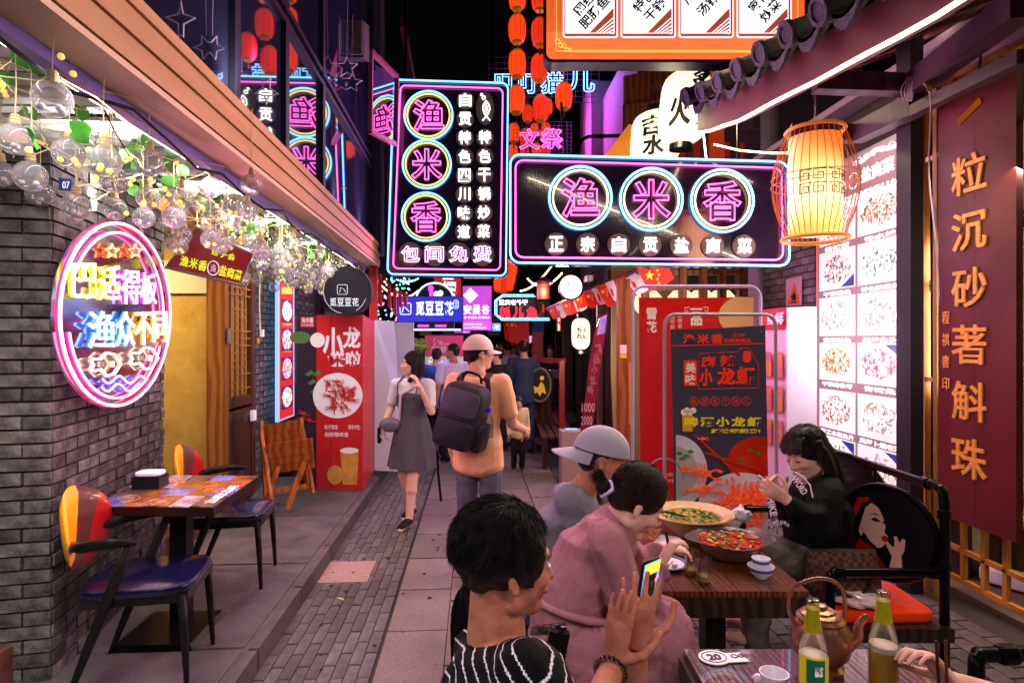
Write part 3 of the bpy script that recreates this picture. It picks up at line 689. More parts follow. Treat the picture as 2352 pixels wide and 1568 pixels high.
# ---- big orange menu sign ----
F = CF(4.8); og = thing('orange_menu_sign', 'large glowing orange menu sign hanging at the top of the picture', 'sign', F.P(1550, 140))
obj('case', MB().plate(F, rrect(1250, -330, 1852, 143, 18), -.16, -.004), mat('sign_case', '161420', .4), og)
M_OR = lit('orange_print', (.72, .105, .022), 1.0, col2=(.85, .14, .03), scale=1.2); obj('face', MB().plate(F, rrect(1255, -325, 1848, 136, 15), -.004, 0), M_OR, og)
wq, rq, kq, gq = MB(), MB(), MB(), MB()
words4 = [[('网红', 1342, 10), ('肥肠鱼', 1364, 30)], [('特色', 1478, 4), ('干锅', 1503, 24)], [('川味', 1590, -14), ('汤锅', 1624, 12)], [('家常', 1742, 4), ('炒菜', 1768, 26)]]
for i in range(4):
    x0 = 1293 + i * 133; x1 = x0 + 126; y1 = 88
    wq.plate(F, rrect(x0, -320, x1, y1, 6), 0, .003); rq.plate(F, rrect(x0 + 3, -318, x1 - 3, y1 - 3, 5), .003, .005); wq.plate(F, [(x0 + 6, -316), (x1 - 8, -316), (x1 - 8, y1 - 10), (x0 + 6, y1 - 10)], .005, .007)
    rq.plate(F, [(x1 - 10, 20), (x1 - 10, y1 - 11), (x1 - 66, y1 - 11)], .007, .009)
    for j in range(5): d_ = 8 + j * 9; wq.plate(F, [(x1 - 11, y1 - 64 + d_ + 10), (x1 - 11, y1 - 64 + d_ + 13), (x1 - 58 + d_ * .9 + 3, y1 - 11), (x1 - 58 + d_ * .9, y1 - 11)], .009, .0105)
    for st, cx, cy in words4[i]: rot_text(kq, F, st, cx, cy, 29 * len(st), 27, -48, .009, .03)
obj('white_panel', wq, lit('white_lit', (.95, .95, 1), 1.6), og); obj('red_print', rq, lit('brick_print', (.42, .06, .03), .9), og); obj('character', kq, mat('ink', '0a0c18', .5), og)
for pts in ([(1278, -300), (1278, 86)], [(1832, -300), (1832, 92)], [(1318, 117), (1792, 118)], [(1318, 120), (1792, 121)]): line(gq, F, pts, .0028, .004)
for cx, m_ in ((1277, 1), (1833, -1)):
    for j in range(5): ring(gq, F, cx + m_ * (4 + j * 7), 96 + j * 5 + (j % 2) * 4, 5.5 - j * .4, .003, .005)
    line(gq, F, [(cx, 88), (cx, 118), (cx + m_ * 40, 119), (cx + m_ * 16, 110), (cx + m_ * 9, 98), (cx, 88)], .003, .005)
obj('gold_line', gq, lit('gold_lit', (.95, .62, .1), 1.1), og)
area('sign_light', F.P(1550, 10, .1), -FW + V((0, 0, -.45)), 2.0, .9, 60, (1, .62, .52), og)
# ---- menu light box on the right wall ----
MX = 3.2; F = XF(MX); Yn = onX(2088, 785, MX).y; Yf = onX(1877, 785, MX).y
mn = thing('menu_light_box', 'tall glowing menu light box with rows of dish photos on the right wall', 'light box', (MX, (Yn + Yf) / 2, .5))
zt = onX(2088, 300, MX).z; zb = onX(2088, 1162, MX).z
mp = Q4((MX, Yf, zb), (0, -1, 0), (0, 0, 1)); ln = Yf - Yn; hh = zt - zb
obj('case', MB().box((MX + .06, (Yn + Yf) / 2, (zt + zb) / 2), (.115, ln + .05, hh + .05)), mat('grey_case', '77717c', .4, metal=.3), mn)
obj('case_side', MB().box((MX + .02, Yn - .05, (zt + zb) / 2), (.14, .05, hh + .04)), MATS['grey_case'], mn)
obj('face', MB().plate(mp, [(0, 0), (ln, 0), (ln, hh), (0, hh)], -.002, .004), lit('mauve_print', (.42, .22, .23), .5), mn)
q = MB(); q.plate(mp, [(ln - .012, 0), (ln, 0), (ln, hh), (ln - .012, hh)], .004, .008); q.plate(mp, [(0, 0), (.01, 0), (.01, hh), (0, hh)], .004, .008); obj('red_edge', q, lit('red_edge', (1, .08, .06), 1.2), mn)
UW = [(onX(1966, 785, MX).y, onX(1884, 785, MX).y), (onX(2076, 785, MX).y, onX(1972, 785, MX).y)]
ZR = [(onX(2076, a, MX).z, onX(2076, b, MX).z) for a, b in ((412, 517), (536, 642), (662, 769), (788, 891), (917, 1024), (1045, 1145))]
M_PW = lit('photo_white', (1, .98, .98), .68); M_NAVY = lit('photo_navy', (.03, .03, .25), .9)
FOOD = [lit('dish_' + n_, a, k_, col2=b, scale=s_) for n_, a, b, k_, s_ in (('green', (.02, .16, .08), (1, .9, .8), 1.1, 34), ('dark', (.07, .015, .02), (.9, .7, .6), 1.1, 38), ('pink', (.22, .03, .06), (.9, .6, .6), 1.1, 30), ('brown', (.12, .04, .01), (.9, .65, .4), 1.1, 36), ('white', (.2, .13, .1), (1, .95, .9), 1.15, 30))]
names = ['香辣蟹', '馋水蛙', '干锅香鱼', '特色酸菜鱼', '黄焖鱿鱼', '美蛙鱼头', '干锅排骨虾', '青椒兔', '手工水煮鱼片', '凤萝卜煨老汤', '鲜椒鱼', '毛血旺']
nq = MB(); rnd_ = random.Random(3)
for r, (za, zc) in enumerate(ZR):
    for c, (ya_, yb_) in enumerate(UW):
        u0, u1 = Yf - yb_, Yf - ya_; w0, w1 = zc - zb, za - zb; k = r * 2 + c
        ph = obj('dish_photo', MB().plate(mp, [(u0, w0), (u1, w0), (u1, w1), (u0, w1)], .004, .008), M_PW, mn)
        q = MB(); 
        for cn in rnd_.sample([0, 1, 2, 3], rnd_.choice((0, 0, 1))):
            X_, Z_ = (u0 + .012, u1 - .012)[cn % 2], (w0 + .012, w1 - .012)[cn // 2]; sx_, sz_ = (1, -1)[cn % 2], (1, -1)[cn // 2]
            q.plate(mp, [(X_, Z_), (X_ + sx_ * (u1 - u0) * .35, Z_), (X_, Z_ + sz_ * (w1 - w0) * .3)], .009, .0095)
        obj('backdrop', q, M_NAVY, ph)
        cx, cz = (u0 + u1) / 2, (w0 + w1) / 2; obj('plate', MB().plate(mp, circ(cx, cz, (u1 - u0) * .46, (w1 - w0) * .43), .010, .0115), M_PW, ph)
        fo = FOOD[(0, 3, 1, 0, 4, 4, 3, 2, 1, 4, 0, 2)[k]]; pts = []
        for j in range(26): A = 2 * pi * j / 26; rr = .36 + .07 * rnd_.random(); pts.append((cx + cos(A) * rr * (u1 - u0), cz + sin(A) * rr * .9 * (w1 - w0)))
        obj('food', MB().plate(mp, pts, .012, .015), fo, ph)
        nm = names[k]; write(nq, mp, nm, u0 + .08 - .02 * (len(nm) - 3), w0 - .015, u1 - .08 + .02 * (len(nm) - 3), w0 - .058, .006, 'fill', .02)
for st, u0, u1, z0, z1 in (('渔米香', .06, .45, .28, .17), ('盐商菜', .66, 1.06, .25, .13), ('电话', .1, .32, .41, .33), (':15828537618', .34, 1.08, .42, .31)):
    write(nq, mp, st, u0, hh - z1, u1, hh - z0, .006, 'fill', .03)
line(nq, mp, circ(.555, hh - .2, .065), .004, .006, True)
for j in range(5): line(nq, mp, [(.62 + j * .1 + .045 * cos(a * .6) * (1 - a / 14), hh - .05 + .03 * sin(a * .6) * (1 - a / 14)) for a in range(12)], .0035, .006)
for j in range(3): line(nq, mp, [(.55 + a * .05, hh - .035 - j * .014 - .02 * sin(a * .8)) for a in range(12)], .003, .006)
obj('character', nq, lit('letter_white', (1, .97, .97), 1.7), mn)
area('menu_light', (MX - .1, (Yn + Yf) / 2, (zt + zb) / 2), (-1, -.1, 0), 2.2, 1.0, 75, (1, .90, .93), mn)
# ---- oval neon on the pillar ----
tt = (V((Bpil.x, Bpil.y, 0)) - V((Apil.x, Apil.y, 0))).normalized(); nn = V((tt.y, -tt.x, 0)); nn = nn if nn.dot(EYE - Apil) > 0 else -nn
F = Fr(nn, nn.dot(Apil) + .07)
ov = thing('oval_neon_sign', 'oval pink neon sign with yellow and blue characters on the brick pillar', 'neon sign', F.P(250, 930))
obj('acrylic_plate', MB().plate(F, circ(250, 722, 134, 214, 40), -.006, 0), glass('acrylic', (.8, .72, .84), .03, .1), ov)
q = MB()
for a in range(4): q.tube([F.P(250 + 105 * cos(a * pi / 2 + .7), 722 + 170 * sin(a * pi / 2 + .7), -.06), F.P(250 + 105 * cos(a * pi / 2 + .7), 722 + 170 * sin(a * pi / 2 + .7), .01)], .008, 6)
obj('standoff', q, mat('steel', 'b0b0b4', .3), ov)
NRED = neon('neon_magenta', (1, .1, .42), 2.6)
def duo(nm, draw, cback, cfront, kb=1.1, kf=2.6):
    q = MB(); draw(q, .018); obj(nm + '_halo', q, neon(nm + '_side', cback, kb * .8), ov); q = MB(); draw(q, .03); obj(nm + '_tube', q, neon(nm + '_face', cfront, kf * (.42 if 'character' in nm else .55)), ov)
duo('outer_ring', lambda q, z: ring(q, F, 250, 722, 130, .0085, z, 210), (1, .02, .16), (1, .42, .55), 1.4, 3)
duo('inner_ring', lambda q, z: (line(q, F, circ(252, 724, 112, 190, 60, -150, 8), .007, z), line(q, F, circ(252, 724, 112, 190, 60, 22, 168), .007, z)), (.9, .02, .35), (1, .45, .8), 1.4, 2.6)
duo('star', lambda q, z: (line(q, F, star(243, 577, 17), .005, z, True), line(q, F, star(298, 577, 17), .005, z, True)), (1, .08, .01), (1, .5, .2), 1.2, 1.8)
def wr(items, b=.004): return lambda q, z: [write(q, F, s_, x0, y0, x1, y1, z, 'fill', b) for s_, x0, y0, x1, y1 in items]
duo('yellow_character', wr([('巴', 148, 604, 210, 684), ('适', 212, 610, 264, 689)]), (.75, .7, 0), (1, 1, .42), 1.2, 2.2)
duo('violet_character', wr([('得', 266, 619, 309, 698), ('板', 311, 626, 348, 698)]), (.75, .03, .8), (1, .7, 1), 1.1, 2.2)
duo('blue_character', wr([('渔', 186, 715, 250, 799), ('众', 252, 715, 297, 795)]), (.01, .2, 1), (.6, .92, 1), 1.3, 2.4)
duo('amber_character', wr([('不', 297, 717, 338, 792), ('同', 340, 715, 373, 786)]), (.9, .35, 0), (1, .85, .6), 1.1, 2.4)
def fz(q, z):
    for cx, cy, k in ((232, 836, 1), (322, 822, .95)):
        P_ = [(-38, -8), (-32, 2), (-38, 14), (-30, 16), (-14, 12), (0, 28), (18, 22), (32, 0), (18, -22), (0, -26), (-14, -12), (-30, -12)]
        line(q, F, [(cx + x * k, cy + y * k) for x, y in P_], .006, z, True); line(q, F, [(cx + 9 * k, cy - 5), (cx + 15 * k, cy - 5), (cx + 15 * k, cy + 5), (cx + 9 * k, cy + 5)], .004, z, True)
duo('fish', fz, (.8, .45, .25), (1, .92, .75), .9, 2.4)
duo('wave', lambda q, z: [line(q, F, [(x0 + 8 * i, y0 + 9 * sin(i * 1.0)) for i in range(n_)], .0055, z) for x0, y0, n_ in ((222, 872, 13), (220, 890, 12))], (.25, .02, 1), (.5, .75, 1), 1.6, 1.8)
area('neon_glow', F.P(250, 722, .1), nn, .5, .75, 11, (1, .3, .7), ov)
area('neon_back_glow', F.P(250, 722, -.015), -nn, .42, .65, 2, (1, .12, .45), ov)
# ---- house number, hanging angled sign ----
Fp = Fr(-(Matrix.Rotation(0, 3, 'Z') @ tt), (-tt).dot(Apil) + .06)
hn = obj('number_plate', MB().plate(Fp, [(137, 409), (167, 414), (167, 440), (137, 437)], 0, .01), mat('plate_blue', '1c2c6a', .4), label='small blue house number plate on the brick pillar', category='number plate')
q = MB(); write(q, Fp, '07', 146, 418, 163, 435, .012, 'fill', .02); o = obj('numeral', q, WHITEP, hn)
F = CF(4.3, -.35, 480); ag = thing('angled_sign', 'dark red angled sign with yellow characters hanging over the doorway', 'sign', F.P(480, 640))
obj('face', MB().plate(F, [(380, 614), (450, 521), (583, 583), (551, 654)], -.02, 0), mat('crimson_print', '5e0c14', .25, emit=hx('5e0c14'), es=.35), ag)
q = MB(); line(q, F, [(380, 614), (450, 521), (583, 583), (551, 654)], .012, .0, True, 4); obj('steel_edge', q, mat('steel', 'b0b0b4', .3), ag)
q = MB(); 
for i, c in enumerate('渔米香'): rot_text(q, F, c, 424 + i * 21, 600 + i * 5, 20, 24, 14, .006, .02)
for i, c in enumerate('盐商菜'): rot_text(q, F, c, 513 + i * 17, 622 + i * 5, 17, 24, 14, .006, .02)
for i, c in enumerate('包子会'): rot_text(q, F, c, 494 + i * 19, 578 + i * 6, 18, 16, 18, .006, .02)
obj('character', q, lit('sign_yellow', (.75, .78, .02), 1), ag)
q = MB(); ring(q, F, 490, 616, 13, .004, .006, 16); rot_text(q, F, '渔', 490, 616, 14, 18, 10, .006); obj('emblem', q, WHITEP, ag)
# ---- slim light box on the left wall ----
F = XF(-2.18); sb = thing('slim_light_box', 'slim upright light box with dish photos and blue edges on the left wall', 'light box', F.P(656, 960))
def ly(px, y): return 785 + (y - 785) * (px - 1090) / (656 - 1090)
def lq(x0, y0, x1, y1): return [(x0, ly(x0, y0)), (x1, ly(x1, y0)), (x1, ly(x1, y1)), (x0, ly(x0, y1))]
obj('case', MB().plate(F, lq(638, 648, 676, 962), -.03, 0), lit('blue_edge', (.3, .55, 1), 1.1), sb)
obj('face', MB().plate(F, lq(642, 652, 673, 958), 0, .006), lit('red_lit', (.7, .02, .03), 1), sb)
for k in range(4):
    y = 688 + k * 66; ph = obj('dish_photo', MB().plate(F, lq(645, y, 670, y + 52), .006, .009), lit('photo_dark', (.1, .02, .12), .8), sb)
    obj('plate', MB().plate(F, [(x_, ly(x_, yy_)) for x_, yy_ in circ(657.5, y + 26, 11, 23)], .010, .012), (FOOD[0], FOOD[1], FOOD[2], FOOD[0])[k], ph)
q = MB(); write(q, F, '渔米香盐商菜', 645, ly(645, 662), 670, ly(670, 672), .008, 'fill', .02)
for k in range(4): write(q, F, '手工水煮鱼片', 648, 742 + k * 62, 668, 748 + k * 60, .008)
obj('character', q, lit('sign_yellow2', (1, .7, .1), 1), sb)
area('box_light', F.P(657, 800, .06), (1, -.4, 0), .5, 1.3, 5, (.8, .8, 1), sb)
# ---- dark round sign ----
F = CF(6.3); rs_ = thing('round_dark_sign', 'dark round shop sign with white characters under the hanging bulbs', 'sign', F.P(793, 725))
obj('case', MB().plate(F, circ(797, 668, 56, 57, 36), -.1, 0), mat('round_case', '17141f', .4), rs_)
q = MB(); line(q, F, circ(793, 668, 50, 52, 30, 100, 250), .003, .004); line(q, F, circ(793, 668, 50, 52, 10, 20, 60), .003, .004)
for i, c in enumerate('觅豆豆花'): write(q, F, c, 758 + i * 17, 684, 773 + i * 17, 703, .004, 'fill', .02)
line(q, F, rrect(775, 654, 798, 676, 3), .003, .004, True); line(q, F, [(780, 672), (783, 660), (790, 664), (795, 672)], .003, .004)
obj('character', q, lit('soft_white', (.62, .6, .66), .8), rs_)
# ---- red folding screens ----
M_SCR = mat('screen_red', 'a41c1e', .4, emit=hx('a41c1e'), es=.06, bump=.3, bscale=4); M_SCN = mat('screen_navy', '2a2030', .45)
F = CF(6.45)
sc = thing('crawfish_screen', 'folding screen printed with a red crawfish poster beside the lilac-lit panel', 'folding screen', F.P(770, 1125))
obj('left_panel', MB().plate(F, [(681, 724), (760, 722), (760, 1124), (681, 1120)], -.03, 0), M_SCN, sc)
obj('middle_panel', MB().plate(F, [(761, 722), (832, 722), (832, 1126), (761, 1124)], -.03, 0.004), M_SCR, sc)
obj('side_panel', MB().prism([F.P(833, 722), F.P(833, 1128), at(859, 1082, 7.4), at(859, 738, 7.4)], (-.03, 0, 0)), M_SCR, sc)
q = MB(); q.plate(F, [(727, 724), (760, 722), (760, 1124), (727, 1122)], 0, .004); q.plate(F, [(690, 727), (722, 727), (722, 752), (690, 752)], .0, .004); obj('red_print', q, M_SCR, sc)
q = MB(); write(q, F, '小', 742, 752, 790, 828, .006, 'fill', .03); write(q, F, '龙', 788, 750, 828, 800, .006, 'fill', .03)
write(q, F, '来啦', 757, 806, 829, 842, .006, 'fill', .03); write(q, F, '渔米香', 693, 729, 720, 741, .006, 'fill', .02); write(q, F, '自贡盐商菜', 693, 743, 720, 749, .006)
write(q, F, '吃不到龙', 746, 975, 776, 986, .006); write(q, F, '就吃', 800, 975, 828, 986, .006); write(q, F, '和鲜辣啤酒', 746, 992, 800, 1003, .006)
q.plate(F, circ(730, 781, 17), .004, .007); q.plate(F, circ(776, 908, 57, 52, 30), .004, .007)
obj('white_print', q, mat('screen_white', 'd6c8cc', .5), sc)
M_CRAW = mat('crawfish_print', '7c1410', .35, col2='c03a24', scale=22, emit=hx('a02018'), es=.08)
def craw(q, F, cx, cy, L_, ang, z):      # a crawfish outline: body, tail, claws
    c, s_ = cos(radians(ang)), sin(radians(ang)); T_ = lambda x, y: (cx + (x * c - y * s_) * L_, cy + (x * s_ + y * c) * L_)
    q.mark(); q.hold = True
    body = [T_(.2 + .32 * cos(t), .17 * sin(t)) for t in [i * pi / 7 for i in range(14)]]
    q.plate(F, body, z, z + .006)
    for j in range(4): q.plate(F, [T_(-.12 - .14 * j + .1 * cos(t) * 1.1, .13 * (1 - .12 * j) * sin(t)) for t in [i * pi / 5 for i in range(10)]], z, z + .0055 - .0004 * j)
    q.plate(F, [T_(-.58, .03), T_(-.8, .16), T_(-.86, 0), T_(-.8, -.16), T_(-.58, -.03)], z, z + .004)
    for m_ in (1, -1):
        q.plate(F, [T_(.4, .1 * m_), T_(.75, .28 * m_), T_(1.05, .2 * m_), T_(.98, .1 * m_), T_(.7, .16 * m_), T_(.42, .04 * m_)], z, z + .005)
        for j in range(3): q.plate(F, [T_(-.1 + j * .15, .14 * m_), T_(-.2 + j * .15, .4 * m_), T_(-.17 + j * .15, .4 * m_), T_(-.05 + j * .15, .12 * m_)], z, z + .003)
    q.hold = False
q = MB(); rr_ = random.Random(5)
for i in range(24): a = rr_.random() * 6.28; r_ = rr_.random() ** .5; craw(q, F, 776 + 38 * r_ * cos(a), 906 + 34 * r_ * sin(a), 15, rr_.random() * 360, .008 + i * .0004)
for x, y in ((700, 950), (712, 965)): craw(q, F, x, y, 15, 200, .005)
obj('crawfish', q, M_CRAW, sc)
q = MB(); q.plate(F, [(782, 1035), (824, 1035), (820, 1112), (788, 1112)], .006, .009); q.plate(F, circ(770, 1090, 18, 22), .005, .008); obj('beer', q, mat('beer_print', 'a86a30', .4, col2='c88a3a', scale=12), sc)
q = MB(); q.plate(F, circ(803, 1034, 21, 7), .009, .012); obj('foam', q, MATS['screen_white'], sc)
q = MB()
for a in range(5): x, y = 700 + 6 * a, 860 + 20 * (a % 3); q.plate(F, [(x, y), (x + 14, y - 10), (x + 22, y - 4), (x + 8, y + 4)], .003, .006)
q.plate(F, circ(690, 775, 24, 14), .001, .003); obj('leaf_print', q, mat('herb_print', '4a6a3c', .5), sc)
# white panels beside it, the lilac light put into their colour
M_LILAC_LIT = mat('lilac_lit_board', 'b9a6b6', .55, col2='ae9aae', scale=2)
lp = thing('lilac_lit_panel', 'plain white lilac-lit partition panel standing right of the crawfish screen', 'partition', at(905, 1085, 7.6))
obj('front_board', MB().prism([at(860, 735, 7.45), at(905, 738, 7.9), at(912, 858, 7.9), at(930, 870, 7.9), at(950, 902, 7.9), at(950, 1084, 7.9), at(860, 1080, 7.45)], (0, .04, 0)), M_LILAC_LIT, lp)
obj('rear_board', MB().prism([at(908, 740, 8.5), at(950, 740, 8.5), at(950, 1060, 8.5), at(908, 1060, 8.5)], (0, .04, 0)), M_LILAC_LIT, lp)
# ---- far signs ----
def sgn(name, label, d, x0, y0, x1, y1, m, th=.1, r=1, cat='sign', yaw=0):
    F = CF(d, yaw, (x0 + x1) / 2); t = thing(name, label, cat, F.P((x0 + x1) / 2, y1)); obj('case', MB().plate(F, rrect(x0 - 1.5, y0 - 1.5, x1 + 1.5, y1 + 1.5, r), -th, -.002), BLACKM, t)
    obj('face', MB().plate(F, rrect(x0, y0, x1, y1, r), -.002, .002), m, t); return t, F
NLET = lit('letter_cool', (.85, .95, 1), 1.4)
t, F = sgn('blue_sign', 'royal blue sign with four white characters over the street', 9, 913, 681, 1061, 738, lit('royal_blue', (.03, .03, .55), 1), .2)
q = MB()
for i, c in enumerate('觅豆豆花'): write(q, F, c, 955 + i * 22, 692, 975 + i * 22, 724, .006, 'fill', .03)
line(q, F, rrect(919, 696, 944, 722, 4), .006, .006, True); line(q, F, [(924, 718), (927, 704), (934, 709), (940, 716)], .006, .006); write(q, F, '甜', 1045, 692, 1051, 698, .006); write(q, F, '品', 1045, 700, 1051, 706, .006); line(q, F, rrect(1042, 689, 1053, 709, 5), .004, .006, True)
obj('character', q, NLET, t)
area('sign_light', F.P(990, 710, .1), -FW + V((0, 0, -.5)), 1, .4, 20, (.35, .35, 1), t)
F = CF(10.5); t = thing('arch_neon_sign', 'round arched neon sign with a magenta figure behind the blue sign', 'neon sign', F.P(998, 757))
obj('board', MB().plate(F, circ(999, 690, 44, 42, 30, 180, 360) + [(1043, 757), (955, 757)], -.1, 0), mat('teal_board', '0c2430', .5), t)
q = MB(); line(q, F, circ(999, 690, 43, 40, 24, 180, 360), .014, .02); line(q, F, [(950, 757), (1058, 757)], .016, .02); obj('white_tube', q, neon('far_cyan', (.5, .9, 1), 2.4), t)
q = MB(); q.plate(F, circ(990, 663, 6, 8) , .01, .03); q.plate(F, [(987, 668), (993, 668), (995, 684), (986, 684)], .01, .03); [line(q, F, [(960 + i * 40, 748), (985 + i * 40, 748)], .022, .02) for i in range(2)]; obj('magenta_shape', q, neon('far_magenta', (1, .05, .6), 2), t)
q = MB(); q.plate(F, circ(1002, 675, 6), .01, .03); q.plate(F, circ(1012, 673, 6), .01, .03); q.plate(F, [(997, 678), (1017, 677), (1008, 686)], .01, .03); obj('heart', q, neon('far_cream', (1, .85, .5), 2), t)
t, F = sgn('red_vertical_sign', 'red upright sign with white brush characters above the blue sign', 12, 997, 636, 1059, 690, lit('far_red', (.55, .02, .03), .8)); q = MB(); write(q, F, '摆', 1015, 646, 1048, 686, .01, 'fill', .03); write(q, F, '一', 1017, 637, 1042, 642, .01, 'fill', .03); obj('character', q, NLET, t)
t, F = sgn('purple_sign', 'tall glowing purple sign with a white diamond beside the blue sign', 11, 1063, 657, 1129, 758, lit('purple_print', (.42, .05, .72), 1, col2=(.6, .08, .5), scale=1)); q = MB()
q.plate(F, [(1080, 661), (1098, 678), (1080, 696), (1064, 678)], .004, .01)
for i, c in enumerate('安曼谷'): write(q, F, c, 1064 + i * 21, 700, 1083 + i * 21, 722, .006, 'fill', .03)
write(q, F, '餐·泰国酒·泰国甜品', 1065, 726, 1126, 732, .006, 'fill', .01); write(q, F, '有智慧的米其林', 1065, 742, 1108, 747, .006, 'fill', .01); write(q, F, '认证·世界泰精选餐厅', 1065, 750, 1119, 755, .006, 'fill', .01)
obj('character', q, lit('letter_cool', (.85, .95, 1), 1.4), t); area('sign_light', F.P(1095, 705, .1), -FW + V((0, 0, -.4)), .5, .8, 45, (.8, .3, 1), t)
t, F = sgn('banner_arrow', 'small violet direction sign under the purple sign', 11.2, 1043, 757, 1080, 765, lit('violet_small', (.4, .05, .6), .9)); q = MB(); write(q, F, '进入!', 1064, 758, 1078, 764, .006); obj('character', q, NLET, t)
F = CF(10.8); t = thing('framed_neon_sign', 'neon sign in a cut cornered blue frame with red outlined characters', 'neon sign', F.P(1200, 737))
q = MB(); 
for k in (0, 4): line(q, F, [(1226 + k, 677 + k), (1155, 677 + k), (1137 + k, 690), (1137 + k, 722), (1152, 735 - k), (1262, 735 - k)], .01, .02)
obj('blue_tube', q, NB, t); q = MB()
for i, c in enumerate('耗儿鱼'): write(q, F, c, 1147 + i * 31, 704, 1172 + i * 31, 730, .02, 'line', .03)
obj('red_tube', q, neon('neon_red', (1, .03, .06), 2), t); q = MB(); write(q, F, '重庆老外婆', 1146, 688, 1212, 701, .02, 'fill', .02); obj('white_character', q, NW, t)
obj('board', MB().plate(F, [(1153, 675), (1264, 675), (1264, 738), (1150, 738), (1134, 724), (1134, 690)], -.08, 0), mat('smoke_board', '141020', .3), t)
# tofu pudding banner
t, F = sgn('pudding_banner', 'pink banner with white line drawing behind the walking men', 9.6, 976, 770, 1064, 817, mat('pink_print', 'c03a62', .5, emit=hx('c03a62'), es=.35), .03)
obj('lower_panel', MB().plate(F, [(976, 818), (1064, 818), (1064, 900), (976, 900)], -.03, .002), mat('pale_print', 'cfc4cc', .5, emit=hx('c8c0c8'), es=.2), t); obj('bowl', MB().plate(F, circ(1001, 832, 17, 15), .003, .006), FOOD[1], t)
q = MB(); line(q, F, [(1000, 776), (996, 782), (1000, 790), (990, 800), (990, 810), (1004, 812), (1012, 806)], .006, .006); write(q, F, 'Tofu', 1004, 781, 1017, 788, .006); write(q, F, 'Pudding', 1010, 787, 1037, 794, .006); write(q, F, '嗍豆花', 994, 795, 1044, 809, .006, 'fill', .01); obj('character', q, WHITEP, t)
# background neon behind the lanterns
def nsign(name, label, st, boxes, d, m, grid, gcol):
    F = CF(d); t = thing(name, label, 'neon sign', F.P((grid[0] + grid[2]) / 2, grid[3])); q = MB()
    for i in range(15): x = grid[0] + (grid[2] - grid[0]) * i / 14; line(q, F, [(x, grid[1]), (x, grid[3])], .006, 0, n=4)
    for i in range(9): y = grid[1] + (grid[3] - grid[1]) * i / 8; line(q, F, [(grid[0], y), (grid[2], y)], .006, 0, n=4)
    obj('mesh_grid', q, mat('grid_wire', '60587a', .5, metal=.5), t); q = MB()
    for c, b in zip(st, boxes): write(q, F, c, *b, .05, 'line', .02)
    obj('tube_character', q, m, t); area('neon_glow', F.P((grid[0] + grid[2]) / 2, (grid[1] + grid[3]) / 2, .3), -FW + RT * .8, 1, .6, 26, gcol, t)
nsign('blue_outline_sign', 'blue outlined neon characters on wire mesh behind the red lanterns', '叮叮猫儿', [(1136, 172, 1186, 218), (1190, 172, 1238, 218), (1240, 168, 1294, 218), (1300, 160, 1366, 216)], 13, NB, (1122, 132, 1376, 236), (.35, .2, 1))
nsign('pink_outline_sign', 'pink outlined neon characters on wire mesh low behind the red lanterns', '文祭', [(1192, 297, 1240, 346), (1240, 296, 1294, 344)], 14, NP, (1180, 280, 1312, 352), (1, .12, .8))
# ================= LANTERNS, BULBS, FLAGS, BOARDS =================
# ---- maroon name board ----
BX = 3.02; F = XF(BX); Y0, Y1 = onX(2342, 785, BX).y, onX(2162, 785, BX).y
zt, zb = onX(2342, 150, BX).z, onX(2342, 1246, BX).z
mbd = thing('maroon_board', 'long maroon wooden board with carved golden characters hanging on the right', 'signboard', (BX, (Y0 + Y1) / 2, zb))
M_MAR = mat('maroon_lacquer', '5a181c', .38, col2='481216', scale=4, spec=.5, bump=.06)
for a, b in ((Y0, (Y0 + Y1) / 2 - .001), ((Y0 + Y1) / 2 + .001, Y1)): obj('plank', MB().box((BX, (a + b) / 2, (zt + zb) / 2), (.04, b - a, zt - zb)), M_MAR, mbd)
bf = Q4((BX - .022, Y1, zb), (0, -1, 0), (0, 0, 1)); bw, bh = Y1 - Y0, zt - zb
q = MB()
for i, c in enumerate('一粒沉砂著斛珠'):
    cz = bh - .17 - i * .345; hx_ = .13; 
    if c == '一': rot_text(q, bf, c, .25, cz + .03, .19, -.045, 24, .004, .05)
    else:
        write(q, bf, c, .25 - hx_, cz + .12, .25 + hx_, cz - .12, .004, 'fill', .012)
for i, c in enumerate('程祺書印'): write(q, bf, c, .04, bh - 1.34 - i * .14, .10, bh - 1.42 - i * .14, .004, 'fill', .01)
obj('carved_character', q, mat('gold_leaf', 'e8a84c', .35, metal=.45, col2='c88838', scale=40, bump=.3, emit=hx('d88c30'), es=.16), mbd)
obj('chain', MB().tube([(BX, (Y0 + Y1) / 2, zt), (BX + .03, (Y0 + Y1) / 2, zt + .28)], .008, 5), mat('chain_metal', '5a4640', .4, metal=.8), mbd)
# ---- golden lattice window wall ----
LX = 3.12; M_GLD = mat('golden_wood', 'b07828', .45, col2='94601e', scale=5, kind='wave', stretch=(1, 1, .3))
lw = thing('lattice_window_wall', 'golden wooden lattice window wall behind the maroon board', 'window wall', (LX, 3.3, 0))
def lbar(p, q_, w_=.035, x=LX): return obj('bar', MB().bar(onX(*p, x), onX(*q_, x), w_, w_), M_GLD, lw)
lbar((2116, 214), (2420, 62), .04); lbar((2122, 212), (2128, 1500), .045); lbar((2152, 200), (2154, 1400)); lbar((2190, 180), (2190, 250)); lbar((2292, 118), (2292, 220)); lbar((2122, 372), (2420, 240), .03)
for x_ in (2168, 2214, 2262, 2312, 2366): lbar((x_, 1150), (x_, 1290 + (x_ - 2150) * .55), .03)
for a, b in (((2128, 1225), (2420, 1360)), ((2128, 1290), (2420, 1440)), ((2128, 1392), (2165, 1412)), ((2165, 1412), (2190, 1475)), ((2190, 1475), (2420, 1610)), ((2128, 1468), (2420, 1700)), ((2122, 870), (2154, 872))): lbar(a, b, .03)
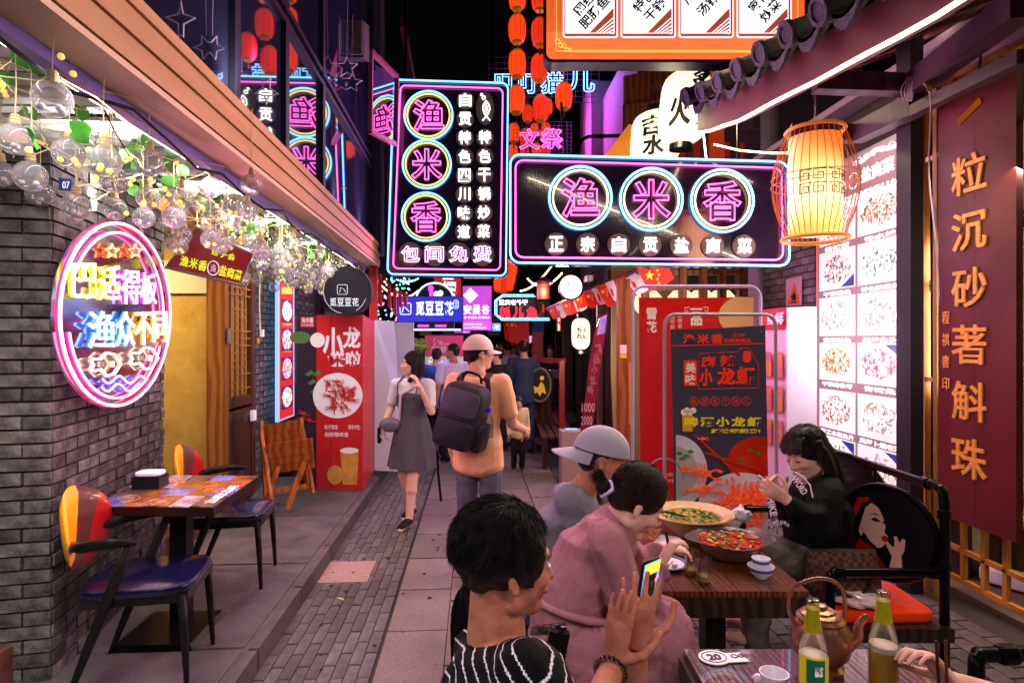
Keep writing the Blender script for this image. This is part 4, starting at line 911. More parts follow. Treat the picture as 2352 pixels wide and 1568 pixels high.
obj('glass_pane', MB().box((LX + .03, 2.9, 2.0), (.01, 2.2, 2.6)), glass('window_glass', (.95, .97, .93), .05), lw)
q = MB(); wf = XF(LX + .02)
for c, x0, y0, x1, y1 in (('面', 2130, 400, 2150, 440), ('道', 2334, 480, 2356, 530), ('唯', 2130, 640, 2152, 680)): write(q, wf, c, x0, y0, x1, y1, .002)
obj('window_character', q, DARK, lw)
bt = thing('interior_bench', 'honey coloured wooden bench inside behind the lattice on the right', 'bench', (3.9, 3.2, 0))
obj('seat', MB().box((3.75, 3.2, .5), (.34, 2.4, .05)), mat('honey_wood', 'c08a3c', .4, col2='9a6a2a', kind='wave', scale=3), bt)
for y in (2.3, 3.2, 4.1): obj('leg', MB().box((3.75, y, .24), (.3, .06, .47)), WOODD, bt)
# ---- bamboo lantern ----
bl = thing('bamboo_lantern', 'big barrel shaped bamboo lantern glowing on a chain under the eave', 'lantern', at(1872, 545, 4.05))
c0 = at(1872, 425, 4.05); s = 4.05 / 1400
prof = [(.045 + .0, .36)]
obj('paper_cylinder', MB().lathe([(56 * s, 108 * s), (57 * s, 60 * s), (58 * s, 0), (57 * s, -60 * s), (56 * s, -112 * s)], c0, 30), mat('lantern_paper', 'ffdf90', .6, emit=(1, .72, .3), es=1.15), bl, smooth=True)
n_ = MATS['lantern_paper'].node_tree; g = n_.nodes.new('ShaderNodeTexGradient'); r = n_.nodes.new('ShaderNodeValToRGB'); tcn = n_.nodes.new('ShaderNodeTexCoord')
sep = n_.nodes.new('ShaderNodeSeparateXYZ'); n_.links.new(tcn.outputs['Generated'], sep.inputs[0]); n_.links.new(sep.outputs[2], r.inputs[0])
e = r.color_ramp.elements; e[0].position = 0; e[0].color = (1, .55, .1, 1); e[1].position = 1; e[1].color = (.95, .09, .01, 1)
for p_, c_ in ((.14, (.95, .6, .18, 1)), (.34, (1.0, .85, .5, 1)), (.58, (1, .75, .33, 1)), (.76, (1, .27, .035, 1))): k = e.new(p_); k.color = c_
n_.links.new(r.outputs[0], n_.nodes['Principled BSDF'].inputs['Emission Color'])
M_BAM = mat('bamboo', 'b85a20', .4, emit=hx('b05018'), es=.15)
for j in range(34):
    A = 2 * pi * j / 34; rib = []
    for i in range(11):
        t = i / 10; rr = (56 + 36 * sin(pi * min(1, t * 1.02)) ** .8) * s if 0 < t < 1 else 62 * s
        rib.append(c0 + V((cos(A) * rr, sin(A) * rr, (122 - 246 * t) * s)))
    obj('rib', MB().tube(rib, .0028, 4), M_BAM, bl)
for z_, rr, th in ((124, 62, .012), (-124, 70, .014), (16, 93, .003), (0, 94, .003)): obj('hoop', MB().tube([c0 + V((cos(2 * pi * j / 30) * rr * s, sin(2 * pi * j / 30) * rr * s, z_ * s)) for j in range(30)], th, 6, True), M_BAM if th < .01 else mat('lantern_rim', 'd08a38', .4, emit=hx('d07818'), es=.25), bl)
q = MB()
def key(q, cx, cy, m_):                # fret pattern on the paper
    pts = [(-13, -13), (13, -13), (13, 8), (-6, 8), (-6, -5), (5, -5), (5, 1)]
    P_ = []
    for x, y in pts: A = (cx + m_ * x) / 58; P_.append(c0 + RT * (58.4 * s * sin(A)) - FW * (58.4 * s * cos(A)) + V((0, 0, (cy - y) * s)))
    q.tube(P_, .0045, 4)
for cx in (-46, -16, 16, 46):
    for cy, m_ in ((10, 1), (-20, 1)): q.mark(); key(q, cx, cy, m_ if cx > 0 else -m_)
obj('fret_pattern', q, mat('fret_brown', '5a200c', .5), bl)
obj('socket', MB().lathe([(0, 0), (20 * s, 0), (20 * s, .01), (0, .01)], c0 - V((0, 0, 118 * s)), 16), WHITEP, bl)
for i in range(9):
    z = 128 + i * 9; c = c0 + V((0, 0, z * s)); a = (V((1, 0, 0)), V((0, 1, 0)))[i % 2]
    obj('chain_link', MB().tube([c + a * cos(2 * pi * j / 10) * .006 + V((0, 0, 1)) * sin(2 * pi * j / 10) * .017 for j in range(10)], .0025, 5, True), mat('pale_steel', 'a8a098', .35, metal=.8), bl)
point('lantern_light', c0 - V((0, 0, .1)), 9, (1, .68, .3), .08, bl)
# ---- red lanterns (one built, then copied) ----
M_RL = mat('red_silk', 'e01808', .5, emit=(1, .045, .012), es=.75); M_OL = mat('lit_red_silk', 'f03010', .5, emit=(1, .06, .006), es=1.1)  # red_silk has no lamp inside; its glow is put into the colour
def red_lantern(m, lit_):
    t = thing('red_lantern', 'red silk lantern', 'lantern', (0, 0, 0)); R_ = .17; H_ = .22
    n = 12; prof = []
    for i in range(9): A = -1.15 + 2.3 * i / 8; prof.append((.075 + (R_ - .075) * cos(A) ** .6, H_ * sin(A) / sin(1.15)))
    sk = obj('silk_body', MB().lathe(prof, n=24), m, t, smooth=True, local=True)
    for z_, s_ in ((-H_, -1), (H_, 1)):
        obj('gilt_band', MB().lathe([(.09, 0), (.1, .012 * s_), (.088, .055 * s_), (.07, .055 * s_)] if s_ > 0 else [(.07, -.055), (.088, -.055), (.1, -.012), (.09, 0)], (0, 0, z_), 16), mat('gilt', 'c89028', .35, metal=.6, emit=hx('c07818'), es=.25), t, local=True)
    rb_ = MB()
    for j in range(10):
        A = 2 * pi * j / 10; rb_.tube([V(((r_ + .003) * cos(A), (r_ + .003) * sin(A), z_)) for r_, z_ in prof], .0035, 3)
    obj('rib', rb_, mat('rib_red', '6a0808', .5), t, local=True, kind='stuff')
    obj('cord', MB().tube([(0, 0, H_ + .05), (0, 0, H_ + .22)], .004, 4), BLACKM, t, local=True)
    obj('tassel', MB().lathe([(.0, -.06), (.018, -.08), (.022, -.2), (0, -.2)], (0, 0, -H_), 8), mat('tassel_red', 'a81010', .7), t, local=True)
    if lit_: obj('glow_core', MB().ell((0, 0, .02), (.05, .05, .08), nu=8, nv=6), mat('core_glow', 'ffc040', .5, emit=(1, .6, .1), es=3), t, local=True)
    return t
pr = red_lantern(M_RL, False); po = red_lantern(M_OL, True)
# px, py, half height px
LN = [(1188, 68, 32, 1), (1240, 76, 32, 0), (1188, 148, 32, 1), (1238, 158, 31, 0), (1295, 130, 30, 0), (1186, 230, 32, 1), (1295, 222, 31, 1), (1242, 250, 30, 0), (1212, 262, 20, 0), (1258, 246, 18, 1), (1188, -8, 32, 1), (1240, -6, 32, 0), (1180, 306, 22, 1), (1208, 318, 22, 0), (1252, 302, 20, 1), (1228, 300, 16, 1), (1178, 352, 20, 1), (1205, 350, 16, 0), (1232, 346, 17, 1), (1254, 348, 17, 0), (1172, 385, 14, 0), (1174, 440, 14, 0), (1171, 500, 13, 0), (1173, 560, 12, 0)] + \
     [(x, y, 7.5, k) for x, y, k in ((1148, 640, 1), (1160, 642, 0), (1172, 636, 1), (1146, 652, 1), (1156, 655, 0), (1168, 650, 1), (1166, 622, 0), (1176, 616, 1), (1160, 612, 1))]
used = {0: False, 1: False}; tm = tree_map(); lc = 0
wd = {0: 'deep red', 1: 'orange glowing'}
for i, (x, y, hp, k) in enumerate(LN):
    d = .27 * 1400 / hp if hp > 10 else 19; src = (pr, po)[k]; loc = at(x, y, d)
    if hp <= 10:
        lab = 'small glowing red lantern in the far cluster under the vertical sign'; gp = 'small red lanterns in the far cluster'
    else:
        row = 'at the top edge of the picture' if y < 20 else 'high in its string' if y < 110 else 'in the middle of its string' if y < 200 else 'low in its string' if y < 280 else 'in the lower bunch' if y < 370 else 'half hidden between the two big neon signs'
        col_ = 'leftmost column' if x < 1195 else 'second column' if x < 1250 else 'rightmost column'
        lab = f'{wd[k]} silk lantern {row}, {col_}'; gp = 'red lanterns hung in strings over the lane'
    if not used[k]: o = src; o.location = loc; used[k] = True
    else: o = copy_tree(src, loc, tree=tm)
    o['label'] = lab; o['group'] = gp; o.rotation_euler.z = i * .7
    if k and hp > 25: point('lantern_light', loc + V((0, 0, .0)), 8, (1, .25, .05), .1)
q = MB()
for x in (1188, 1240, 1295): q.tube([at(x, -60, 12), at(x, 350, 12)], .005, 4)
# ---- paper lanterns near the timber bay ----
def paper(name, label, px, py, rx, ry, d, chars, tilt=0, band=False):
    t = thing(name, label, 'lantern', at(px, py + ry, d)); c = at(px, py, d); s = d / 1400; A0 = radians(tilt)
    ax = (UP * cos(A0) + RT * sin(A0)); N_ = 24; pf = []
    for i in range(N_ + 1):
        u = -1 + 2 * i / N_; r_ = rx * (1 - abs(u) ** 5) ** .5 * .9 + rx * .1 if abs(u) < 1 else rx * .42
        pf.append((max(r_, rx * .4) * s * (1 + (.012 if i % 2 else 0)), u * ry * s))
    obj('paper_body', MB().lathe(pf, c, 28, ax=ax), lit('washi', (1, .88, .62), 1.25), t)
    for u in (-1, 1): obj('black_ring', MB().lathe([(rx * .44 * s, -.03), (rx * .46 * s, .03)], c + ax * (u * ry * s + u * .03), 18, ax=ax), BLACKM, t)
    q = MB()
    for ch, dx, dy, hw, hh_ in chars:
        q.mark(); vs, fs, a0, a1, b0, b1 = glyph(ch, 'fill', .035); out = []
        for v in vs:
            x = dx + ((v.x - a0) / (a1 - a0) - .5) * 2 * hw; y = dy - ((v.y - b0) / (b1 - b0) - .5) * 2 * hh_
            A = x / rx; out.append(c + RT * (rx * 1.03 * s * sin(A)) - FW * (rx * 1.03 * s * cos(A)) - ax * (y * s))
        q.add(out, fs)
    obj('brush_character', q, mat('brush_ink', '181010', .6), t)
    return t
paper('paper_lantern', 'tall cream paper lantern with black characters beside the eave tip', 1572, 248, 56, 84, 6.4, [('炙', 22, -40, 26, 30), ('烧', 18, 25, 26, 34), ('火', -22, 20, 24, 40)], 6)
paper('paper_lantern', 'lower cream paper lantern with two brush characters above the wide sign', 1506, 320, 56, 62, 6.9, [('吉', -22, -14, 24, 22), ('水', -16, 30, 24, 22)], 4)
point('paper_light', at(1540, 290, 6.0), 12, (1, .8, .5), .1)
paper('paper_lantern', 'small round cream lantern with circled writing hanging by the far post', 1334, 766, 21, 35, 8.2, [('ちく', 0, -8, 11, 6), ('れん', 0, 6, 11, 6)])
F = CF(7.6); bd = thing('striped_bag_lantern', 'amber paper lantern tilted beside the lower cream lantern', 'lantern', F.P(1430, 360))
obj('paper_body', MB().prism([F.P(1385, 362), F.P(1445, 285), F.P(1480, 295), F.P(1490, 362)], -FW * -.2), mat('amber_paper', 'd88020', .4, emit=hx('d87818'), es=.6, col2='e8a040', scale=6), bd)
F = CF(8.3); rd = thing('round_white_sign', 'round white backlit sign above the little flags', 'sign', F.P(1312, 688)); obj('case', MB().plate(F, circ(1312, 659, 29, 30), -.1, 0), BLACKM, rd); obj('face', MB().plate(F, circ(1311, 659, 26, 27), .0, .006), lit('white_lit2', (1, 1, .96), 1.5), rd)
q = MB(); write(q, F, '老外', 1300, 648, 1324, 658, .008); write(q, F, '酒馆', 1302, 664, 1322, 673, .008); obj('character', q, mat('grey_ink', '606060', .5), rd)
# palace lantern
F = CF(10); pl_ = thing('palace_lantern', 'six sided dark palace lantern with red lit panes over the lane', 'lantern', at(1248, 695, 10)); c = at(1248, 668, 10); s = 10 / 1400
def hexr(r, z): return [c + V((r * s * cos(a * pi / 3), r * s * sin(a * pi / 3), z * s)) for a in range(6)]
obj('roof', MB().lathe([(0, 34 * s), (6 * s, 30 * s), (24 * s, 22 * s), (26 * s, 20 * s), (0, 18 * s)], c, 6), DARK, pl_)
for a in range(6):
    p0, p1 = hexr(13, -20), hexr(13, 18); obj('post', MB().bar(p0[a], p1[a], .025, .025), DARK, pl_)
    p0, p1 = hexr(12, -18), hexr(12, 16); b = (a + 1) % 6; obj('red_pane', MB().quad(p0[a], p0[b], p1[b], p1[a]), mat('red_pane', 'f04030', .4, emit=(1, .06, .04), es=1.6), pl_)
obj('base', MB().lathe([(0, -28 * s), (10 * s, -26 * s), (15 * s, -20 * s), (0, -19 * s)], c, 6), DARK, pl_); obj('tassel', MB().lathe([(0, -28 * s), (2.5 * s, -32 * s), (3 * s, -50 * s), (0, -50 * s)], c, 8), MATS['tassel_red'], pl_)
point('palace_light', at(1248, 668, 9.8), 8, (1, .3, .2), .1); point('round_lantern_light', at(1334, 815, 8.1), 7, (1, .85, .55), .05); point('round_sign_light', at(1290, 715, 8.3), 6, (1, .97, .9), .08)
# string light garlands
def sag(a, b, n, dz): return [a.lerp(b, i / n) - V((0, 0, dz * 4 * (i / n) * (1 - i / n))) for i in range(n + 1)]
def garland(label, a, b, n, dz, m, r=.012):
    t = thing('light_garland', label, 'string lights', a.lerp(b, .5) - V((0, 0, dz))); P_ = sag(a, b, n, dz); obj('wire', MB().tube(P_, .003, 4), BLACKM, t)
    sh = mesh_of(MB().ell((0, 0, 0), r, nu=6, nv=4), m); share('light_bead', [sh], P_, t); return t
WL = neon('warm_bead', (1, .75, .4), 5); CL = neon('cool_bead', (.4, .9, .7), 4); CL.cycles.emission_sampling = 'NONE'; WL.cycles.emission_sampling = 'NONE'
garland('zigzag of warm beads hung left of the blue sign', at(862, 640, 12), at(960, 668, 15), 30, .25, WL, .02); garland('cool coloured beads strung over the far left roofs', at(862, 612, 14), at(960, 640, 18), 26, .2, CL, .025)
garland('warm light string descending over the far lane', at(1266, 612, 12), at(1196, 668, 14), 24, .1, WL, .02); garland('bright bead string sagging beside the palace lantern', at(1212, 640, 14), at(1290, 628, 11), 24, .2, WL, .02)
# red ribbon lantern garland at left beyond the canopy
for i, (x, y0_, y1_) in enumerate(((872, 628, 706), (893, 648, 712), (906, 660, 728), (918, 664, 710), (930, 668, 705))):
    obj('red_ribbon', MB().prism([at(x - 4, y0_, 8.6), at(x + 4, y0_ + 4, 8.6), at(x + 5, y1_, 8.6), at(x - 3, y1_ - 8, 8.6)], FW * .03), mat('ribbon_red', '9c1a1a', .6, emit=hx('901010'), es=.12), label='red cloth ribbon hanging beyond the canopy end', category='ribbon', group='red ribbons beyond the canopy end')
# ---- bulbs under the canopy ----
M_GB = glass('bulb_glass', (.97, .95, .95), .12, .02, op=.055); M_CAPB = mat('bulb_cap', 'b8a078', .35, metal=.6); M_TW = mat('twine', 'b09a70', .8)
M_WB = mat('white_ball', 'a89ca4', .5); M_YB = mat('yellow_ball', 'f0e060', .4, emit=(1, .75, .15), es=.6, sample=False)
def bulb(mball):
    t = thing('glass_bulb', 'bulb', 'glass bulb', (0, 0, 0)); R_ = .058
    obj('glass_globe', MB().ell((0, 0, 0), R_, nu=20, nv=12), M_GB, t, smooth=True, local=True)
    obj('screw_cap', MB().lathe([(.017, .053), (.02, .06), (.017, .066), (.019, .072), (.016, .078), (.018, .084), (.012, .092), (0, .094)], n=10), M_CAPB, t, local=True)
    b = MB(); rr_ = random.Random(2)
    for j in range(3): b.ell((rr_.uniform(-.022, .022), rr_.uniform(-.022, .022), -.038 + .007 * j), .0115, nu=8, nv=6)
    obj('ball', b, mball, t, smooth=True, local=True, kind='stuff')
    obj('twine', MB().tube([(0, 0, .09), (.004, 0, .2), (0, .003, .42)], .0022, 4), M_TW, t, local=True)
    return t
bw_, by_ = bulb(M_WB), bulb(M_YB); tm = tree_map()
BL = [(120, 228, 42, 0), (35, 320, 36, 0), (158, 352, 35, 1), (240, 370, 36, 1), (343, 375, 31, 0), (70, 405, 35, 0), (92, 445, 29, 0), (260, 412, 30, 0), (175, 475, 31, 0), (2, 400, 30, 0), (-4, 192, 34, 1), (263, 480, 26, 0), (340, 455, 26, 1), (415, 455, 27, 1), (207, 480, 22, 0), (305, 458, 19, 0), (140, 502, 24, 0), (330, 500, 24, 0), (400, 500, 25, 0), (486, 430, 24, 0), (464, 468, 21, 1), (535, 478, 21, 1), (567, 484, 22, 0), (578, 424, 24, 0), (420, 540, 20, 0), (466, 532, 17, 1), (500, 520, 19, 0), (524, 512, 18, 1), (548, 522, 17, 0), (598, 520, 17, 1)]
pos = [(at(x, y, .058 * 1400 / r), k) for x, y, r, k in BL]
rb2 = random.Random(11)
while len(pos) < 150:
    X_ = rb2.uniform(-2.3, -1.40); Y_ = 3.6 + 4.2 * rb2.random() ** .8; Z_ = rb2.uniform(2.26, 2.56)
    p = V((X_, Y_, Z_))
    if all((p - a).length > .115 for a, _ in pos): pos.append((p, rb2.random() < .4))
us = {0: 0, 1: 0}
for i, (p, k) in enumerate(pos):
    k = int(k); s_ = (bw_, by_)[k]
    if not us[k]: o = s_; o.location = p; us[k] = 1
    else: o = copy_tree(s_, p, rz=i * 1.3, tree=tm)
    if i < 12:
        pl = ['largest clear bulb with white beads hanging nearest the viewer', 'clear bulb with white beads at the left edge below the vines', 'yellow beaded bulb right of the bulb at the left edge', 'yellow beaded bulb above a smaller white beaded one', 'clear bulb highest and rightmost of the near bulbs', 'clear bulb overlapping a smaller one near the house number plate', 'smaller clear bulb left of the house number plate', 'clear bulb tucked under the second yellow beaded bulb', 'clear bulb hanging above the left shoulder of the oval sign', 'clear bulb cut by the left picture edge', 'yellow beaded bulb cut by the left edge near the leaves', 'clear bulb just above the top of the oval sign'][i]
        o['label'] = pl
    elif k: o['label'] = 'clear glass bulb holding yellow lit beads under the canopy'
    else: o['label'] = 'clear glass bulb holding white beads under the canopy'
    o['group'] = ('bulbs with white beads under the canopy', 'bulbs with yellow lit beads under the canopy')[k]
# ---- vines, twigs, leaves, yellow berries ----
vn = thing('vine_garland', 'tangle of dry twigs with green leaves hung under the canopy', 'vine', (-1.9, 4.6, 2.5))
q = MB(); rv = random.Random(4)
for i in range(230):
    p = V((rv.uniform(-2.9, -1.42), rv.uniform(1.9, 7.9), rv.uniform(2.56, 2.8))); pts = [p]; d = V((rv.uniform(-.3, .3), rv.uniform(-1, 1), rv.uniform(-.25, .1))).normalized()
    for j in range(4): d = (d + V((rv.uniform(-.6, .6), rv.uniform(-.5, .5), rv.uniform(-.5, .3)))).normalized(); p = p + d * .12; p.z = max(p.z, 2.42); pts.append(p.copy())
    q.tube(pts, .0028, 3)
obj('twig', q, M_TW, vn, kind='stuff')
M_LF = mat('vine_leaf', '1c5216', .45, col2='3f7a26', scale=18, rnd=.4, spec=.4)
def leafm(m=M_LF):
    b = MB(); P_ = [(0, 0), (.02, .014), (.038, .03), (.036, .055), (.018, .075), (0, .082), (-.018, .075), (-.036, .055), (-.038, .03), (-.02, .014)]
    b.add([(x, y, .008 * sin(x * 90) + .25 * abs(x)) for x, y in P_] + [(0, .04, -.003)], [(i, (i + 1) % 10, 10) for i in range(10)]); return mesh_of(b, m, 'leaf', True)
lm_ = leafm(); Pi = wm(vn).inverted()
lp_ = [at(165, 172, 2.2), at(200, 178, 2.25), at(60, 165, 2.3), at(20, 205, 2.3), at(215, 232, 2.4), at(315, 262, 2.6), at(205, 330, 2.3), at(118, 36, 2.4), at(240, 228, 2.4), at(85, 345, 2.1), at(400, 365, 3.2)]
for i in range(190):
    p = lp_[i] if i < len(lp_) else V((rv.uniform(-2.6, -1.42), 2.2 + 5.7 * rv.random() ** .75, rv.uniform(2.5, 2.74)))
    if i >= len(lp_) and p.y < 3.2 and rv.random() < .6: p.y += 3
    o = bpy.data.objects.new('leaf', lm_); COL.objects.link(o); o.parent = vn; o.location = Pi @ p; k = rv.uniform(.8, 1.3); o.scale = (k, k, k); o.rotation_euler = (rv.uniform(.6, 2.2), rv.uniform(-.8, .8), rv.uniform(0, 6.28))
bs = thing('berry_string', 'black string of small yellow ball lights winding among the vines', 'string lights', (-1.7, 4.5, 2.4))
P_ = [at(300, 140, 2.5), at(345, 250, 2.6), at(380, 370, 2.7)]
mq = mesh_of(MB().ell((0, 0, 0), .0115, nu=8, nv=6), M_YB)
pp = [at(x, y, d) for x, y, d in ((168, 170, 2.1), (245, 310, 2.5), (298, 364, 2.6), (345, 412, 2.7), (200, 372, 2.4), (305, 412, 2.7), (220, 408, 2.5), (155, 300, 2.2), (140, 130, 2.0), (66, 345, 2.0), (205, 345, 2.3), (2, 195, 1.8), (378, 434, 2.9), (290, 490, 2.8))] + [V((rv.uniform(-2.2, -1.42), rv.uniform(3, 7.9), rv.uniform(2.35, 2.7))) for i in range(40)]
share('berry_light', [mq], pp, bs); q = MB()
q.tube([at(150, -20, 2.4), at(185, 70, 2.4), at(215, 200, 2.5), at(262, 300, 2.5), at(300, 364, 2.6), at(345, 412, 2.7), at(420, 440, 3)], .003, 4); obj('wire', q, BLACKM, bs)
fb = MB()
for i in range(120): fb.ell((rv.uniform(-2.0, -1.42), rv.uniform(4.2, 7.9), rv.uniform(2.42, 2.72)), .0055, nu=5, nv=4)
obj('fairy_light', fb, neon('fairy_glow', (1, .85, .5), 5), bs, kind='stuff'); MATS['fairy_glow'].cycles.emission_sampling = 'NONE'
# hanging power cord
t = thing('pull_cord', 'beige cord with a plug and wooden toggle hanging in front of the brick wall', 'cord', at(597, 780, 5.9))
obj('cord', MB().tube([at(597, 626, 5.9), at(596, 700, 5.9), at(598, 770, 5.9)], .006, 5), mat('beige_cord', 'c8b088', .6), t); obj('plug', MB().box(at(602, 765, 5.88), (.03, .03, .07)), WHITEP, t); obj('toggle', MB().lathe([(0, -.03), (.015, -.02), (.012, .03), (0, .035)], at(593, 783, 5.9), 8), mat('toggle_wood', 'c08a30', .5), t)
# ---- flags along the little roof ----
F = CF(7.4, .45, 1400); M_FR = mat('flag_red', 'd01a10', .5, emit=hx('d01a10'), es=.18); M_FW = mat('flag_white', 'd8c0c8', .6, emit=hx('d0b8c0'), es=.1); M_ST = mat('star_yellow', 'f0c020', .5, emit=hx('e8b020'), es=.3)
# top-left, top-right, bottom-right, bottom-left in view pixels
FL = [((1258, 708), (1276, 700), (1288, 728), (1270, 732), 0, .0), ((1275, 702), (1290, 696), (1302, 724), (1290, 730), 1, 0), ((1290, 696), (1316, 684), (1328, 716), (1300, 724), 0, 1), ((1316, 686), (1334, 676), (1350, 706), (1326, 716), 1, 0), ((1316, 682), (1342, 672), (1352, 700), (1328, 708), 0, 1), ((1338, 672), (1368, 660), (1384, 700), (1356, 708), 0, 1), ((1362, 664), (1384, 652), (1404, 690), (1378, 700), 1, 0), ((1368, 658), (1402, 646), (1418, 690), (1396, 706), 0, 1), ((1390, 650), (1414, 640), (1436, 680), (1412, 692), 1, 0), ((1408, 644), (1438, 626), (1452, 676), (1432, 694), 0, 1), ((1436, 640), (1470, 618), (1492, 664), (1462, 676), 1, 0), ((1462, 616), (1532, 612), (1548, 640), (1492, 670), 0, 1)]
for i, (a, b, c, d_, wht, st) in enumerate(FL):
    nm_ = 'far' if i < 3 else 'middle' if i < 7 else 'near'; F2 = CF(9.6 - i * .26)
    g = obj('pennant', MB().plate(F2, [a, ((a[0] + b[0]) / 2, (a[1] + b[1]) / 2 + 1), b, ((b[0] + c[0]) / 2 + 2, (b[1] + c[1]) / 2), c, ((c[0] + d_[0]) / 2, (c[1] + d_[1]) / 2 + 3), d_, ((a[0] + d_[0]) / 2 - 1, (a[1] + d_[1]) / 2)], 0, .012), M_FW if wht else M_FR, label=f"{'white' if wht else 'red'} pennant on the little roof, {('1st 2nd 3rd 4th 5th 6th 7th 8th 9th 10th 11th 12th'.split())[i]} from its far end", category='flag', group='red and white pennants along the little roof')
    q = MB(); cx, cy = a[0] * .6 + b[0] * .25 + d_[0] * .15, a[1] * .35 + b[1] * .35 + d_[1] * .3 + 2; w_ = b[0] - a[0]
    if not wht:
        q.plate(F2, star(cx + w_ * .1, cy, w_ * .17), .013, .016)
        for j in range(4): q.plate(F2, star(cx + w_ * (.36 + .05 * (j % 2)), cy - w_ * .16 + j * w_ * .14, w_ * .06), .013, .016)
    else: q.plate(F2, [(cx, cy), (cx + w_ * .3, cy + 4), (cx + w_ * .5, cy + 22), (cx + w_ * .2, cy + 16)], .013, .016)
    obj('star' if not wht else 'ribbon_print', q, M_ST if not wht else M_FR, g)
    for ch in [o for o in COL.objects if o.parent == g]: pass
for i, (x0, y0, x1, y1) in enumerate(((1156, 735, 1192, 786), (1166, 736, 1214, 790))):
    F2 = CF(12.2 - i * .3); g = obj('flag', MB().plate(F2, [(x0, y0), ((x0 + x1) / 2, y0 + 3), (x1, y0), (x1 + 2, y1 - 4), ((x0 + x1) / 2, y1), (x0 + 4, y1 - 6)], 0, .02), M_FR, label=['red flag hanging behind the frontmost red flag under the framed neon', 'frontmost red five star flag hanging under the framed neon sign'][i], category='flag')
    q = MB(); q.plate(F2, star(x0 + 10, y0 + 10, 4), .022, .025); [q.plate(F2, star(x0 + 17 + j, y0 + 5 + j * 4, 1.6), .022, .025) for j in range(3)]; obj('star', q, M_ST, g)
# ---- banner stands ----
def tubeframe(t, F, x0, x1, y0, y1, z, m, r=.012, rr=26):
    P_ = [(x0, y1), (x0, y0 + rr)] + [(x0 + rr - rr * cos(radians(a)), y0 + rr - rr * sin(radians(a))) for a in (15, 35, 55, 75)] + [(x0 + rr, y0), (x1 - rr, y0)] + [(x1 - rr + rr * sin(radians(a)), y0 + rr - rr * cos(radians(a))) for a in (15, 35, 55, 75)] + [(x1, y0 + rr), (x1 + 4, y1)]
    obj('tube_frame', MB().tube([F.P(x, y, z) for x, y in P_], r, 8), m, t)
def floor_y(d): return 784 + 1.7 * 1400 / d
M_FRV = mat('white_frame', 'a89cb8', .4)
F = CF(4.5); rbn = thing('red_banner_stand', 'tall red banner on a white tube frame behind the black banner', 'banner stand', F.P(1600, floor_y(4.5)))
tubeframe(rbn, F, 1452, 1744, 658, floor_y(4.5), .02, M_FRV)
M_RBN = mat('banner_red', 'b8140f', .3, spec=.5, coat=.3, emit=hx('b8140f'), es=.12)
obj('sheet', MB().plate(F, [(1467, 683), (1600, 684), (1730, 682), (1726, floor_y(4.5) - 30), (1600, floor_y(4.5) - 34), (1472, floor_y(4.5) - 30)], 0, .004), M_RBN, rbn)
q = MB(); write(q, F, '雪', 1484, 707, 1508, 734, .008, 'fill', .04); write(q, F, '花', 1484, 737, 1508, 764, .008, 'fill', .04); write(q, F, '一', 1585, 708, 1612, 712, .008); write(q, F, '品', 1586, 716, 1612, 748, .008, 'fill', .04)
for i, c in enumerate('消费者'): write(q, F, c, 1556, 720 + i * 12, 1566, 730 + i * 12, .008)
for i, c in enumerate('即可获'): write(q, F, c, 1539, 722 + i * 12, 1549, 732 + i * 12, .008)
write(q, F, '活动区域:四川', 1492, 1084, 1552, 1094, .008); write(q, F, '时间:2020', 1506, 1098, 1552, 1107, .008)
for m_ in (-1, 1): line(q, F, [(1599 + m_ * 16, 706), (1599 + m_ * 26, 706), (1599 + m_ * 26, 716), (1599 + m_ * 20, 716), (1599 + m_ * 20, 711)], .003, .006)
obj('character', q, mat('banner_cream', 'e8d8c8', .5), rbn)
q = MB(); q.plate(F, circ(1700, 726, 50, 44, 20, 90, 270) + [(1700, 682), (1730, 683), (1729, 775), (1700, 770)], .005, .008); obj('tan_print', q, mat('tan_print', 'd8a870', .4), rbn)
# black banner with crawfish
F = CF(3.95, -.05, 1655); bb = thing('black_banner_stand', 'dark banner stand with red lettering and crawfish dishes behind the table', 'banner stand', F.P(1655, floor_y(3.95)))
tubeframe(bb, F, 1524, 1778, 722, floor_y(3.95), .02, mat('steel_frame', 'a8a4a8', .35, metal=.5), .0115)
obj('sheet', MB().plate(F, [(1540, 757), (1640, 754), (1757, 747), (1766, 1215), (1650, 1222), (1549, 1218)], 0, .004), mat('banner_slate', '3c3a4a', .35, spec=.5, coat=.2, bump=.05, scale=6), bb)
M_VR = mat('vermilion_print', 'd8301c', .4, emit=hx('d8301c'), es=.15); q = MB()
for i, c in enumerate('渔米香'): write(q, F, c, 1568 + i * 32, 767, 1596 + i * 32, 789, .006, 'fill', .035)
write(q, F, '正宗', 1682, 766, 1710, 774, .006, 'fill', .01); write(q, F, '自贡盐商菜', 1664, 777, 1724, 787, .006, 'fill', .02)
q.plate(F, [(1542, 793), (1757, 788), (1757, 790), (1542, 795)], .004, .006)
q.plate(F, rrect(1570, 827, 1600, 886, 3), .004, .006)
write(q, F, '麻', 1609, 817, 1644, 843, .006, 'fill', .02); write(q, F, '辣', 1653, 815, 1690, 841, .006, 'fill', .02)
write(q, F, '小', 1606, 846, 1636, 886, .006, 'fill', .04); write(q, F, '龙', 1646, 844, 1688, 884, .006, 'fill', .04); write(q, F, '虾', 1690, 842, 1732, 884, .006, 'fill', .04)
line(q, F, [(1604, 893), (1604, 812), (1695, 808), (1700, 800), (1720, 800), (1741, 836), (1741, 891), (1604, 893)], .0015, .006); q.plate(F, rrect(1706, 806, 1724, 832, 6), .004, .007)
for i, c in enumerate('就是这个味儿'): x = 1594 + i * 24; ring(q, F, x, 921, 10, .0016, .005); write(q, F, c, x - 6, 915, x + 6, 927, .006)
obj('red_character', q, M_VR, bb)
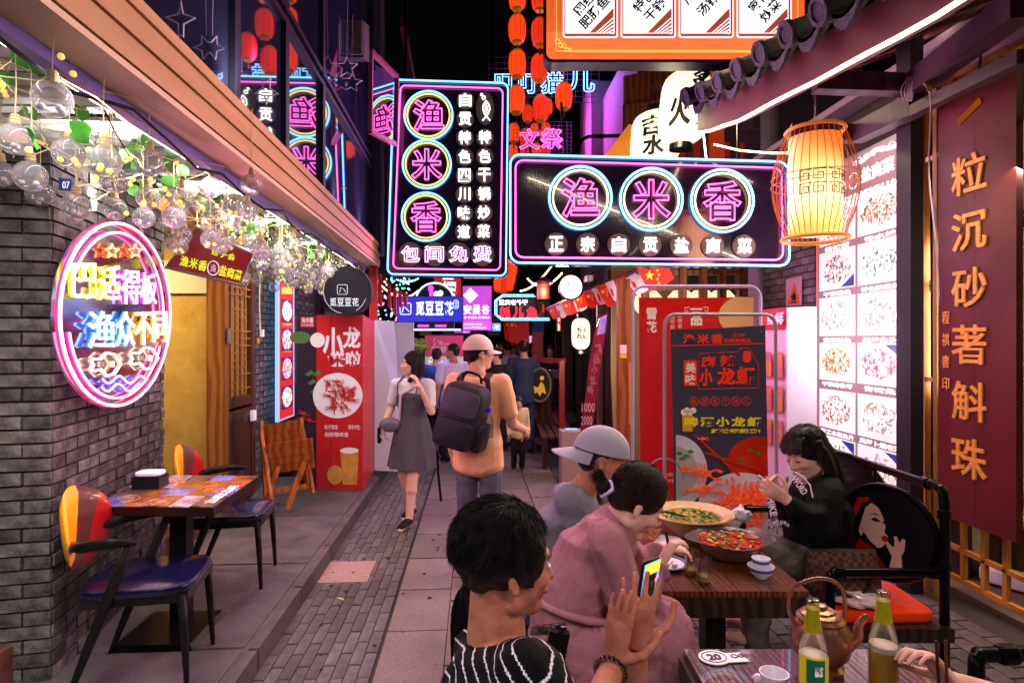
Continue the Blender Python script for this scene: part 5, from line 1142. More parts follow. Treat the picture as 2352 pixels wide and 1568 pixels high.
q = MB(); write(q, F, '美', 1573, 832, 1597, 856, .009, 'fill', .03); write(q, F, '味', 1573, 859, 1597, 883, .009, 'fill', .03); obj('white_character', q, mat('banner_cream', 'e8d8c8'), bb)
q = MB()
for i, c in enumerate('啤酒小龙虾'): write(q, F, c, 1571 + i * 36, 957, 1603 + i * 36, 979, .007, 'fill', .04)
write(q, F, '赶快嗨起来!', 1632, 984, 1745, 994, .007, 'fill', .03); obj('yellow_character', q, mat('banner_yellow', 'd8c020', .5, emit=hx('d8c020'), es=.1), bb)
q = MB(); q.plate(F, [(1566, 950), (1590, 950), (1590, 990), (1567, 990)], .005, .008); obj('beer_mug', q, mat('mug_yellow', 'c89820', .5), bb); q = MB(); q.hold = True; [q.plate(F, circ(1570 + 7 * i, 946 - 4 * (i % 2), 7), .007, .01) for i in range(4)]; obj('foam', q, MATS['banner_cream'], bb)
def clip(pts, x0=1552, x1=1762, y1=1214): return [(min(max(x, x0), x1), min(y, y1)) for x, y in pts]
q = MB(); q.plate(F, clip(circ(1550, 1082, 74, 84, 40)), .004, .006); q.plate(F, clip(circ(1700, 1160, 98, 76, 40)), .009, .011); obj('plate_print', q, mat('plate_print', 'cfcad4', .4, col2='b8b0bc', scale=2), bb)
q = MB(); q.plate(F, clip(circ(1545, 1084, 56, 62, 30)), .006, .008); obj('broth_print', q, mat('broth_print', 'a89c94', .4), bb)
q = MB(); q.plate(F, clip(circ(1740, 1060, 70, 58, 30), y1=1120), .005, .007); obj('chilli_bowl', q, mat('chilli_print', 'c8300f', .35, col2='a01c0c', scale=5), bb)
q = MB()
for x, y in ((1560, 1040), (1575, 1046), (1585, 1036), (1566, 1052), (1700, 1056), (1722, 1034), (1742, 1040)): q.plate(F, [(x - 9, y), (x, y - 5), (x + 9, y + 1), (x, y + 4)], .009, .011)
obj('herb_print', q, mat('herb_green', '3a7a28', .5), bb)
q = MB(); q.plate(F, [(1592, 998), (1600, 1000), (1700, 1090), (1694, 1092)], .011, .013); q.plate(F, [(1618, 1040), (1620, 1036), (1748, 1076), (1746, 1082)], .011, .013); obj('chopstick_print', q, mat('chop_print', 'b83020', .4), bb)
M_CR2 = mat('crawfish_orange', 'c8300f', .3, col2='f08050', scale=45, coat=.3, emit=hx('c83410'), es=.35); q = MB(); rr_ = random.Random(8)  # printed crawfish get a glow of their own to brighten them
for i in range(20): a = rr_.random() * 6.28; r_ = rr_.random() ** .5; craw(q, F, 1700 + 50 * r_ * cos(a), 1150 + 42 * r_ * sin(a), 36, rr_.random() * 360, .012 + i * .0005)
for x, y, L_, a in ((1606, 1082, 50, 10), (1610, 1122, 46, -4), (1620, 1165, 40, 14), (1612, 1006, 14, 0)): craw(q, F, x, y, L_, a, .014)
obj('crawfish_print', q, M_CR2, bb)
q = MB(); q.plate(F, circ(1548, 768, 3), .004, .008); q.plate(F, circ(1748, 762, 3), .004, .008); obj('eyelet', q, mat('steel', 'b0b0b4'), bb)
# leaning narrow banner
F = CF(6.0); fbn = thing('leaning_banner', 'narrow purple and red banner leaning beside the wooden post', 'banner', F.P(1345, 1010))
obj('sheet', MB().plate(F, [(1377, 728), (1396, 716), (1390, 770), (1376, 860), (1366, 940), (1356, 1010), (1330, 1010), (1342, 930), (1352, 840), (1364, 770)], 0, .012), mat('plum_print', '4a1028', .25, col2='8a1c34', scale=3, coat=.4), fbn)
q = MB()
for i, c in enumerate('精品小龙虾'): y = 800 + i * 24; rot_text(q, F, c, 1374 - i * 4.5, y, 15, 22, -8, .014)
write(q, F, '1000', 1336, 925, 1366, 945, .014, skew=0); write(q, F, '2000', 1334, 955, 1360, 975, .014); obj('character', q, mat('banner_pinkish', 'b89098', .5), fbn)
obj('pole', MB().tube([at(1396, 712, 6.0), at(1408, 1050, 6.0)], .01, 6), BLACKM, fbn)
q = MB(); q.plate(F, [(1378, 730), (1394, 722), (1388, 765), (1370, 770)], .013, .016); obj('top_print', q, mat('lilac_print', '8070c8', .3, col2='c0a0e0', scale=8), fbn)
# wooden post with stickers
wp = obj('wooden_post', MB().plate(CF(5.6), [(1420, 640), (1448, 640), (1448, floor_y(5.6)), (1420, floor_y(5.6))], -.1, 0), WOODM, label='square golden brown wooden post left of the red banner', category='post')
q = MB(); F = CF(5.6); q.plate(F, [(1424, 792), (1439, 792), (1439, 812), (1424, 812)], .001, .004); obj('sticker', q, WHITEP, wp); q = MB(); q.plate(F, [(1424, 813), (1439, 813), (1439, 822), (1424, 822)], .001, .004); obj('sticker', q, mat('sticker_yellow', 'e8c020', .5), wp)
bd_ = obj('wooden_post', MB().plate(CF(5.4), [(1445, 832), (1451, 832), (1451, 975), (1445, 975)], -.02, 0), mat('golden_plank', 'b07a30', .5), label='short golden plank fixed beside the wooden post', category='plank')
obj('dark_post', MB().box(onZ(1303, 975, 0) + V((0, 0, 1.6)), (.2, .2, 3.2)), mat('black_post', '120e14', .35), label='round dark post right of the red railing', category='post')
obj('stone_base', MB().lathe([(.12, 0), (.2, .05), (.21, .16), (.14, .26), (0, .26)], onZ(1303, 975, 0), 14), mat('grey_stone', '5a5a66', .7), label='grey stone drum base of the dark post', category='post base')
obj('wooden_post', MB().plate(CF(6.4), [(1372, 700), (1384, 700), (1384, floor_y(6.4)), (1372, floor_y(6.4))], -.08, 0), WOODD, label='dark wooden post behind the leaning banner', category='post')
# white cabinet, hydrant poster, warning notice
cb_ = thing('white_cabinet', 'tall white cabinet with a red hydrant poster beside the menu light box', 'cabinet', at(1835, 1080, 4.9))
F = CF(4.9); obj('body', MB().plate(F, [(1808, 706), (1876, 704), (1876, 1180), (1808, 1180)], -.3, 0), mat('cabinet_white', 'b4a8bc', .35), cb_)
F = CF(5.0, .5, 1775); obj('poster', MB().prism([at(1746, 712, 5.25), at(1805, 706, 4.93), at(1805, 1130, 4.93), at(1746, 1090, 5.25)], (0, .02, 0)), mat('poster_white', 'c0a8b8', .5), cb_)
obj('red_header', MB().prism([at(1746, 712, 5.24), at(1805, 706, 4.92), at(1805, 755, 4.92), at(1746, 758, 5.24)], (0, -.006, 0)), mat('poster_red', 'b01430', .4), cb_)
pf_ = Q4(at(1746, 758, 5.23), (at(1805, 755, 4.91) - at(1746, 758, 5.23)) / 59, (at(1746, 712, 5.23) - at(1746, 758, 5.23)) / 46); q = MB()
write(q, pf_, '动', 18, 10, 36, 36, .008, 'fill', .03); write(q, pf_, '栓', 37, 9, 57, 37, .008, 'fill', .03); obj('character', q, WHITEP, cb_); q = MB()
for i in range(3):
    for j in range(2): q.plate(pf_, [(10 + j * 25, -50 - i * 75), (28 + j * 25, -50 - i * 75), (28 + j * 25, -105 - i * 75), (10 + j * 25, -105 - i * 75)], .004, .008)
obj('picture', q, mat('poster_orange', 'c88030', .5, col2='a06070', scale=9), cb_)
F = XF(RX - .02); wn = thing('warning_notice', 'flame warning notice on pink paper fixed to the grey brick wall', 'notice', F.P(1825, 705)); obj('paper', MB().plate(F, [(1806, 642), (1842, 634), (1842, 700), (1806, 703)], 0, .004), mat('notice_pink', 'c896a8', .5), wn)
q = MB(); q.plate(F, [(1826, 650), (1840, 698), (1810, 700)], .005, .008); obj('triangle', q, mat('notice_orange', 'd8641c', .5), wn); q = MB(); q.plate(F, [(1826, 668), (1831, 680), (1829, 690), (1822, 690), (1819, 680), (1823, 677)], .009, .011); q.plate(F, [(1819, 693), (1832, 692), (1832, 695), (1819, 696)], .009, .011); obj('flame', q, DARK, wn)
# ================= FURNITURE AND TABLEWARE =================
def curve_pts(P, n=4):                     # Catmull-Rom through P
    P = [V(p) for p in P]; out = []
    for i in range(len(P) - 1):
        a, b, c, d = P[max(i - 1, 0)], P[i], P[i + 1], P[min(i + 2, len(P) - 1)]
        for k in range(n): t = k / n; out.append(.5 * ((2 * b) + (c - a) * t + (2 * a - 5 * b + 4 * c - d) * t * t + (3 * b - a - 3 * c + d) * t ** 3))
    return out + [P[-1]]
def cushion(c, sx, sy, h, R=None, n=5, p=5):
    q = MB(); rings = []
    for i in range(-n, n + 1):
        u = i / n; k = (1 - abs(u) ** 3) ** .5 if abs(u) < 1 else 0; k = .93 + .07 * k
        rings.append((u, k))
    N_ = 28; vs = []
    sup = lambda A, e: (abs(cos(A)) ** (2 / e) * (1 if cos(A) > 0 else -1), abs(sin(A)) ** (2 / e) * (1 if sin(A) > 0 else -1))
    for u, k in rings:
        for j in range(N_): x, y = sup(2 * pi * j / N_, p); vs.append(V((x * sx / 2 * k, y * sy / 2 * k, u * h / 2)))
    fs = [(i * N_ + j, i * N_ + (j + 1) % N_, (i + 1) * N_ + (j + 1) % N_, (i + 1) * N_ + j) for i in range(2 * n) for j in range(N_)]
    vs += [V((0, 0, -h / 2)), V((0, 0, h / 2 + .008))]; L_ = 2 * n * N_
    fs += [((j + 1) % N_, j, len(vs) - 2) for j in range(N_)] + [(L_ + j, L_ + (j + 1) % N_, len(vs) - 1) for j in range(N_)]
    return q.add([V(c) + (R @ v if R else v) for v in vs], fs)
M_VIN = mat('blue_black_vinyl', '0d0b24', .22, spec=.7, coat=.5, bump=.03, scale=200)
M_YV, M_BV, M_RV = mat('yellow_vinyl', 'd88a0c', .28, coat=.4), mat('brown_vinyl', '4c2422', .3, coat=.3), mat('red_vinyl', '8c0c12', .28, coat=.4)
M_CHR = mat('worn_black_metal', '131012', .35, metal=.4, col2='241e1c', scale=9)
def stripe_chair(label, loc, rz):
    t = thing('striped_back_chair', label, 'chair', loc, rz, 'striped back armchairs at the printed table')
    obj('seat', cushion((.0, 0, .455), .48, .46, .045), M_VIN, t, smooth=True, local=True)
    q = MB(); 
    for a, b in (((-.2, -.2, .42), (.21, -.2, .42)), ((.21, -.2, .42), (.21, .2, .42)), ((.21, .2, .42), (-.2, .2, .42)), ((-.2, .2, .42), (-.2, -.2, .42))): q.bar(a, b, .03, .04)
    obj('seat_frame', q, M_CHR, t, local=True)
    for s_ in (-1, 1):
        obj('leg', MB().tube([(.2, .2 * s_, .43), (.215, .205 * s_, .2), (.225, .21 * s_, 0)], [.021, .017, .011], 8), M_CHR, t, smooth=True, local=True)
        obj('leg', MB().tube([(.0, .235 * s_, .675), (-.1, .23 * s_, .42), (-.2, .22 * s_, .16), (-.26, .215 * s_, 0)], [.02, .024, .018, .012], 8), M_CHR, t, smooth=True, local=True)
        obj('armrest', MB().tube([(.03, .24 * s_, .69), (-.08, .25 * s_, .695), (-.2, .23 * s_, .68), (-.285, .15 * s_, .665)], [.012, .024, .026, .02], 8), M_CHR, t, smooth=True, local=True)
    # backrest: curved oval pad of three diagonal bands
    def pad(f0, f1):
        vs = []; fs = []; n, m = 12, 12
        for sgn_ in (1, -1):
            for i in range(n + 1):
                for j in range(m + 1):
                    a = f0 + (f1 - f0) * i / n                   # band coordinate -1..1
                    ext = max(1 - abs(a) ** 2.6, 0.0) ** .5; b_ = (-1 + 2 * j / m) * ext
                    c_, s2 = cos(-.45), sin(-.45); y, z = (a * c_ - b_ * s2) * .225, (a * s2 + b_ * c_) * .185
                    e = max(0, 1 - (a * a + b_ * b_)); th = .028 * e ** .35
                    vs.append(V((-.315 + 1.2 * y * y + sgn_ * th - .12 * z, y, .71 + z)))
        o = (n + 1) * (m + 1)
        for k in (0, 1):
            for i in range(n):
                for j in range(m): 
                    f = (k * o + i * (m + 1) + j, k * o + (i + 1) * (m + 1) + j, k * o + (i + 1) * (m + 1) + j + 1, k * o + i * (m + 1) + j + 1); fs.append(f if k == 0 else f[::-1])
        return MB().add(vs, fs)
    for f0, f1, m in ((-1, -.33, M_RV), (-.33, .3, M_BV), (.3, 1, M_YV)):
        obj('backrest_band', pad(-f1, -f0), m, t, smooth=True, local=True)
    return t
stripe_chair('dark armchair with yellow, brown and red back nearest the viewer by the pillar', onZ(345, 1322, .575) - V((0, 0, .455)), radians(8))
stripe_chair('dark armchair with striped back behind the printed table', onZ(535, 1172, .575) - V((0, 0, .455)), radians(6))
# printed table
tt_ = thing('printed_table', 'square table with a printed collage top beside the brick pillar', 'table', onZ(415, 1420, .12))
C_ = [onZ(218, 1160, .87), onZ(490, 1163, .87), onZ(594, 1092, .87), onZ(345, 1090, .87)]
q = MB().prism([c - V((0, 0, .006)) for c in C_], (0, 0, -.045)); obj('table_edge', q, mat('table_edge', '1c0e0e', .35, metal=.2), tt_)
ctr = sum(C_, V()) / 4; tf = lambda a, b: C_[0].lerp(C_[1], a).lerp(C_[3].lerp(C_[2], a), b)
PM = [mat('print_' + n_, a, .25, col2=b, scale=s_, coat=.5) for n_, a, b, s_ in (('blue', '2a2c66', '7a78b0', 9), ('brown', '4a2416', '9a5a30', 14), ('dark', '1c1420', '6a4a4c', 22), ('orange', 'a85a28', '3a1c18', 10), ('pale', 'b8a0a8', '5c4a58', 18))]
r_ = random.Random(9); xs = [0, .22, .4, .62, .8, 1]; ys_ = [0, .3, .55, .8, 1]
for i in range(5):
    for j in range(4): a, b, c, d = xs[i], xs[i + 1], ys_[j], ys_[j + 1]; obj('printed_tile', MB().prism([tf(a + .001, c + .001), tf(b - .001, c + .001), tf(b - .001, d - .001), tf(a + .001, d - .001)], (0, 0, -.006)), PM[(i * 3 + j * 2 + (i * j) % 3) % 5], tt_)
q = MB()
for a, b, r0 in ((.18, .2, .09), (.5, .12, .1), (.7, .7, .08), (.35, .75, .07), (.88, .15, .07), (.82, .45, .1)):
    q.mark(); q.tube([tf(a + r0 * cos(k * pi / 8), b + r0 * sin(k * pi / 8)) + V((0, 0, .0006)) for k in range(16)], .0035, 4, True); q.mark(); q.prism([tf(a + r0 * .5 * cos(k * pi / 6), b + r0 * .5 * sin(k * pi / 6)) for k in range(12)], (0, 0, .0015))
obj('print_ring', q, mat('print_gold', 'b87838', .3, col2='603018', scale=20, coat=.4), tt_)
tq = Q4(tf(.98, .08), (tf(.98, .95) - tf(.98, .08)) , (tf(0, 0) - tf(1, 0)) ); q = MB(); write(q, tq, 'STREET STYLE', .02, .02, .62, .1, .0015); obj('character', q, WHITEP, tt_, join=True)
obj('pedestal', MB().box((ctr.x, ctr.y, .49), (.09, .09, .68)), BLACKM, tt_); obj('base_plate', MB().box((ctr.x, ctr.y - .12, .137), (.42, .44, .03), tap=.9), BLACKM, tt_)
nb = tf(.2, .55); q = MB().box(nb + V((0, 0, .035)), (.15, .11, .07)); nbx = thing('napkin_box', 'black napkin box with white napkins on the printed table', 'napkin box', nb)
obj('box', q, mat('black_plastic', '101014', .3), nbx); obj('napkin', cushion(nb + V((0, 0, .082)), .14, .1, .022, n=3), mat('napkin_white', 'e0cfe0', .7), nbx)
# leaning folding tables
lf_ = thing('folded_table', 'folded slatted wooden table leaning in front, next to the red screen', 'folding table', onZ(655, 1165, .12), group='folded wooden tables')
M_FW2 = mat('orange_pine', 'a0501c', .42, col2='7c3a14', kind='wave', scale=4, stretch=(1, .3, 1), coat=.2)
def foldt(t, A_, B_, C2, D2, n=4):
    for i in range(n): a, b = i / n + .01, (i + 1) / n - .01; obj('slat', MB().prism([A_.lerp(D2, a), B_.lerp(C2, a), B_.lerp(C2, b), A_.lerp(D2, b)], FW * .02), M_FW2, t)
foldt(lf_, at(612, 1020, 5.6), at(716, 1005, 5.6), at(722, 1075, 5.7), at(622, 1088, 5.7), 4)
for a, b in (((598, 985, 5.7), (628, 1172, 5.5)), ((694, 985, 5.75), (718, 1132, 5.65)), ((640, 1070, 5.65), (612, 1150, 5.6)), ((700, 1060, 5.65), (660, 1168, 5.5)), ((620, 1130, 5.55), (705, 1115, 5.6))): obj('leg', MB().bar(at(*a), at(*b), .03, .04), M_FW2, lf_)
lf2 = thing('folded_table', 'second folded wooden table leaning behind, next to the brick wall', 'folding table', onZ(660, 1130, .12), group='folded wooden tables')
foldt(lf2, at(604, 975, 5.85), at(690, 962, 5.85), at(700, 1040, 5.9), at(612, 1050, 5.9), 3)
for a, b in (((600, 965, 5.85), (610, 1140, 5.75)), ((690, 958, 5.85), (706, 1120, 5.8))): obj('leg', MB().bar(at(*a), at(*b), .03, .04), M_FW2, lf2)
# stool in the side room, step block
def stool(label, p, h=.42, w_=.3, m=WOODD):
    t = thing('wooden_stool', label, 'stool', p); obj('seat', MB().box(p + V((0, 0, h)), (w_, w_, .035)), m, t)
    for sx in (-1, 1):
        for sy in (-1, 1): obj('leg', MB().bar(p + V((sx * w_ * .38, sy * w_ * .38, h - .02)), p + V((sx * w_ * .46, sy * w_ * .46, 0)), .035, .035), m, t)
    q = MB()
    for s_ in (-1, 1): q.mark(); q.bar(p + V((-w_ * .42, s_ * w_ * .42, h * .4)), p + V((w_ * .42, s_ * w_ * .42, h * .4)), .02, .03)
    obj('stretcher', q, m, t); return t
stool('brown wooden stool inside the amber room', onZ(447, 1080, .12)); stool('second wooden stool inside the amber room, half hidden by the pillar', onZ(392, 1062, .12), .46); 
obj('wooden_step', MB().box(onZ(10, 1560, .12) + V((-.14, .1, .08)), (.42, .5, .2)), mat('reddish_plank', '6a3c34', .6, col2='54302a', kind='wave', scale=3), label='low reddish wooden step at the foot of the brick pillar', category='step')
obj('orange_box', MB().box(onZ(382, 1290, .12) + V((-.1, .3, .33)), (.12, .12, .12)), mat('orange_plastic', 'd8481c', .5), label='small orange box on the doorway ledge', category='box'); obj('door_ledge', MB().box((-2.28, 5.0, .2), (.12, 1.1, .15)), WOODD, label='dark wooden threshold ledge under the doorway', category='threshold')
# ----- big table -----
def PL(lat, d, z): return EYE + FW * d + RT * lat + UP * (z - 1.7)
def flat_table(name, label, l0, l1, d0, d1, z, n, m, th=.03):
    t = thing(name, label, 'table', PL((l0 + l1) / 2, (d0 + d1) / 2, 0))
    for i in range(n): a, b = l0 + (l1 - l0) * i / n + .001, l0 + (l1 - l0) * (i + 1) / n - .001; obj('plank', MB().prism([PL(a, d0, z), PL(b, d0, z), PL(b, d1, z), PL(a, d1, z)], (0, 0, -th)), m, t)
    q = MB()
    for a, b in ((PL(l0, d0 + .005, z - .06), PL(l1, d0 + .005, z - .06)), (PL(l0, d1, z - .06), PL(l1, d1, z - .06)), (PL(l0, d0, z - .06), PL(l0, d1, z - .06)), (PL(l1, d0, z - .06), PL(l1, d1, z - .06))): q.mark(); q.bar(a, b, .03, .075)
    obj('apron', q, mat('charred_wood', '1c1410', .45, col2='2c2018', kind='wave', scale=6), t); return t
M_TBW = mat('burnt_table_wood', '3a1c10', .34, col2='5e3218', kind='wave', scale=5, stretch=(3, .25, 1), bump=.12, coat=.25); M_CHW = MATS.get('charred_wood')
bt_ = flat_table('dining_table', 'big brown plank table laid with the two large dishes', .36, 1.13, 2.32, 3.55, .75, 6, M_TBW); M_CHW = MATS['charred_wood']
for l in (.62, .86):
    for d in (2.62, 3.3): obj('leg', MB().box(PL(l, d, .35), (.085, .085, .7)), M_CHW, bt_)
for a, b in ((PL(.62, 2.62, .22), PL(.86, 2.62, .22)), (PL(.74, 2.62, .25), PL(.74, 3.3, .25)), (PL(.4, 2.7, .66), PL(.6, 2.62, .25)), (PL(.62, 3.3, .22), PL(.86, 3.3, .22)), (PL(.55, 2.4, .1), PL(.95, 2.4, .1))): obj('brace', MB().bar(a, b, .05, .07), M_CHW, bt_)
obj('rivet', MB().ell(PL(1.105, 2.30, .69), .011, nu=8, nv=6), mat('brass', 'a08050', .3, metal=.9), bt_)
M_TBV = mat('violet_sheen_wood', '3a2226', .22, col2='563236', kind='wave', scale=5, stretch=(3, .25, 1), bump=.1, coat=.5)
ft_ = flat_table('front_table', 'front plank table with the copper kettle and beer bottles', .53, 1.23, 1.05, 1.885, .75, 6, M_TBV)
for l, d in ((.6, 1.8), (1.15, 1.8)): obj('leg', MB().box(PL(l, d, .35), (.06, .06, .7)), M_CHW, ft_)
TZ = .752
def on(px, py, z=TZ): return onZ(px, py, z)
# ---- dishes ----
M_CER = mat('white_porcelain', 'd8d0d8', .15, coat=.6); M_BLU = mat('cobalt_glaze', '3a4a9a', .2, coat=.5)
def soup(name, m1, m2, sc=25): return mat(name, m1, .3, col2=m2, scale=sc, bump=.4, coat=.1, spec=.3)
c = on(1588, 1222); c.z = TZ; t = thing('soup_bowl', 'wide cream soup bowl with green onions, the farther of the two large dishes', 'bowl', c)
obj('shell', MB().lathe([(0, .0), (.09, .0), (.1, .012), (.15, .06), (.172, .085), (.205, .098), (.203, .104), (.168, .096), (.15, .078)], c, 40, cap=False), mat('cream_glaze', 'c8b088', .25, col2='b08a50', scale=3, coat=.5), t, smooth='auto')
obj('broth', MB().lathe([(0, .076), (.152, .076)], c, 30, cap=False), soup('green_broth', '75701f', '9a9048'), t)
def bits(t, nm, c, R_, n, z, ms, seed, s_=.012, fl=.35):
    rr = random.Random(seed); per = [MB() for _ in ms]
    for i in range(n):
        a, r = rr.random() * 6.28, R_ * rr.random() ** .5; k = rr.uniform(.5, 1.3) * s_; per[i % len(ms)].ell(c + V((r * cos(a), r * sin(a), z + rr.uniform(-.003, .006))), (k, k * rr.uniform(.4, 1), k * fl), Matrix.Rotation(rr.random() * 3, 3, 'Z') @ Matrix.Rotation(rr.uniform(-.5, .5), 3, 'X'), 7, 5)
    for q, m in zip(per, ms): obj(nm, q, m, t, smooth=True, kind='stuff')
M_HERB, M_MEAT, M_CHI, M_PEP = mat('chopped_herb', '2e5a14', .4), mat('pale_fish', '8c7058', .35), mat('red_chilli', '9a1c08', .3, coat=.4), mat('yellow_pepper', 'b08820', .4)
bits(t, 'garnish', c, .135, 110, .079, [M_HERB, M_MEAT, M_PEP, M_HERB], 1)
obj('spoon', MB().tube([c + V((-.12, -.1, .1)), c + V((-.02, -.04, .09))], .004, 5), mat('steel', 'b0b0b4'), t)
for k in range(2): obj('chopstick', MB().tube([c + V((-.19, .0 + k * .012, .118)), c + V((-.03, -.05 + k * .01, .088))], .0035, 6), BLACKM, t)
c = on(1676, 1278); c.z = TZ; t = thing('steel_basin', 'steel basin of red chilli fish with scalloped handles, nearer the viewer', 'basin', c)
rim = []
N_ = 48
q = MB(); prof = [(.075, 0), (.10, .01), (.132, .05), (.143, .08)]
q.lathe([(0, 0)] + prof, c, N_, cap=False); ring1 = [c + V((.143 * cos(2 * pi * j / N_), .143 * sin(2 * pi * j / N_), .08)) for j in range(N_)]; ring2 = []
for j in range(N_): A = 2 * pi * j / N_ + .06; k = .166 + .024 * abs(cos(A)) ** 8 + .008 * cos(4 * A); ring2.append(c + V((k * cos(A - .06), k * sin(A - .06), .086)))
n0 = len(q.v); q.add(ring1 + ring2, [(j, (j + 1) % N_, N_ + (j + 1) % N_, N_ + j) for j in range(N_)])
obj('shell', q, mat('polished_steel', 'b8b2bc', .2, metal=.92, spec=.8), t, smooth='auto')
obj('broth', MB().lathe([(0, .072), (.1405, .072)], c, 30, cap=False), soup('red_broth', 'a03410', '7a1c06'), t); bits(t, 'garnish', c, .13, 120, .075, [M_CHI, M_MEAT, M_PEP, M_CHI, M_HERB], 2)
def plate(label, p, R_, food=True, seed=3, name='plate'):
    t = thing(name, label, 'plate', p); obj('dish', MB().lathe([(0, .0), (R_ * .55, 0), (R_, .016), (R_ * .98, .02), (R_ * .6, .006), (0, .005)], p, 32), M_CER, t, smooth='auto')
    obj('blue_band', MB().lathe([(R_ * .86, .0155), (R_ * .95, .0195)], p + V((0, 0, .0008)), 32, cap=False), M_BLU, t); 
    if food: bits(t, 'food', p, R_ * .5, 16, .012, [M_MEAT, M_CER], seed)
    return t
plate('small blue rimmed plate under the hand with the gold watch', on(1530, 1300), .085)
plate('small far white plate beyond the soup bowl', on(1630, 1178), .07, False)
t = thing('rectangular_dish', 'white rectangular dish of brown fried sticks', 'dish', on(1498, 1245)); p = on(1498, 1245); Rz = Matrix.Rotation(-.5, 3, 'Z')
obj('tray', MB().box(p + V((0, 0, .012)), (.22, .12, .02), Rz, 1.12), M_CER, t)
for k in range(3): obj('fried_stick', cushion(p + Rz @ V((-.03 + .0 * k, -.03 + k * .03, .035 + .01 * (k % 2))), .11, .026, .024, Rz, 3), mat('fried_crust', 'a04c10', .5, col2='c07020', scale=60, bump=.4), t)
obj('tissue_pack', MB().box(on(1465, 1258) + V((.0, 0, .012)), (.12, .07, .02), Rz), mat('napkin_white', 'e0cfe0'), label='folded white tissue pack beside the rectangular dish', category='tissues')
M_CLG = glass('clear_glass', (.95, .96, .95), .10, .02); M_TEA = mat('pale_tea', 'b09a58', .1, spec=.6)
for (x, y, lb_) in ((1588, 1318, 'empty looking water glass, the left one of the pair by the basin'), (1618, 1337, 'water glass with a little pale tea, nearest the table edge')):
    p = on(x, y); t = thing('water_glass', lb_, 'glass', p)
    obj('wall', MB().lathe([(0, 0), (.024, 0), (.029, .098), (.027, .098), (.0225, .008), (0, .008)], p, 20), M_CLG, t, smooth='auto'); obj('tea', MB().lathe([(0, .009), (.0235, .009), (.0245, .03 if x > 1600 else .022), (0, .03 if x > 1600 else .022)], p, 16), M_TEA, t)
p = on(1748, 1325); 
for k, (R_, z_, lb_) in enumerate(((.052, 0, 'larger blue and white bowl holding a smaller bowl'), (.036, .03, 'smaller blue and white bowl stacked inside the larger one'))):
    t = thing('rice_bowl', lb_, 'bowl', p + V((0, 0, z_))); obj('bowl_wall', MB().lathe([(0, 0), (R_ * .45, 0), (R_ * .5, .006), (R_ * .85, .022), (R_, .048), (R_ * .96, .048), (R_ * .8, .024), (0, .008)], p + V((0, 0, z_)), 28), M_CER, t, smooth='auto')
    obj('blue_band', MB().lathe([(R_ * .93, .03), (R_ * 1.0, .043)], p + V((0, 0, z_)), 28, sx=1.005, sy=1.005, cap=False), M_BLU, t)
def crumple(name, label, p, r, m, seed=1, fl=.6, cat='napkin'):
    q = MB().ell((0, 0, 0), (r, r * .8, r * fl), nu=18, nv=12)
    for v in q.v: n_ = noise.noise(v * (2.2 / r) + V((seed, 0, 0))) * .55 + noise.noise(v * (5 / r)) * .25; v *= 1 + n_; 
    zmin = min(v.z for v in q.v)
    for v in q.v: v += V(p) - V((0, 0, zmin))
    return obj(name, q, m, label=label, category=cat)
M_TIS = mat('tissue', 'dccfd8', .8)
crumple('paper_napkin', 'crumpled white napkin right of the soup bowl', on(1702, 1205), .05, M_TIS, 1, .8); crumple('paper_napkin', 'crumpled white napkin left of the water glasses', on(1562, 1275), .035, M_TIS, 4)
p = on(1525, 1172); t = thing('tea_bottle', 'pear shaped glass bottle with a wire loop handle beyond the soup bowl', 'bottle', p)
obj('glass_body', MB().lathe([(0, 0), (.04, 0), (.05, .03), (.045, .07), (.022, .12), (.016, .15), (.02, .165)], p, 20), M_CLG, t, smooth='auto'); obj('cap', MB().lathe([(.02, .165), (.02, .185), (0, .19)], p, 14), mat('red_cap', 'a01818', .4), t)
obj('wire_handle', MB().tube([p + V((.11 * cos(A), 0, .165 + .13 * sin(A))) for A in [pi * i / 12 for i in range(13)]], .004, 6), mat('steel', 'b0b0b4'), t)
p = on(1575, 1180); obj('tea_cup', MB().lathe([(0, 0), (.03, 0), (.04, .06), (.037, .06), (.028, .006), (0, .006)], p, 22), M_CER, smooth='auto', label='white tea cup beyond the soup bowl', category='cup')
obj('chopstick_rest_box', MB().box(on(1600, 1185) + V((0, 0, .015)), (.1, .06, .03)), M_CER, label='white folded paper box next to the far tea cup', category='box')
# front table things
p = on(1885, 1535); p.z = TZ; t = thing('copper_kettle', 'round copper kettle with tall loop handle on the front table', 'kettle', p); s = .00125; M_COP = mat('copper', 'c08a6c', .27, metal=.85, col2='a87858', scale=4)
obj('body', MB().lathe([(0, 0), (.06, 0), (.062, .012), (.05, .02), (.075, .05), (.083, .085), (.078, .12), (.062, .142), (.056, .146)], p, 36), M_COP, t, smooth='auto')
obj('lid', MB().lathe([(.064, .144), (.066, .15), (.056, .156), (.054, .162), (.04, .166), (.037, .172), (.02, .176), (.016, .186), (0, .19)], p, 32), M_COP, t, smooth='auto')
obj('spout', MB().tube(curve_pts([p + RT * .07 + V((0, 0, .06)), p + RT * .105 + V((0, 0, .09)), p + RT * .11 + V((0, 0, .125)), p + RT * .135 + V((0, 0, .155))]), [.02 - .0009 * i for i in range(13)], 10), M_COP, t, smooth=True)
obj('handle', MB().tube(curve_pts([p - RT * .07 + V((0, 0, .125)), p - RT * .092 + V((0, 0, .17)), p - RT * .08 + V((0, 0, .235)), p + V((0, 0, .262)), p + RT * .06 + V((0, 0, .235)), p + RT * .07 + V((0, 0, .17)), p + RT * .064 + V((0, 0, .13))]), .006, 8), M_COP, t, smooth=True)
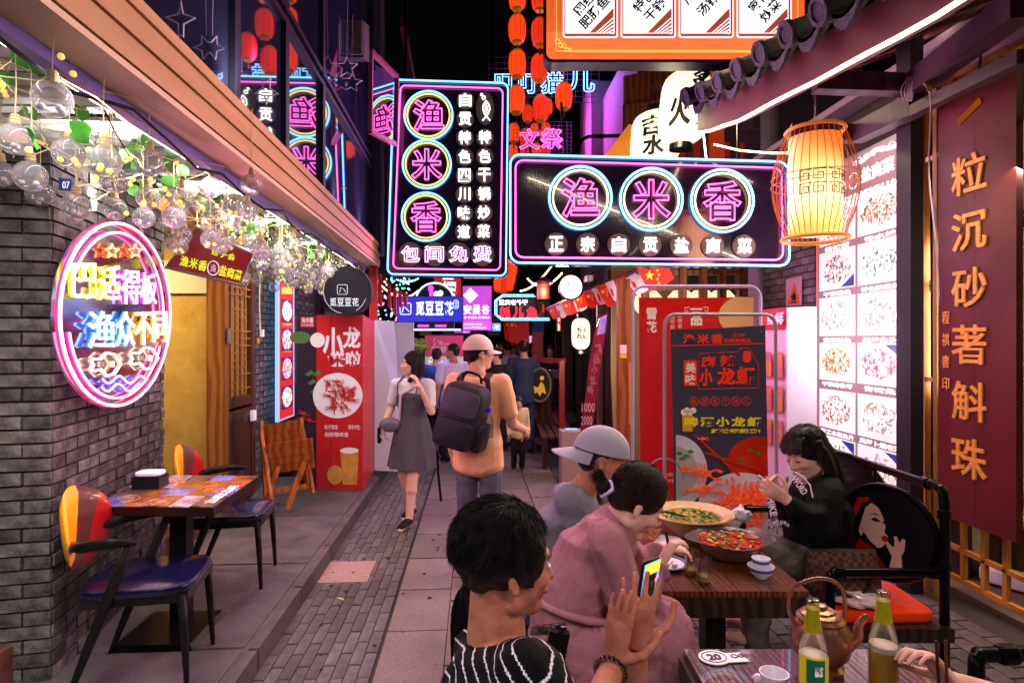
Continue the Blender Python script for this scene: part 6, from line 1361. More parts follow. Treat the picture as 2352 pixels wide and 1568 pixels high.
M_BG = glass('bottle_glass', (.9, .95, .86), .12, .02); M_BEER = mat('beer', 'a06a08', .1, spec=.6, emit=hx('a06a08'), es=.08); M_FOIL = mat('foil_gold', 'c0a818', .3, metal=.5, col2='8c9a18', scale=20)
for (lat, d, lb_, lab) in ((.775, 1.57, 'beer bottle with a green and yellow label, left one on the front table', 1), (.987, 1.62, 'half full beer bottle without front label, right one on the front table', 0)):
    p = PL(lat, d, TZ); t = thing('beer_bottle', lb_, 'bottle', p)
    obj('glass_body', MB().lathe([(0, 0), (.034, 0), (.036, .01), (.036, .15), (.03, .185), (.018, .215), (.0145, .25), (.0145, .272), (.0165, .274), (.0165, .284), (.013, .286)], p, 26), M_BG, t, smooth='auto')
    obj('beer', MB().lathe([(0, .006), (.033, .006), (.0335, .13 + .0 * lab), (0, .13)], p, 20), M_BEER, t); obj('foam', MB().lathe([(0, .131), (.0335, .131), (.0335, .145), (0, .146)], p, 20), mat('beer_foam', 'c8b8a8', .6), t)
    obj('neck_foil', MB().lathe([(.0215, .205), (.0152, .25), (.015, .262)], p, 20, sx=1.04, sy=1.04), M_FOIL, t)
    if lab:
        for nm, zz, w_, hh_, m, r0 in (('label', .1, 1.2, .1, mat('label_yellow', 'c8b818', .4), .0368), ('label_mark', .115, .62, .06, mat('label_green', '0c5a3a', .4), .0376)):
            q = MB(); n_ = 10; a0 = math.atan2(-FW.y, -FW.x) - .25; vs = [p + V((r0 * cos(a0 - w_ + 2 * w_ * i / n_), r0 * sin(a0 - w_ + 2 * w_ * i / n_), zz + s_ * hh_ / 2)) for s_ in (-1, 1) for i in range(n_ + 1)]
            q.add(vs, [(i, i + 1, n_ + 2 + i, n_ + 1 + i) for i in range(n_)]); obj(nm, q, m, t)
        lf2_ = Q4(p - FW * .0385 - RT * .01 + V((0, 0, .14)), UP * -1 * .02, -RT * .02 * -1); q = MB(); fq = Q4(p - FW * .039 + V((0, 0, .08)), RT, UP); write(q, fq, '雪花', -.014, .025, .006, .05, .0, 'fill', .03); obj('character', q, WHITEP, t, join=True)
p = on(1778, 1590); obj('tea_cup', MB().lathe([(0, 0), (.026, 0), (.038, .055), (.035, .055), (.024, .006), (0, .006)], p, 24), M_CER, smooth='auto', label='white porcelain cup at the bottom edge on the front table', category='cup')
crumple('paper_napkin', 'small torn napkin left of the front cup', on(1745, 1568), .018, M_TIS, 7)
# number tag
pz = .7535; p = onZ(1640, 1510, pz); tg = thing('number_tag', 'white table number tag reading 20 on the front table', 'tag', p)
q = MB(); R_ = .046; q.prism([p + V((R_ * cos(k * pi / 14), R_ * .9 * sin(k * pi / 14), 0)) for k in range(28)], (0, 0, .003)); q.prism([p + V((.03, -.03, 0)), p + V((.095, -.028, 0)), p + V((.085, .022, 0)), p + V((.03, .02, 0))], (0, 0, .0028)); obj('card', q, mat('tag_white', 'dcd4dc', .5), tg)
q = MB(); fq = Q4(p + V((0, 0, .0035)), V((-1, -.1, 0)), V((.1, -1, 0))); 
fq2 = Q4(p + V((0, 0, .0034)), V((1, 0, 0)), V((0, 1, 0)))
line(q, fq2, circ(0, 0, .036, .031), .0016, 0, True); write(q, fq2, '20', -.02, .016, .02, -.018, .0005, 'fill', .03); line(q, fq2, circ(.062, 0, .009), .002, 0, True); line(q, fq2, circ(.082, 0, .007), .002, 0, True); obj('print', q, DARK, tg)
# ---- pipe bench with round backs ----
M_PIPE = mat('black_pipe', '0e0e10', .22, metal=.5, spec=.7)
pb = thing('pipe_bench', 'black pipe framed bench with orange seat and round backs', 'bench', PL(1.6, 3.1, 0))
def pipe(pts, r=.021): return obj('pipe', MB().tube(pts, r, 12), M_PIPE, pb, smooth=True)
def fit(p, ax, r=.028, l=.045): return obj('pipe_fitting', MB().lathe([(r * .85, -l / 2), (r, -l / 2 + .004), (r, l / 2 - .004), (r * .85, l / 2)], p, 14, ax=ax), M_PIPE, pb)
dn, df = 2.72, 3.75
pipe(curve_pts([PL(1.93, df, 1.04), PL(1.93, dn + .2, 1.04), PL(1.93, dn + .06, 1.045), PL(1.93, dn, .98), PL(1.93, dn, .6), PL(1.93, dn, .02)], 5)); fit(PL(1.93, dn, .93), UP); fit(PL(1.93, dn, .7), UP); fit(PL(1.93, dn, .4), UP); fit(PL(1.93, dn + .12, 1.042), FW)
for d in (dn, df): pipe(curve_pts([PL(1.93, d, .67), PL(1.48, d, .67), PL(1.43, d, .665), PL(1.42, d, .6), PL(1.42, d, .42), PL(1.42, d, .02)], 5)); fit(PL(1.46, d, .67), RT); fit(PL(1.42, d, .61), UP); fit(PL(1.88, d, .67), RT)
pipe([PL(1.93, df, 1.04), PL(1.93, df, .02)]); pipe([PL(1.93, 3.25, 1.04), PL(1.93, 3.25, .42)], .015)
obj('seat_frame', MB().box(PL(1.64, 3.22, .41), (.6, 1.1, .06), Matrix.Rotation(-YAW, 3, 'Z')), M_CHW, pb)
M_ORV = mat('orange_vinyl', 'd83408', .35, coat=.3, bump=.04, scale=60)
obj('seat', cushion(PL(1.64, 2.98, .465), .54, .52, .055, Matrix.Rotation(-YAW, 3, 'Z'), p=9), M_ORV, pb, smooth=True); obj('seat', cushion(PL(1.64, 3.52, .465), .54, .5, .055, Matrix.Rotation(-YAW, 3, 'Z'), p=9), M_ORV, pb, smooth=True)
for i, (px, py, d, rx, ry) in enumerate(((2035, 1222, 2.93, 100, 106), (1935, 1140, 3.45, 96, 98))):
    F = CF(d, .98, px); c = F.P(px, py); s = d / 1400; u = (F.n.cross(UP)).normalized(); u = u if u.dot(RT) > 0 else -u
    pts = [c + u * (ry * s * cos(k * pi / 20)) + UP * (ry * s * sin(k * pi / 20)) for k in range(40)]
    b = obj('round_back', MB().prism([p - F.n * .03 for p in pts], F.n * .03), mat('print_black', '100c16', .35, coat=.3), pb); obj('back_rim', MB().tube(pts, .014, 8, True), M_PIPE, b, smooth=True)
    if i == 0:                        # printed picture: a woman in red touching her lips
        pr_ = Q4(c + F.n * .001, u * s, -UP * s)      # x to the right, y down in view pixels (unforeshortened)
        def pp_(nm, pts, m, z=.001): q = MB(); q.prism([pr_.o + pr_.u * x * 1.0 + pr_.v * y - pr_.n * 0 + F.n * z for x, y in pts], F.n * .001); obj(nm, q, m, b)
        skin_p = mat('skin_print', 'c8988c', .4)
        pp_('red_collar', [(-60, 30), (-30, 40), (-8, 70), (12, 100), (-30, 98), (-56, 82), (-72, 60)], mat('print_red', '8c1014', .4), .001)
        pp_('hair_band', [(-72, -40), (-62, -66), (-40, -74), (-34, -66), (-54, -56), (-62, -32), (-70, -20)], mat('print_red2', 'b81410', .4), .003)
        pp_('face_print', [(-30, -62), (-14, -52), (-4, -30), (0, -14), (-2, 0), (6, 8), (0, 14), (2, 22), (-6, 34), (-16, 40), (-34, 28), (-48, 10), (-54, 22), (-60, 10), (-52, -20), (-44, -48)], skin_p, .004)
        pp_('hand_print', [(18, 4), (24, 2), (30, 16), (36, 4), (42, 6), (40, 30), (34, 44), (36, 84), (8, 80), (14, 50), (6, 36), (-2, 20), (2, 16), (14, 28), (20, 26)], skin_p, .0045)
        pp_('lips_print', [(-8, 10), (2, 6), (6, 12), (2, 22), (-6, 20)], mat('print_lip', 'b01018', .4), .006); pp_('eye_print', [(-32, -24), (-22, -30), (-10, -24), (-20, -20)], mat('print_black2', '0c0808', .4), .006); pp_('eye_print', [(-8, -22), (-1, -26), (1, -20)], mat('print_black2', '0c0808', .4), .006); pp_('brow_print', [(-36, -34), (-22, -40), (-12, -36), (-22, -37)], mat('print_black2', '0c0808', .4), .006)
# near pipe arm at the bottom right edge
pa = thing('pipe_chair', 'black pipe armrest elbow at the lower right edge', 'armrest', PL(1.5, 1.95, 0)); obj('pipe', MB().tube(curve_pts([PL(2.1, 2.0, .69), PL(1.56, 1.97, .69), PL(1.50, 1.96, .685), PL(1.485, 1.95, .63), PL(1.48, 1.95, .4)], 5), .024, 12), M_PIPE, pa, smooth=True); obj('pipe_fitting', MB().lathe([(.028, -.03), (.033, -.02), (.033, .02), (.028, .03)], PL(1.6, 1.97, .69), 14, ax=RT), M_PIPE, pa)
# handbag & plastic bag
p = PL(1.55, 2.86, .495); hb = thing('handbag', 'brown diamond patterned handbag with dark handles on the orange seat', 'handbag', p); Rb = Matrix.Rotation(-.12, 3, 'Z')
def hbq(x, y, z): return p + Rb @ V((x, y, z))
M_BAG = mat('bag_canvas', '5c4036', .5, col2='3c2620', kind='checker', scale=48, bump=.1, coat=.2)
rings = [(hbq(0, 0, z), Rb @ V((wx, 0, 0)), Rb @ V((0, wy, 0))) for z, wx, wy in ((.0, .15, .075), (.02, .178, .085), (.11, .172, .07), (.19, .158, .045), (.225, .15, .03))]
obj('bag_body', MB().loft(rings, 24), M_BAG, hb, smooth='auto'); obj('zip', MB().tube([hbq(-.15, 0, .228), hbq(0, 0, .223), hbq(.15, 0, .228)], .006, 6), mat('zip_metal', '9a8a70', .3, metal=.9), hb)
for s_ in (-1, 1): obj('handle', MB().tube(curve_pts([hbq(-.085, s_ * .07, .13), hbq(-.075, s_ * .085, .085), hbq(0, s_ * .10, .045), hbq(.075, s_ * .085, .085), hbq(.085, s_ * .07, .13)]), .007, 6), mat('strap_brown', '1c1210', .4), hb)
crumple('plastic_bag', 'crumpled translucent plastic bag lying on the orange seat', PL(1.58, 2.78, .492), .1, mat('thin_plastic', 'c8a8a0', .2, spec=.8, coat=.6), 3, .3, 'plastic bag')
# ---- middle distance furniture ----
M_BNW = mat('bench_wood', '4a2a2a', .45, col2='3a2022', kind='wave', scale=3)
def bench(label, A_, B_, wdt, z, n, legs=True):
    t = thing('slatted_bench', label, 'bench', ((A_ + B_) / 2).xy.to_3d()); dr = (B_ - A_).normalized(); sd = V((dr.y, -dr.x, 0))
    for i in range(n): o_ = sd * (wdt * (i + .5) / n); obj('slat', MB().bar(A_ + o_ + V((0, 0, z)), B_ + o_ + V((0, 0, z)), wdt / n - .02, .035), M_BNW, t)
    for e in (A_, B_): 
        for o_ in (.05, wdt - .05): obj('leg', MB().box(e + sd * o_ + V((0, 0, z / 2)), (.07, .07, z)), WOODD, t)
    return t
bench('slatted wooden bench nearer the seated diners', onZ(1242, 1078, 0), onZ(1222, 1000, 0), .5, .42, 5); bench('slatted wooden bench inside the red railing', onZ(1198, 1000, 0), onZ(1192, 985, 0) , .8, .42, 5)
rl = thing('red_railing', 'red painted wooden railing in front of the drum', 'railing', onZ(1290, 1000, 0)); M_RRL = mat('rail_red', '7c1a18', .45)
for a, b, w_ in ((at(1184, 826, 9.6), at(1297, 828, 9.0), .07), (at(1290, 828, 9.0), at(1290, 1000, 9.0), .08), (at(1186, 826, 10), at(1186, 985, 10), .07)): obj('rail', MB().bar(a, b, w_, w_), M_RRL, rl)
F = CF(9.2, .3, 1242); dm = thing('drum', 'black drum face with golden figure behind the red railing', 'drum', F.P(1242, 940)); obj('shell', MB().plate(F, circ(1240, 884, 25, 38), -.25, 0), mat('drum_black', '16120e', .5), dm); q = MB(); line(q, F, circ(1240, 884, 25, 38), .018, 0, True); obj('rope_rim', q, mat('drum_rim', '6a5a4a', .7), dm)
q = MB(); q.plate(F, circ(1245, 868, 5, 5), .001, .006); q.plate(F, [(1226, 886), (1236, 890), (1243, 876), (1250, 884), (1254, 905), (1246, 900), (1240, 910), (1234, 900), (1228, 904)], .001, .006); obj('gold_figure', q, GOLD, dm); obj('stand', MB().plate(F, [(1222, 915), (1258, 915), (1254, 985), (1226, 985)], -.3, -.2), WOODD, dm)
t = thing('serving_counter', 'dark wooden counter with small tableware behind the walking men', 'counter', at(1168, 1000, 10.2))
for k, y in enumerate((868, 898, 928)): obj('shelf', MB().box(at(1170, y, 10.2 - k * .15), (.42, .4, .04)), mat('counter_wood', '7a4428', .5), t)
obj('cabinet', MB().box(at(1170, 935, 10.2), (.36, .3, .75)), WOODD, t)
obj('brass_pot', MB().lathe([(0, 0), (.08, 0), (.13, .06), (.1, .13), (.03, .16), (.03, .2), (0, .2)], at(1160, 866, 10.1), 14), mat('brass', 'a08050'), label='small brass pot on the serving counter', category='pot')
for k in range(3): obj('drinking_glass', MB().lathe([(0, 0), (.03, 0), (.035, .1), (.03, .1)], at(1156 + k * 13, 897, 9.9), 8), M_CER, label=['leftmost pale cup on the serving counter', 'middle pale cup on the serving counter', 'rightmost pale cup on the serving counter'][k], category='cup')
t = thing('cardboard_bin', 'pale cardboard box beside the leaning banner with a phone on top', 'box', onZ(1312, 1110, 0)); obj('body', MB().box(onZ(1312, 1110, 0) + V((0, 0, .32)), (.26, .26, .64)), mat('card', '8c6a60', .7), t)
obj('phone', MB().box(onZ(1312, 1110, 0) + V((0, 0, .652)), (.14, .08, .01)), lit('phone_glow', (.3, .45, .9), 1.2), label='lit phone lying on the pale cardboard box', category='phone')
obj('steel_tub', MB().lathe([(0, 0), (.2, 0), (.28, .12), (.27, .12), (.19, .01)], at(1256, 868, 9.9), 20), mat('polished_steel', 'b4aeb8'), label='round steel tub carried by the waitress', category='tub')
crumple('potted_bush', 'small green bush behind the woman in the grey dress', at(962, 818, 9.2), .14, mat('bush_green', '4a6a20', .8, col2='8a9a30', scale=30), 2, .8, 'plant')
# ================= PEOPLE =================
def blob(name, mb, vox, sm, m, parent=None, fold=0, fs=9, fst=(1, 1, 1), disp=None, **tg):
    me = mesh_of(mb, m if not isinstance(m, (list, tuple)) else m[0]); o = bpy.data.objects.new('t', me); COL.objects.link(o)
    r = o.modifiers.new('r', 'REMESH'); r.mode = 'VOXEL'; r.voxel_size = vox
    if sm: s_ = o.modifiers.new('s', 'SMOOTH'); s_.iterations = sm; s_.factor = .6
    bpy.context.view_layer.update(); e = bpy.data.meshes.new_from_object(o.evaluated_get(bpy.context.evaluated_depsgraph_get()))
    bpy.data.objects.remove(o)
    e.update()
    if fold:
        nr = [v.normal.copy() for v in e.vertices]
        for v, n_ in zip(e.vertices, nr):
            c = V((v.co.x * fst[0], v.co.y * fst[1], v.co.z * fst[2])) * fs
            w_ = noise.noise(c + V((noise.noise(c * .6), 0, 0)) * 1.6); v.co += n_ * fold * (1 - abs(w_) * 3.2)
    q = MB(); q.v = [v.co.copy() for v in e.vertices]; q.f = [tuple(p.vertices) for p in e.polygons]; q.m = [0] * len(q.f)
    bpy.data.meshes.remove(e)
    if isinstance(m, (list, tuple)):
        fn = m[-1]; m = list(m[:-1])
        for i, f in enumerate(q.f): c = sum((q.v[j] for j in f), V()) / len(f); q.m[i] = fn(c)
    return obj(name, q, m, parent, smooth=True, **tg)
SK = mat('skin', 'b8806a', .5, col2='a87060', scale=22, spec=.4, bump=.12, bscale=260); SKP = mat('skin_fair', 'c89886', .5, col2='b88878', scale=10, spec=.4); SKT = mat('skin_tan', 'a46a52', .48, col2='8e5442', scale=26, spec=.4, bump=.2, bscale=240)
for m_ in (SK, SKP, SKT): b_ = m_.node_tree.nodes['Principled BSDF']; b_.inputs['Subsurface Weight'].default_value = .12; b_.inputs['Subsurface Radius'].default_value = (.02, .008, .005); b_.inputs['Subsurface Scale'].default_value = .4
HAIR = mat('black_hair', '0c090a', .42, col2='1a1414', scale=60, stretch=(1, 1, .2), spec=.5); HAIRB = mat('dark_brown_hair', '130d0c', .55, col2='221716', scale=60, stretch=(1, 1, .2), spec=.3, bump=.6)
LIPM = mat('lip', '9a4444', .45); LIPR = mat('lip_red', 'a01c24', .35); EYEW = mat('eye_white', 'c8c0bc', .3); EYED = mat('eye_dark', '0c0807', .2)
class Hd:
    def __init__(s, c, f, u, k=1):
        s.c = V(c); s.f = V(f).normalized(); s.u = (V(u) - s.f * V(u).dot(s.f)).normalized(); s.r = s.f.cross(s.u); s.k = k; s.R = Matrix((s.r, s.f, s.u)).transposed()
    def P(s, x, y, z): return s.c + (s.r * x + s.f * y + s.u * z) * s.k        # x right, y forward, z up
def head(q, h, fem=False):
    k = h.k; e = lambda x, y, z, a, b, c: q.ell(h.P(x, y, z), (a * k, b * k, c * k), h.R, 18, 12)
    e(0, -.012, .028, .077, .096, .088); e(0, .02, -.03, .062 if fem else .066, .068, .082); e(0, .036, -.078, .036 if fem else .045, .042, .034)
    q.cap(h.P(-.045, .0, -.07), .026 * k, h.P(0, .066, -.098), .02 * k, 8); q.cap(h.P(.045, .0, -.07), .026 * k, h.P(0, .066, -.098), .02 * k, 8)
    q.cap(h.P(0, .086, .006), .008 * k, h.P(0, .107, -.030), .0115 * k, 8); e(-.012, .094, -.034, .008, .009, .007); e(.012, .094, -.034, .008, .009, .007)
    e(0, .073, .03, .05, .018, .012); e(0, .085, -.057, .024, .013, .008); e(0, .083, -.068, .02, .013, .0075); e(0, .078, -.095, .018, .018, .017)
    for s_ in (-1, 1):
        e(.037 * s_, .06, -.025, .022, .026, .024); e(.03 * s_, .073, .004, .014, .014, .011)
        q.ell(h.P(.077 * s_, -.012, -.012), (.007 * k, .017 * k, .03 * k), h.R @ Matrix.Rotation(.3 * s_, 3, 'Z'), 10, 8); q.ell(h.P(.079 * s_, -.008, -.032), (.008 * k, .01 * k, .012 * k), h.R, 8, 6)
def face(o, h, lip=LIPM, closed=False, brow=True):
    k = h.k
    for s_ in (-1, 1):
        if not closed: obj('eye', MB().ell(h.P(.031 * s_, .084, .003), (.0125 * k, .006 * k, .006 * k), h.R, 10, 7), EYEW, o, smooth=True)
        obj('iris' if not closed else 'eyelash', MB().ell(h.P(.031 * s_, .0885 if not closed else .086, .002 if not closed else -.003), ((.0058 if not closed else .0135) * k, .0035 * k, (.0055 if not closed else .0025) * k), h.R, 8, 6), EYED, o, smooth=True)
        if brow: obj('eyebrow', MB().tube([h.P(.014 * s_, .088, .02), h.P(.03 * s_, .088, .026), h.P(.048 * s_, .076, .022)], [.0028 * k, .0036 * k, .0015 * k], 6), HAIR, o)
    obj('lips', MB().ell(h.P(0, .0945, -.0615), (.019 * k, .0065 * k, .0075 * k), h.R, 12, 7), lip, o, smooth=True)
def hand(q, w_, d, n_, k=1, curl=.5, side=1, spread=.12):
    """w_: wrist, d: direction to the fingertips, n_: palm normal; side: +1 thumb on d x n_"""
    d = V(d).normalized(); n_ = (V(n_) - d * V(n_).dot(d)).normalized(); r = d.cross(n_) * side
    W = lambda a, b, c: V(w_) + (d * a + r * b + n_ * c) * k
    q.loft([(W(-.01, 0, 0), r * .026 * k, n_ * .018 * k), (W(.03, 0, 0), r * .034 * k, n_ * .017 * k), (W(.07, 0, 0), r * .041 * k, n_ * .015 * k), (W(.09, 0, 0), r * .039 * k, n_ * .012 * k)], 14)
    for i, (b, L_, rr) in enumerate(((.031, .072, .0088), (.0105, .08, .009), (-.0105, .074, .0086), (-.031, .058, .0076))):
        p = W(.082, b, 0); a = 0; dd = d + r * (b / .031 * spread); dd.normalize()
        for j, f in enumerate((.42, .32, .26)):
            a += curl * (.7, .9, .7)[j]; st = (dd * cos(a) + n_ * sin(a)) * L_ * f * k; q.cap(p, rr * k * (1 - .09 * j), p + st, rr * k * (1 - .09 * (j + 1)), 8); p = p + st
    p = W(.018, .03, .008)
    for L_, rr, dv in ((.042, .0125, d * .55 + r * .75 + n_ * .35), (.032, .0105, d * .8 + r * .35 + n_ * .45), (.026, .0095, d * .85 + r * .05 + n_ * .5)): st = dv.normalized() * L_ * k; q.cap(p, rr * k, p + st, rr * .92 * k, 8); p = p + st
def limb(q, a, b, c, r0, r1, r2, r3=None, n=12):
    q.cap(a, r0, b, r1, n); q.cap(b, r1, c, r2, n)
    m = V(b).lerp(V(c), .3); q.ell(m, (r1 * 1.04,) * 3, nu=10, nv=7)
def torso(q, pts, n=20):             # rings: (centre, half width vec, half depth vec)
    q.loft(pts, n)
    for c, a, b in (pts[0], pts[-1]): 
        ax = a.cross(b).normalized(); R = Matrix((a.normalized(), b.normalized(), a.normalized().cross(b.normalized()))).transposed(); q.ell(c, (a.length, b.length, b.length * .55), R, 16, 9)
def strands(o, name, roots, m, L_, w_, grav, seed=1, n=3, spread=.25):
    rr = random.Random(seed); q = MB()
    for p, d in roots:
        d = (V(d) + V((rr.uniform(-1, 1), rr.uniform(-1, 1), rr.uniform(-1, 1))) * spread).normalized(); s_ = d.cross(V((rr.uniform(-1, 1), rr.uniform(-1, 1), rr.uniform(-1, 1)))).normalized() * w_; l = L_ * rr.uniform(.6, 1.2); P_ = [V(p)]; 
        for i in range(n): d = (d + V((0, 0, -grav))).normalized(); P_.append(P_[-1] + d * l / n)
        vs = []
        for i, x in enumerate(P_): k = 1 - i / n; vs += [x - s_ * k, x + s_ * k]
        q.add(vs, [(2 * i, 2 * i + 1, 2 * i + 3, 2 * i + 2) for i in range(n)])
    return obj(name, q, m, o, kind='stuff')
def comb(h, v, out, way=(0, -.5, -.6)):
    n_ = (h.r * v.x + h.f * v.y + h.u * v.z).normalized(); w_ = h.r * (way[0] + v.x * .5) + h.f * (way[1] + v.y * .4) + h.u * way[2]; t = w_ - n_ * w_.dot(n_); return t.normalized() + n_ * out
def hair_short(o, h, m=HAIR, L_=.03, n=1500, thick=.012, front=.55, low=-.05, seed=1):
    k = h.k; q = MB(); q.ell(h.P(0, -.020, .038), ((.078 + thick) * k, (.094 + thick * .6) * k, (.084 + thick) * k), h.R, 22, 14); q.ell(h.P(0, -.055, -.01), ((.066 + thick * .6) * k, .05 * k, (.046 - low * .3) * k), h.R, 18, 10)
    for s_ in ((-1, 1) if thick > .006 else ()): q.ell(h.P(.064 * s_, .008, .02), (.016 * k, .034 * k, .034 * k), h.R, 10, 8)
    sh = blob('hair', q, .006 * k, 2, m, o)
    rr = random.Random(seed); roots = []
    while len(roots) < n:
        v = V((rr.gauss(0, 1), rr.gauss(0, 1), rr.gauss(0, 1))).normalized()
        if v.z < low * 8 or (v.y > front and v.z < .62) : continue
        if v.z < -.1 and v.y > 0: continue
        roots.append((h.P(v.x * (.076 + thick), -.020 + v.y * (.092 + thick * .6), .038 + v.z * (.082 + thick)), comb(h, v, .22)))
    strands(sh, 'hair_strand', roots, m, L_ * k, .002 * k, .15, seed); return sh
def shoe(o, an, toe, m, k=1):
    q = MB(); a, t = V(an), V(toe); f = (t - a); f.z = 0; f.normalize(); z = min(a.z, t.z); b = V((a.x, a.y, 0)); base = a.z - .05 * k; r = V((f.y, -f.x, 0))
    q.loft([(b - f * .045 * k + V((0, 0, base + .025 * k)), r * .03 * k, UP * .025 * k), (b + f * .0 + V((0, 0, base + .042 * k)), r * .038 * k, UP * .042 * k), (b + f * .07 * k + V((0, 0, base + .035 * k)), r * .043 * k, UP * .034 * k), (b + f * .14 * k + V((0, 0, base + .025 * k)), r * .045 * k, UP * .024 * k), (b + f * .19 * k + V((0, 0, base + .02 * k)), r * .03 * k, UP * .017 * k)], 14)
    return blob('shoe', q, .009, 2, m, o)
def stander(label, loc, rz, H, skin, top, legs, shoes, hairm=HAIR, pose=None, sleeve='short', skirt=None, vox=.011, lip=LIPM, hl=.02, hn=500, longhair=False, lean=0, bulk=1.0, facerot=0, fold=.004, bald=False, hairless=False, lookup=0, closed=False, tex=None):
    M = Matrix.Translation(V(loc)) @ Matrix.Rotation(rz, 4, 'Z'); R3 = M.to_3x3()
    J = dict(hd=(0, .012, .932), nk=(0, -.012, .86), ch=(0, 0, .76), wa=(0, .0, .63), pe=(0, 0, .53), sL=(-.108, 0, .812), sR=(.108, 0, .812), eL=(-.135, -.01, .635), eR=(.135, -.01, .635), wL=(-.135, .04, .495), wR=(.135, .04, .495), hL=(-.05, 0, .52), hR=(.05, 0, .52), kL=(-.055, .012, .28), kR=(.055, .012, .28), aL=(-.058, -.02, .045), aR=(.058, -.02, .045), tL=(-.066, .09, .02), tR=(.066, .09, .02))
    J.update(pose or {}); J = {k: M @ (V(v) * H) for k, v in J.items()}; W = lambda v: R3 @ V(v)
    ff = W((sin(-facerot), cos(facerot), lookup)); h = Hd(J['hd'], ff, (0, 0, 1), H / 1.72 * (1.0 if H > 1.3 else 1.25))
    q = MB(); head(q, h, lip is LIPR); hk = H * bulk
    q.cap(J['nk'] - UP * .03 * H, .036 * H, h.P(0, -.012, -.04), .033 * H)
    X = W((1, 0, 0)); Y = W((0, 1, 0))
    T = [(J['pe'] - UP * .02 * H, X * .09 * hk, Y * .062 * hk), (J['pe'] + UP * .03 * H, X * .093 * hk, Y * .064 * hk), (J['wa'], X * .078 * hk, Y * .058 * hk), (J['ch'], X * .096 * hk, Y * .066 * hk), (J['ch'] + UP * .05 * H, X * .098 * hk, Y * .056 * hk)]
    torso(q, T)
    q.cap(J['sL'], .03 * H, J['sR'], .03 * H); q.cap(J['nk'] - UP * .045 * H, .045 * H, J['nk'] - UP * .0 * H, .036 * H)
    for s_ in 'LR':
        limb(q, J['s' + s_], J['e' + s_], J['w' + s_], .029 * hk, .0225 * H, .015 * H); d = (J['w' + s_] - J['e' + s_]).normalized()
        hand(q, J['w' + s_], d, X * (1 if s_ == 'L' else -1) + Y * .2, H / 1.72, .45, 1 if s_ == 'L' else -1)
        limb(q, J['h' + s_], J['k' + s_], J['a' + s_], .05 * hk, .034 * H, .021 * H); q.cap(J['a' + s_], .022 * H, J['t' + s_], .016 * H)
    o = blob('person', q, vox, 2, skin, label=label, category='person')
    # clothes
    q = MB(); g = .009 * H; torso(q, ([] if skirt else [(T[0][0] - UP * .05 * H, T[0][1] * 1.2, T[0][2] * 1.27), (T[0][0], T[0][1] * 1.18, T[0][2] * 1.26)]) + [(c, a * ((1 if skirt else 1.03) + g / a.length), b * ((1 if skirt else 1.05) + g / b.length)) for c, a, b in T[1:]]) ; q.cap(J['sL'], .036 * H, J['sR'], .036 * H)
    for s_ in 'LR':
        s0, e0, w0 = J['s' + s_], J['e' + s_], J['w' + s_]
        if sleeve == 'short': q.cap(s0, .038 * hk, s0.lerp(e0, .70), .037 * hk)
        elif sleeve == 'long': limb(q, s0, e0, w0, .037 * hk, .03 * H, .022 * H)
    blob('shirt', q, vox, 2, top, o, fold=fold, fs=7)
    q = MB()
    if skirt:
        z0, z1, r0, r1 = skirt; rings = []; rg = random.Random(3)
        for i in range(9):
            t_ = i / 8; r = (r0 + (r1 - r0) * t_ ** .8) * H; c = M @ (V((0, 0, z0 + (z1 - z0) * t_)) * H)
            rings.append((c, X * r, Y * r * (.68 + .12 * t_)))
        q.loft(rings, 40); 
        for i, v in enumerate(q.v): t_ = (i // 40) / 8; A = i % 40; v += (X * cos(A / 40 * 6.283) + Y * sin(A / 40 * 6.283)) * .012 * t_ * sin(A * 1.26) * H
        obj('skirt', q, legs, o, smooth='auto')
        q = MB(); torso(q, [(c, a * 1.2, b * 1.34) for c, a, b in T[:3]] + [(T[3][0] - UP * .02 * H, T[3][1] * 1.19, T[3][2] * 1.42)])
        bodice = blob('dress_bodice', q, vox, 2, legs, o, fold=.002)
        for s_ in (-1, 1): obj('dress_strap', MB().tube([J['ch'] + X * .06 * s_ * H + Y * .075 * H, J['ch'] + X * .065 * s_ * H + Y * .06 * H + UP * .06 * H, J['ch'] + X * .06 * s_ * H + UP * .1 * H, J['ch'] + X * .06 * s_ * H - Y * .06 * H + UP * .03 * H], .008, 6), legs, o)
    else:
        torso(q, [(c, a * 1.05, b * 1.07) for c, a, b in T[:2]])
        for s_ in 'LR': limb(q, J['h' + s_], J['k' + s_], J['a' + s_] + UP * .01 * H, .054 * hk, .043 * H, .037 * H)
        blob('trousers', q, vox, 2, legs, o, fold=fold * 1.3, fs=8)
    for s_ in 'LR': shoe(o, J['a' + s_], J['t' + s_], shoes, H / 1.72)
    face(o, h, lip, closed)
    if not hairless:
        if bald: hair_short(o, h, hairm, .006, 200, .004, .4)
        else: hair_short(o, h, hairm, hl, hn, .012)
    return o, h, J, M
def long_hair(o, h, m, drops, r0=.03):
    q = MB()
    for P_ in drops: pts = curve_pts([h.P(*p) for p in P_], 3); n = len(pts); q.tube(pts, [r0 * h.k * (1 - .7 * (i / n) ** 2) for i in range(n)], 10)
    return blob('long_hair', q, .007 * h.k, 2, m, o, fold=.003, fs=40, fst=(1, 1, .15))
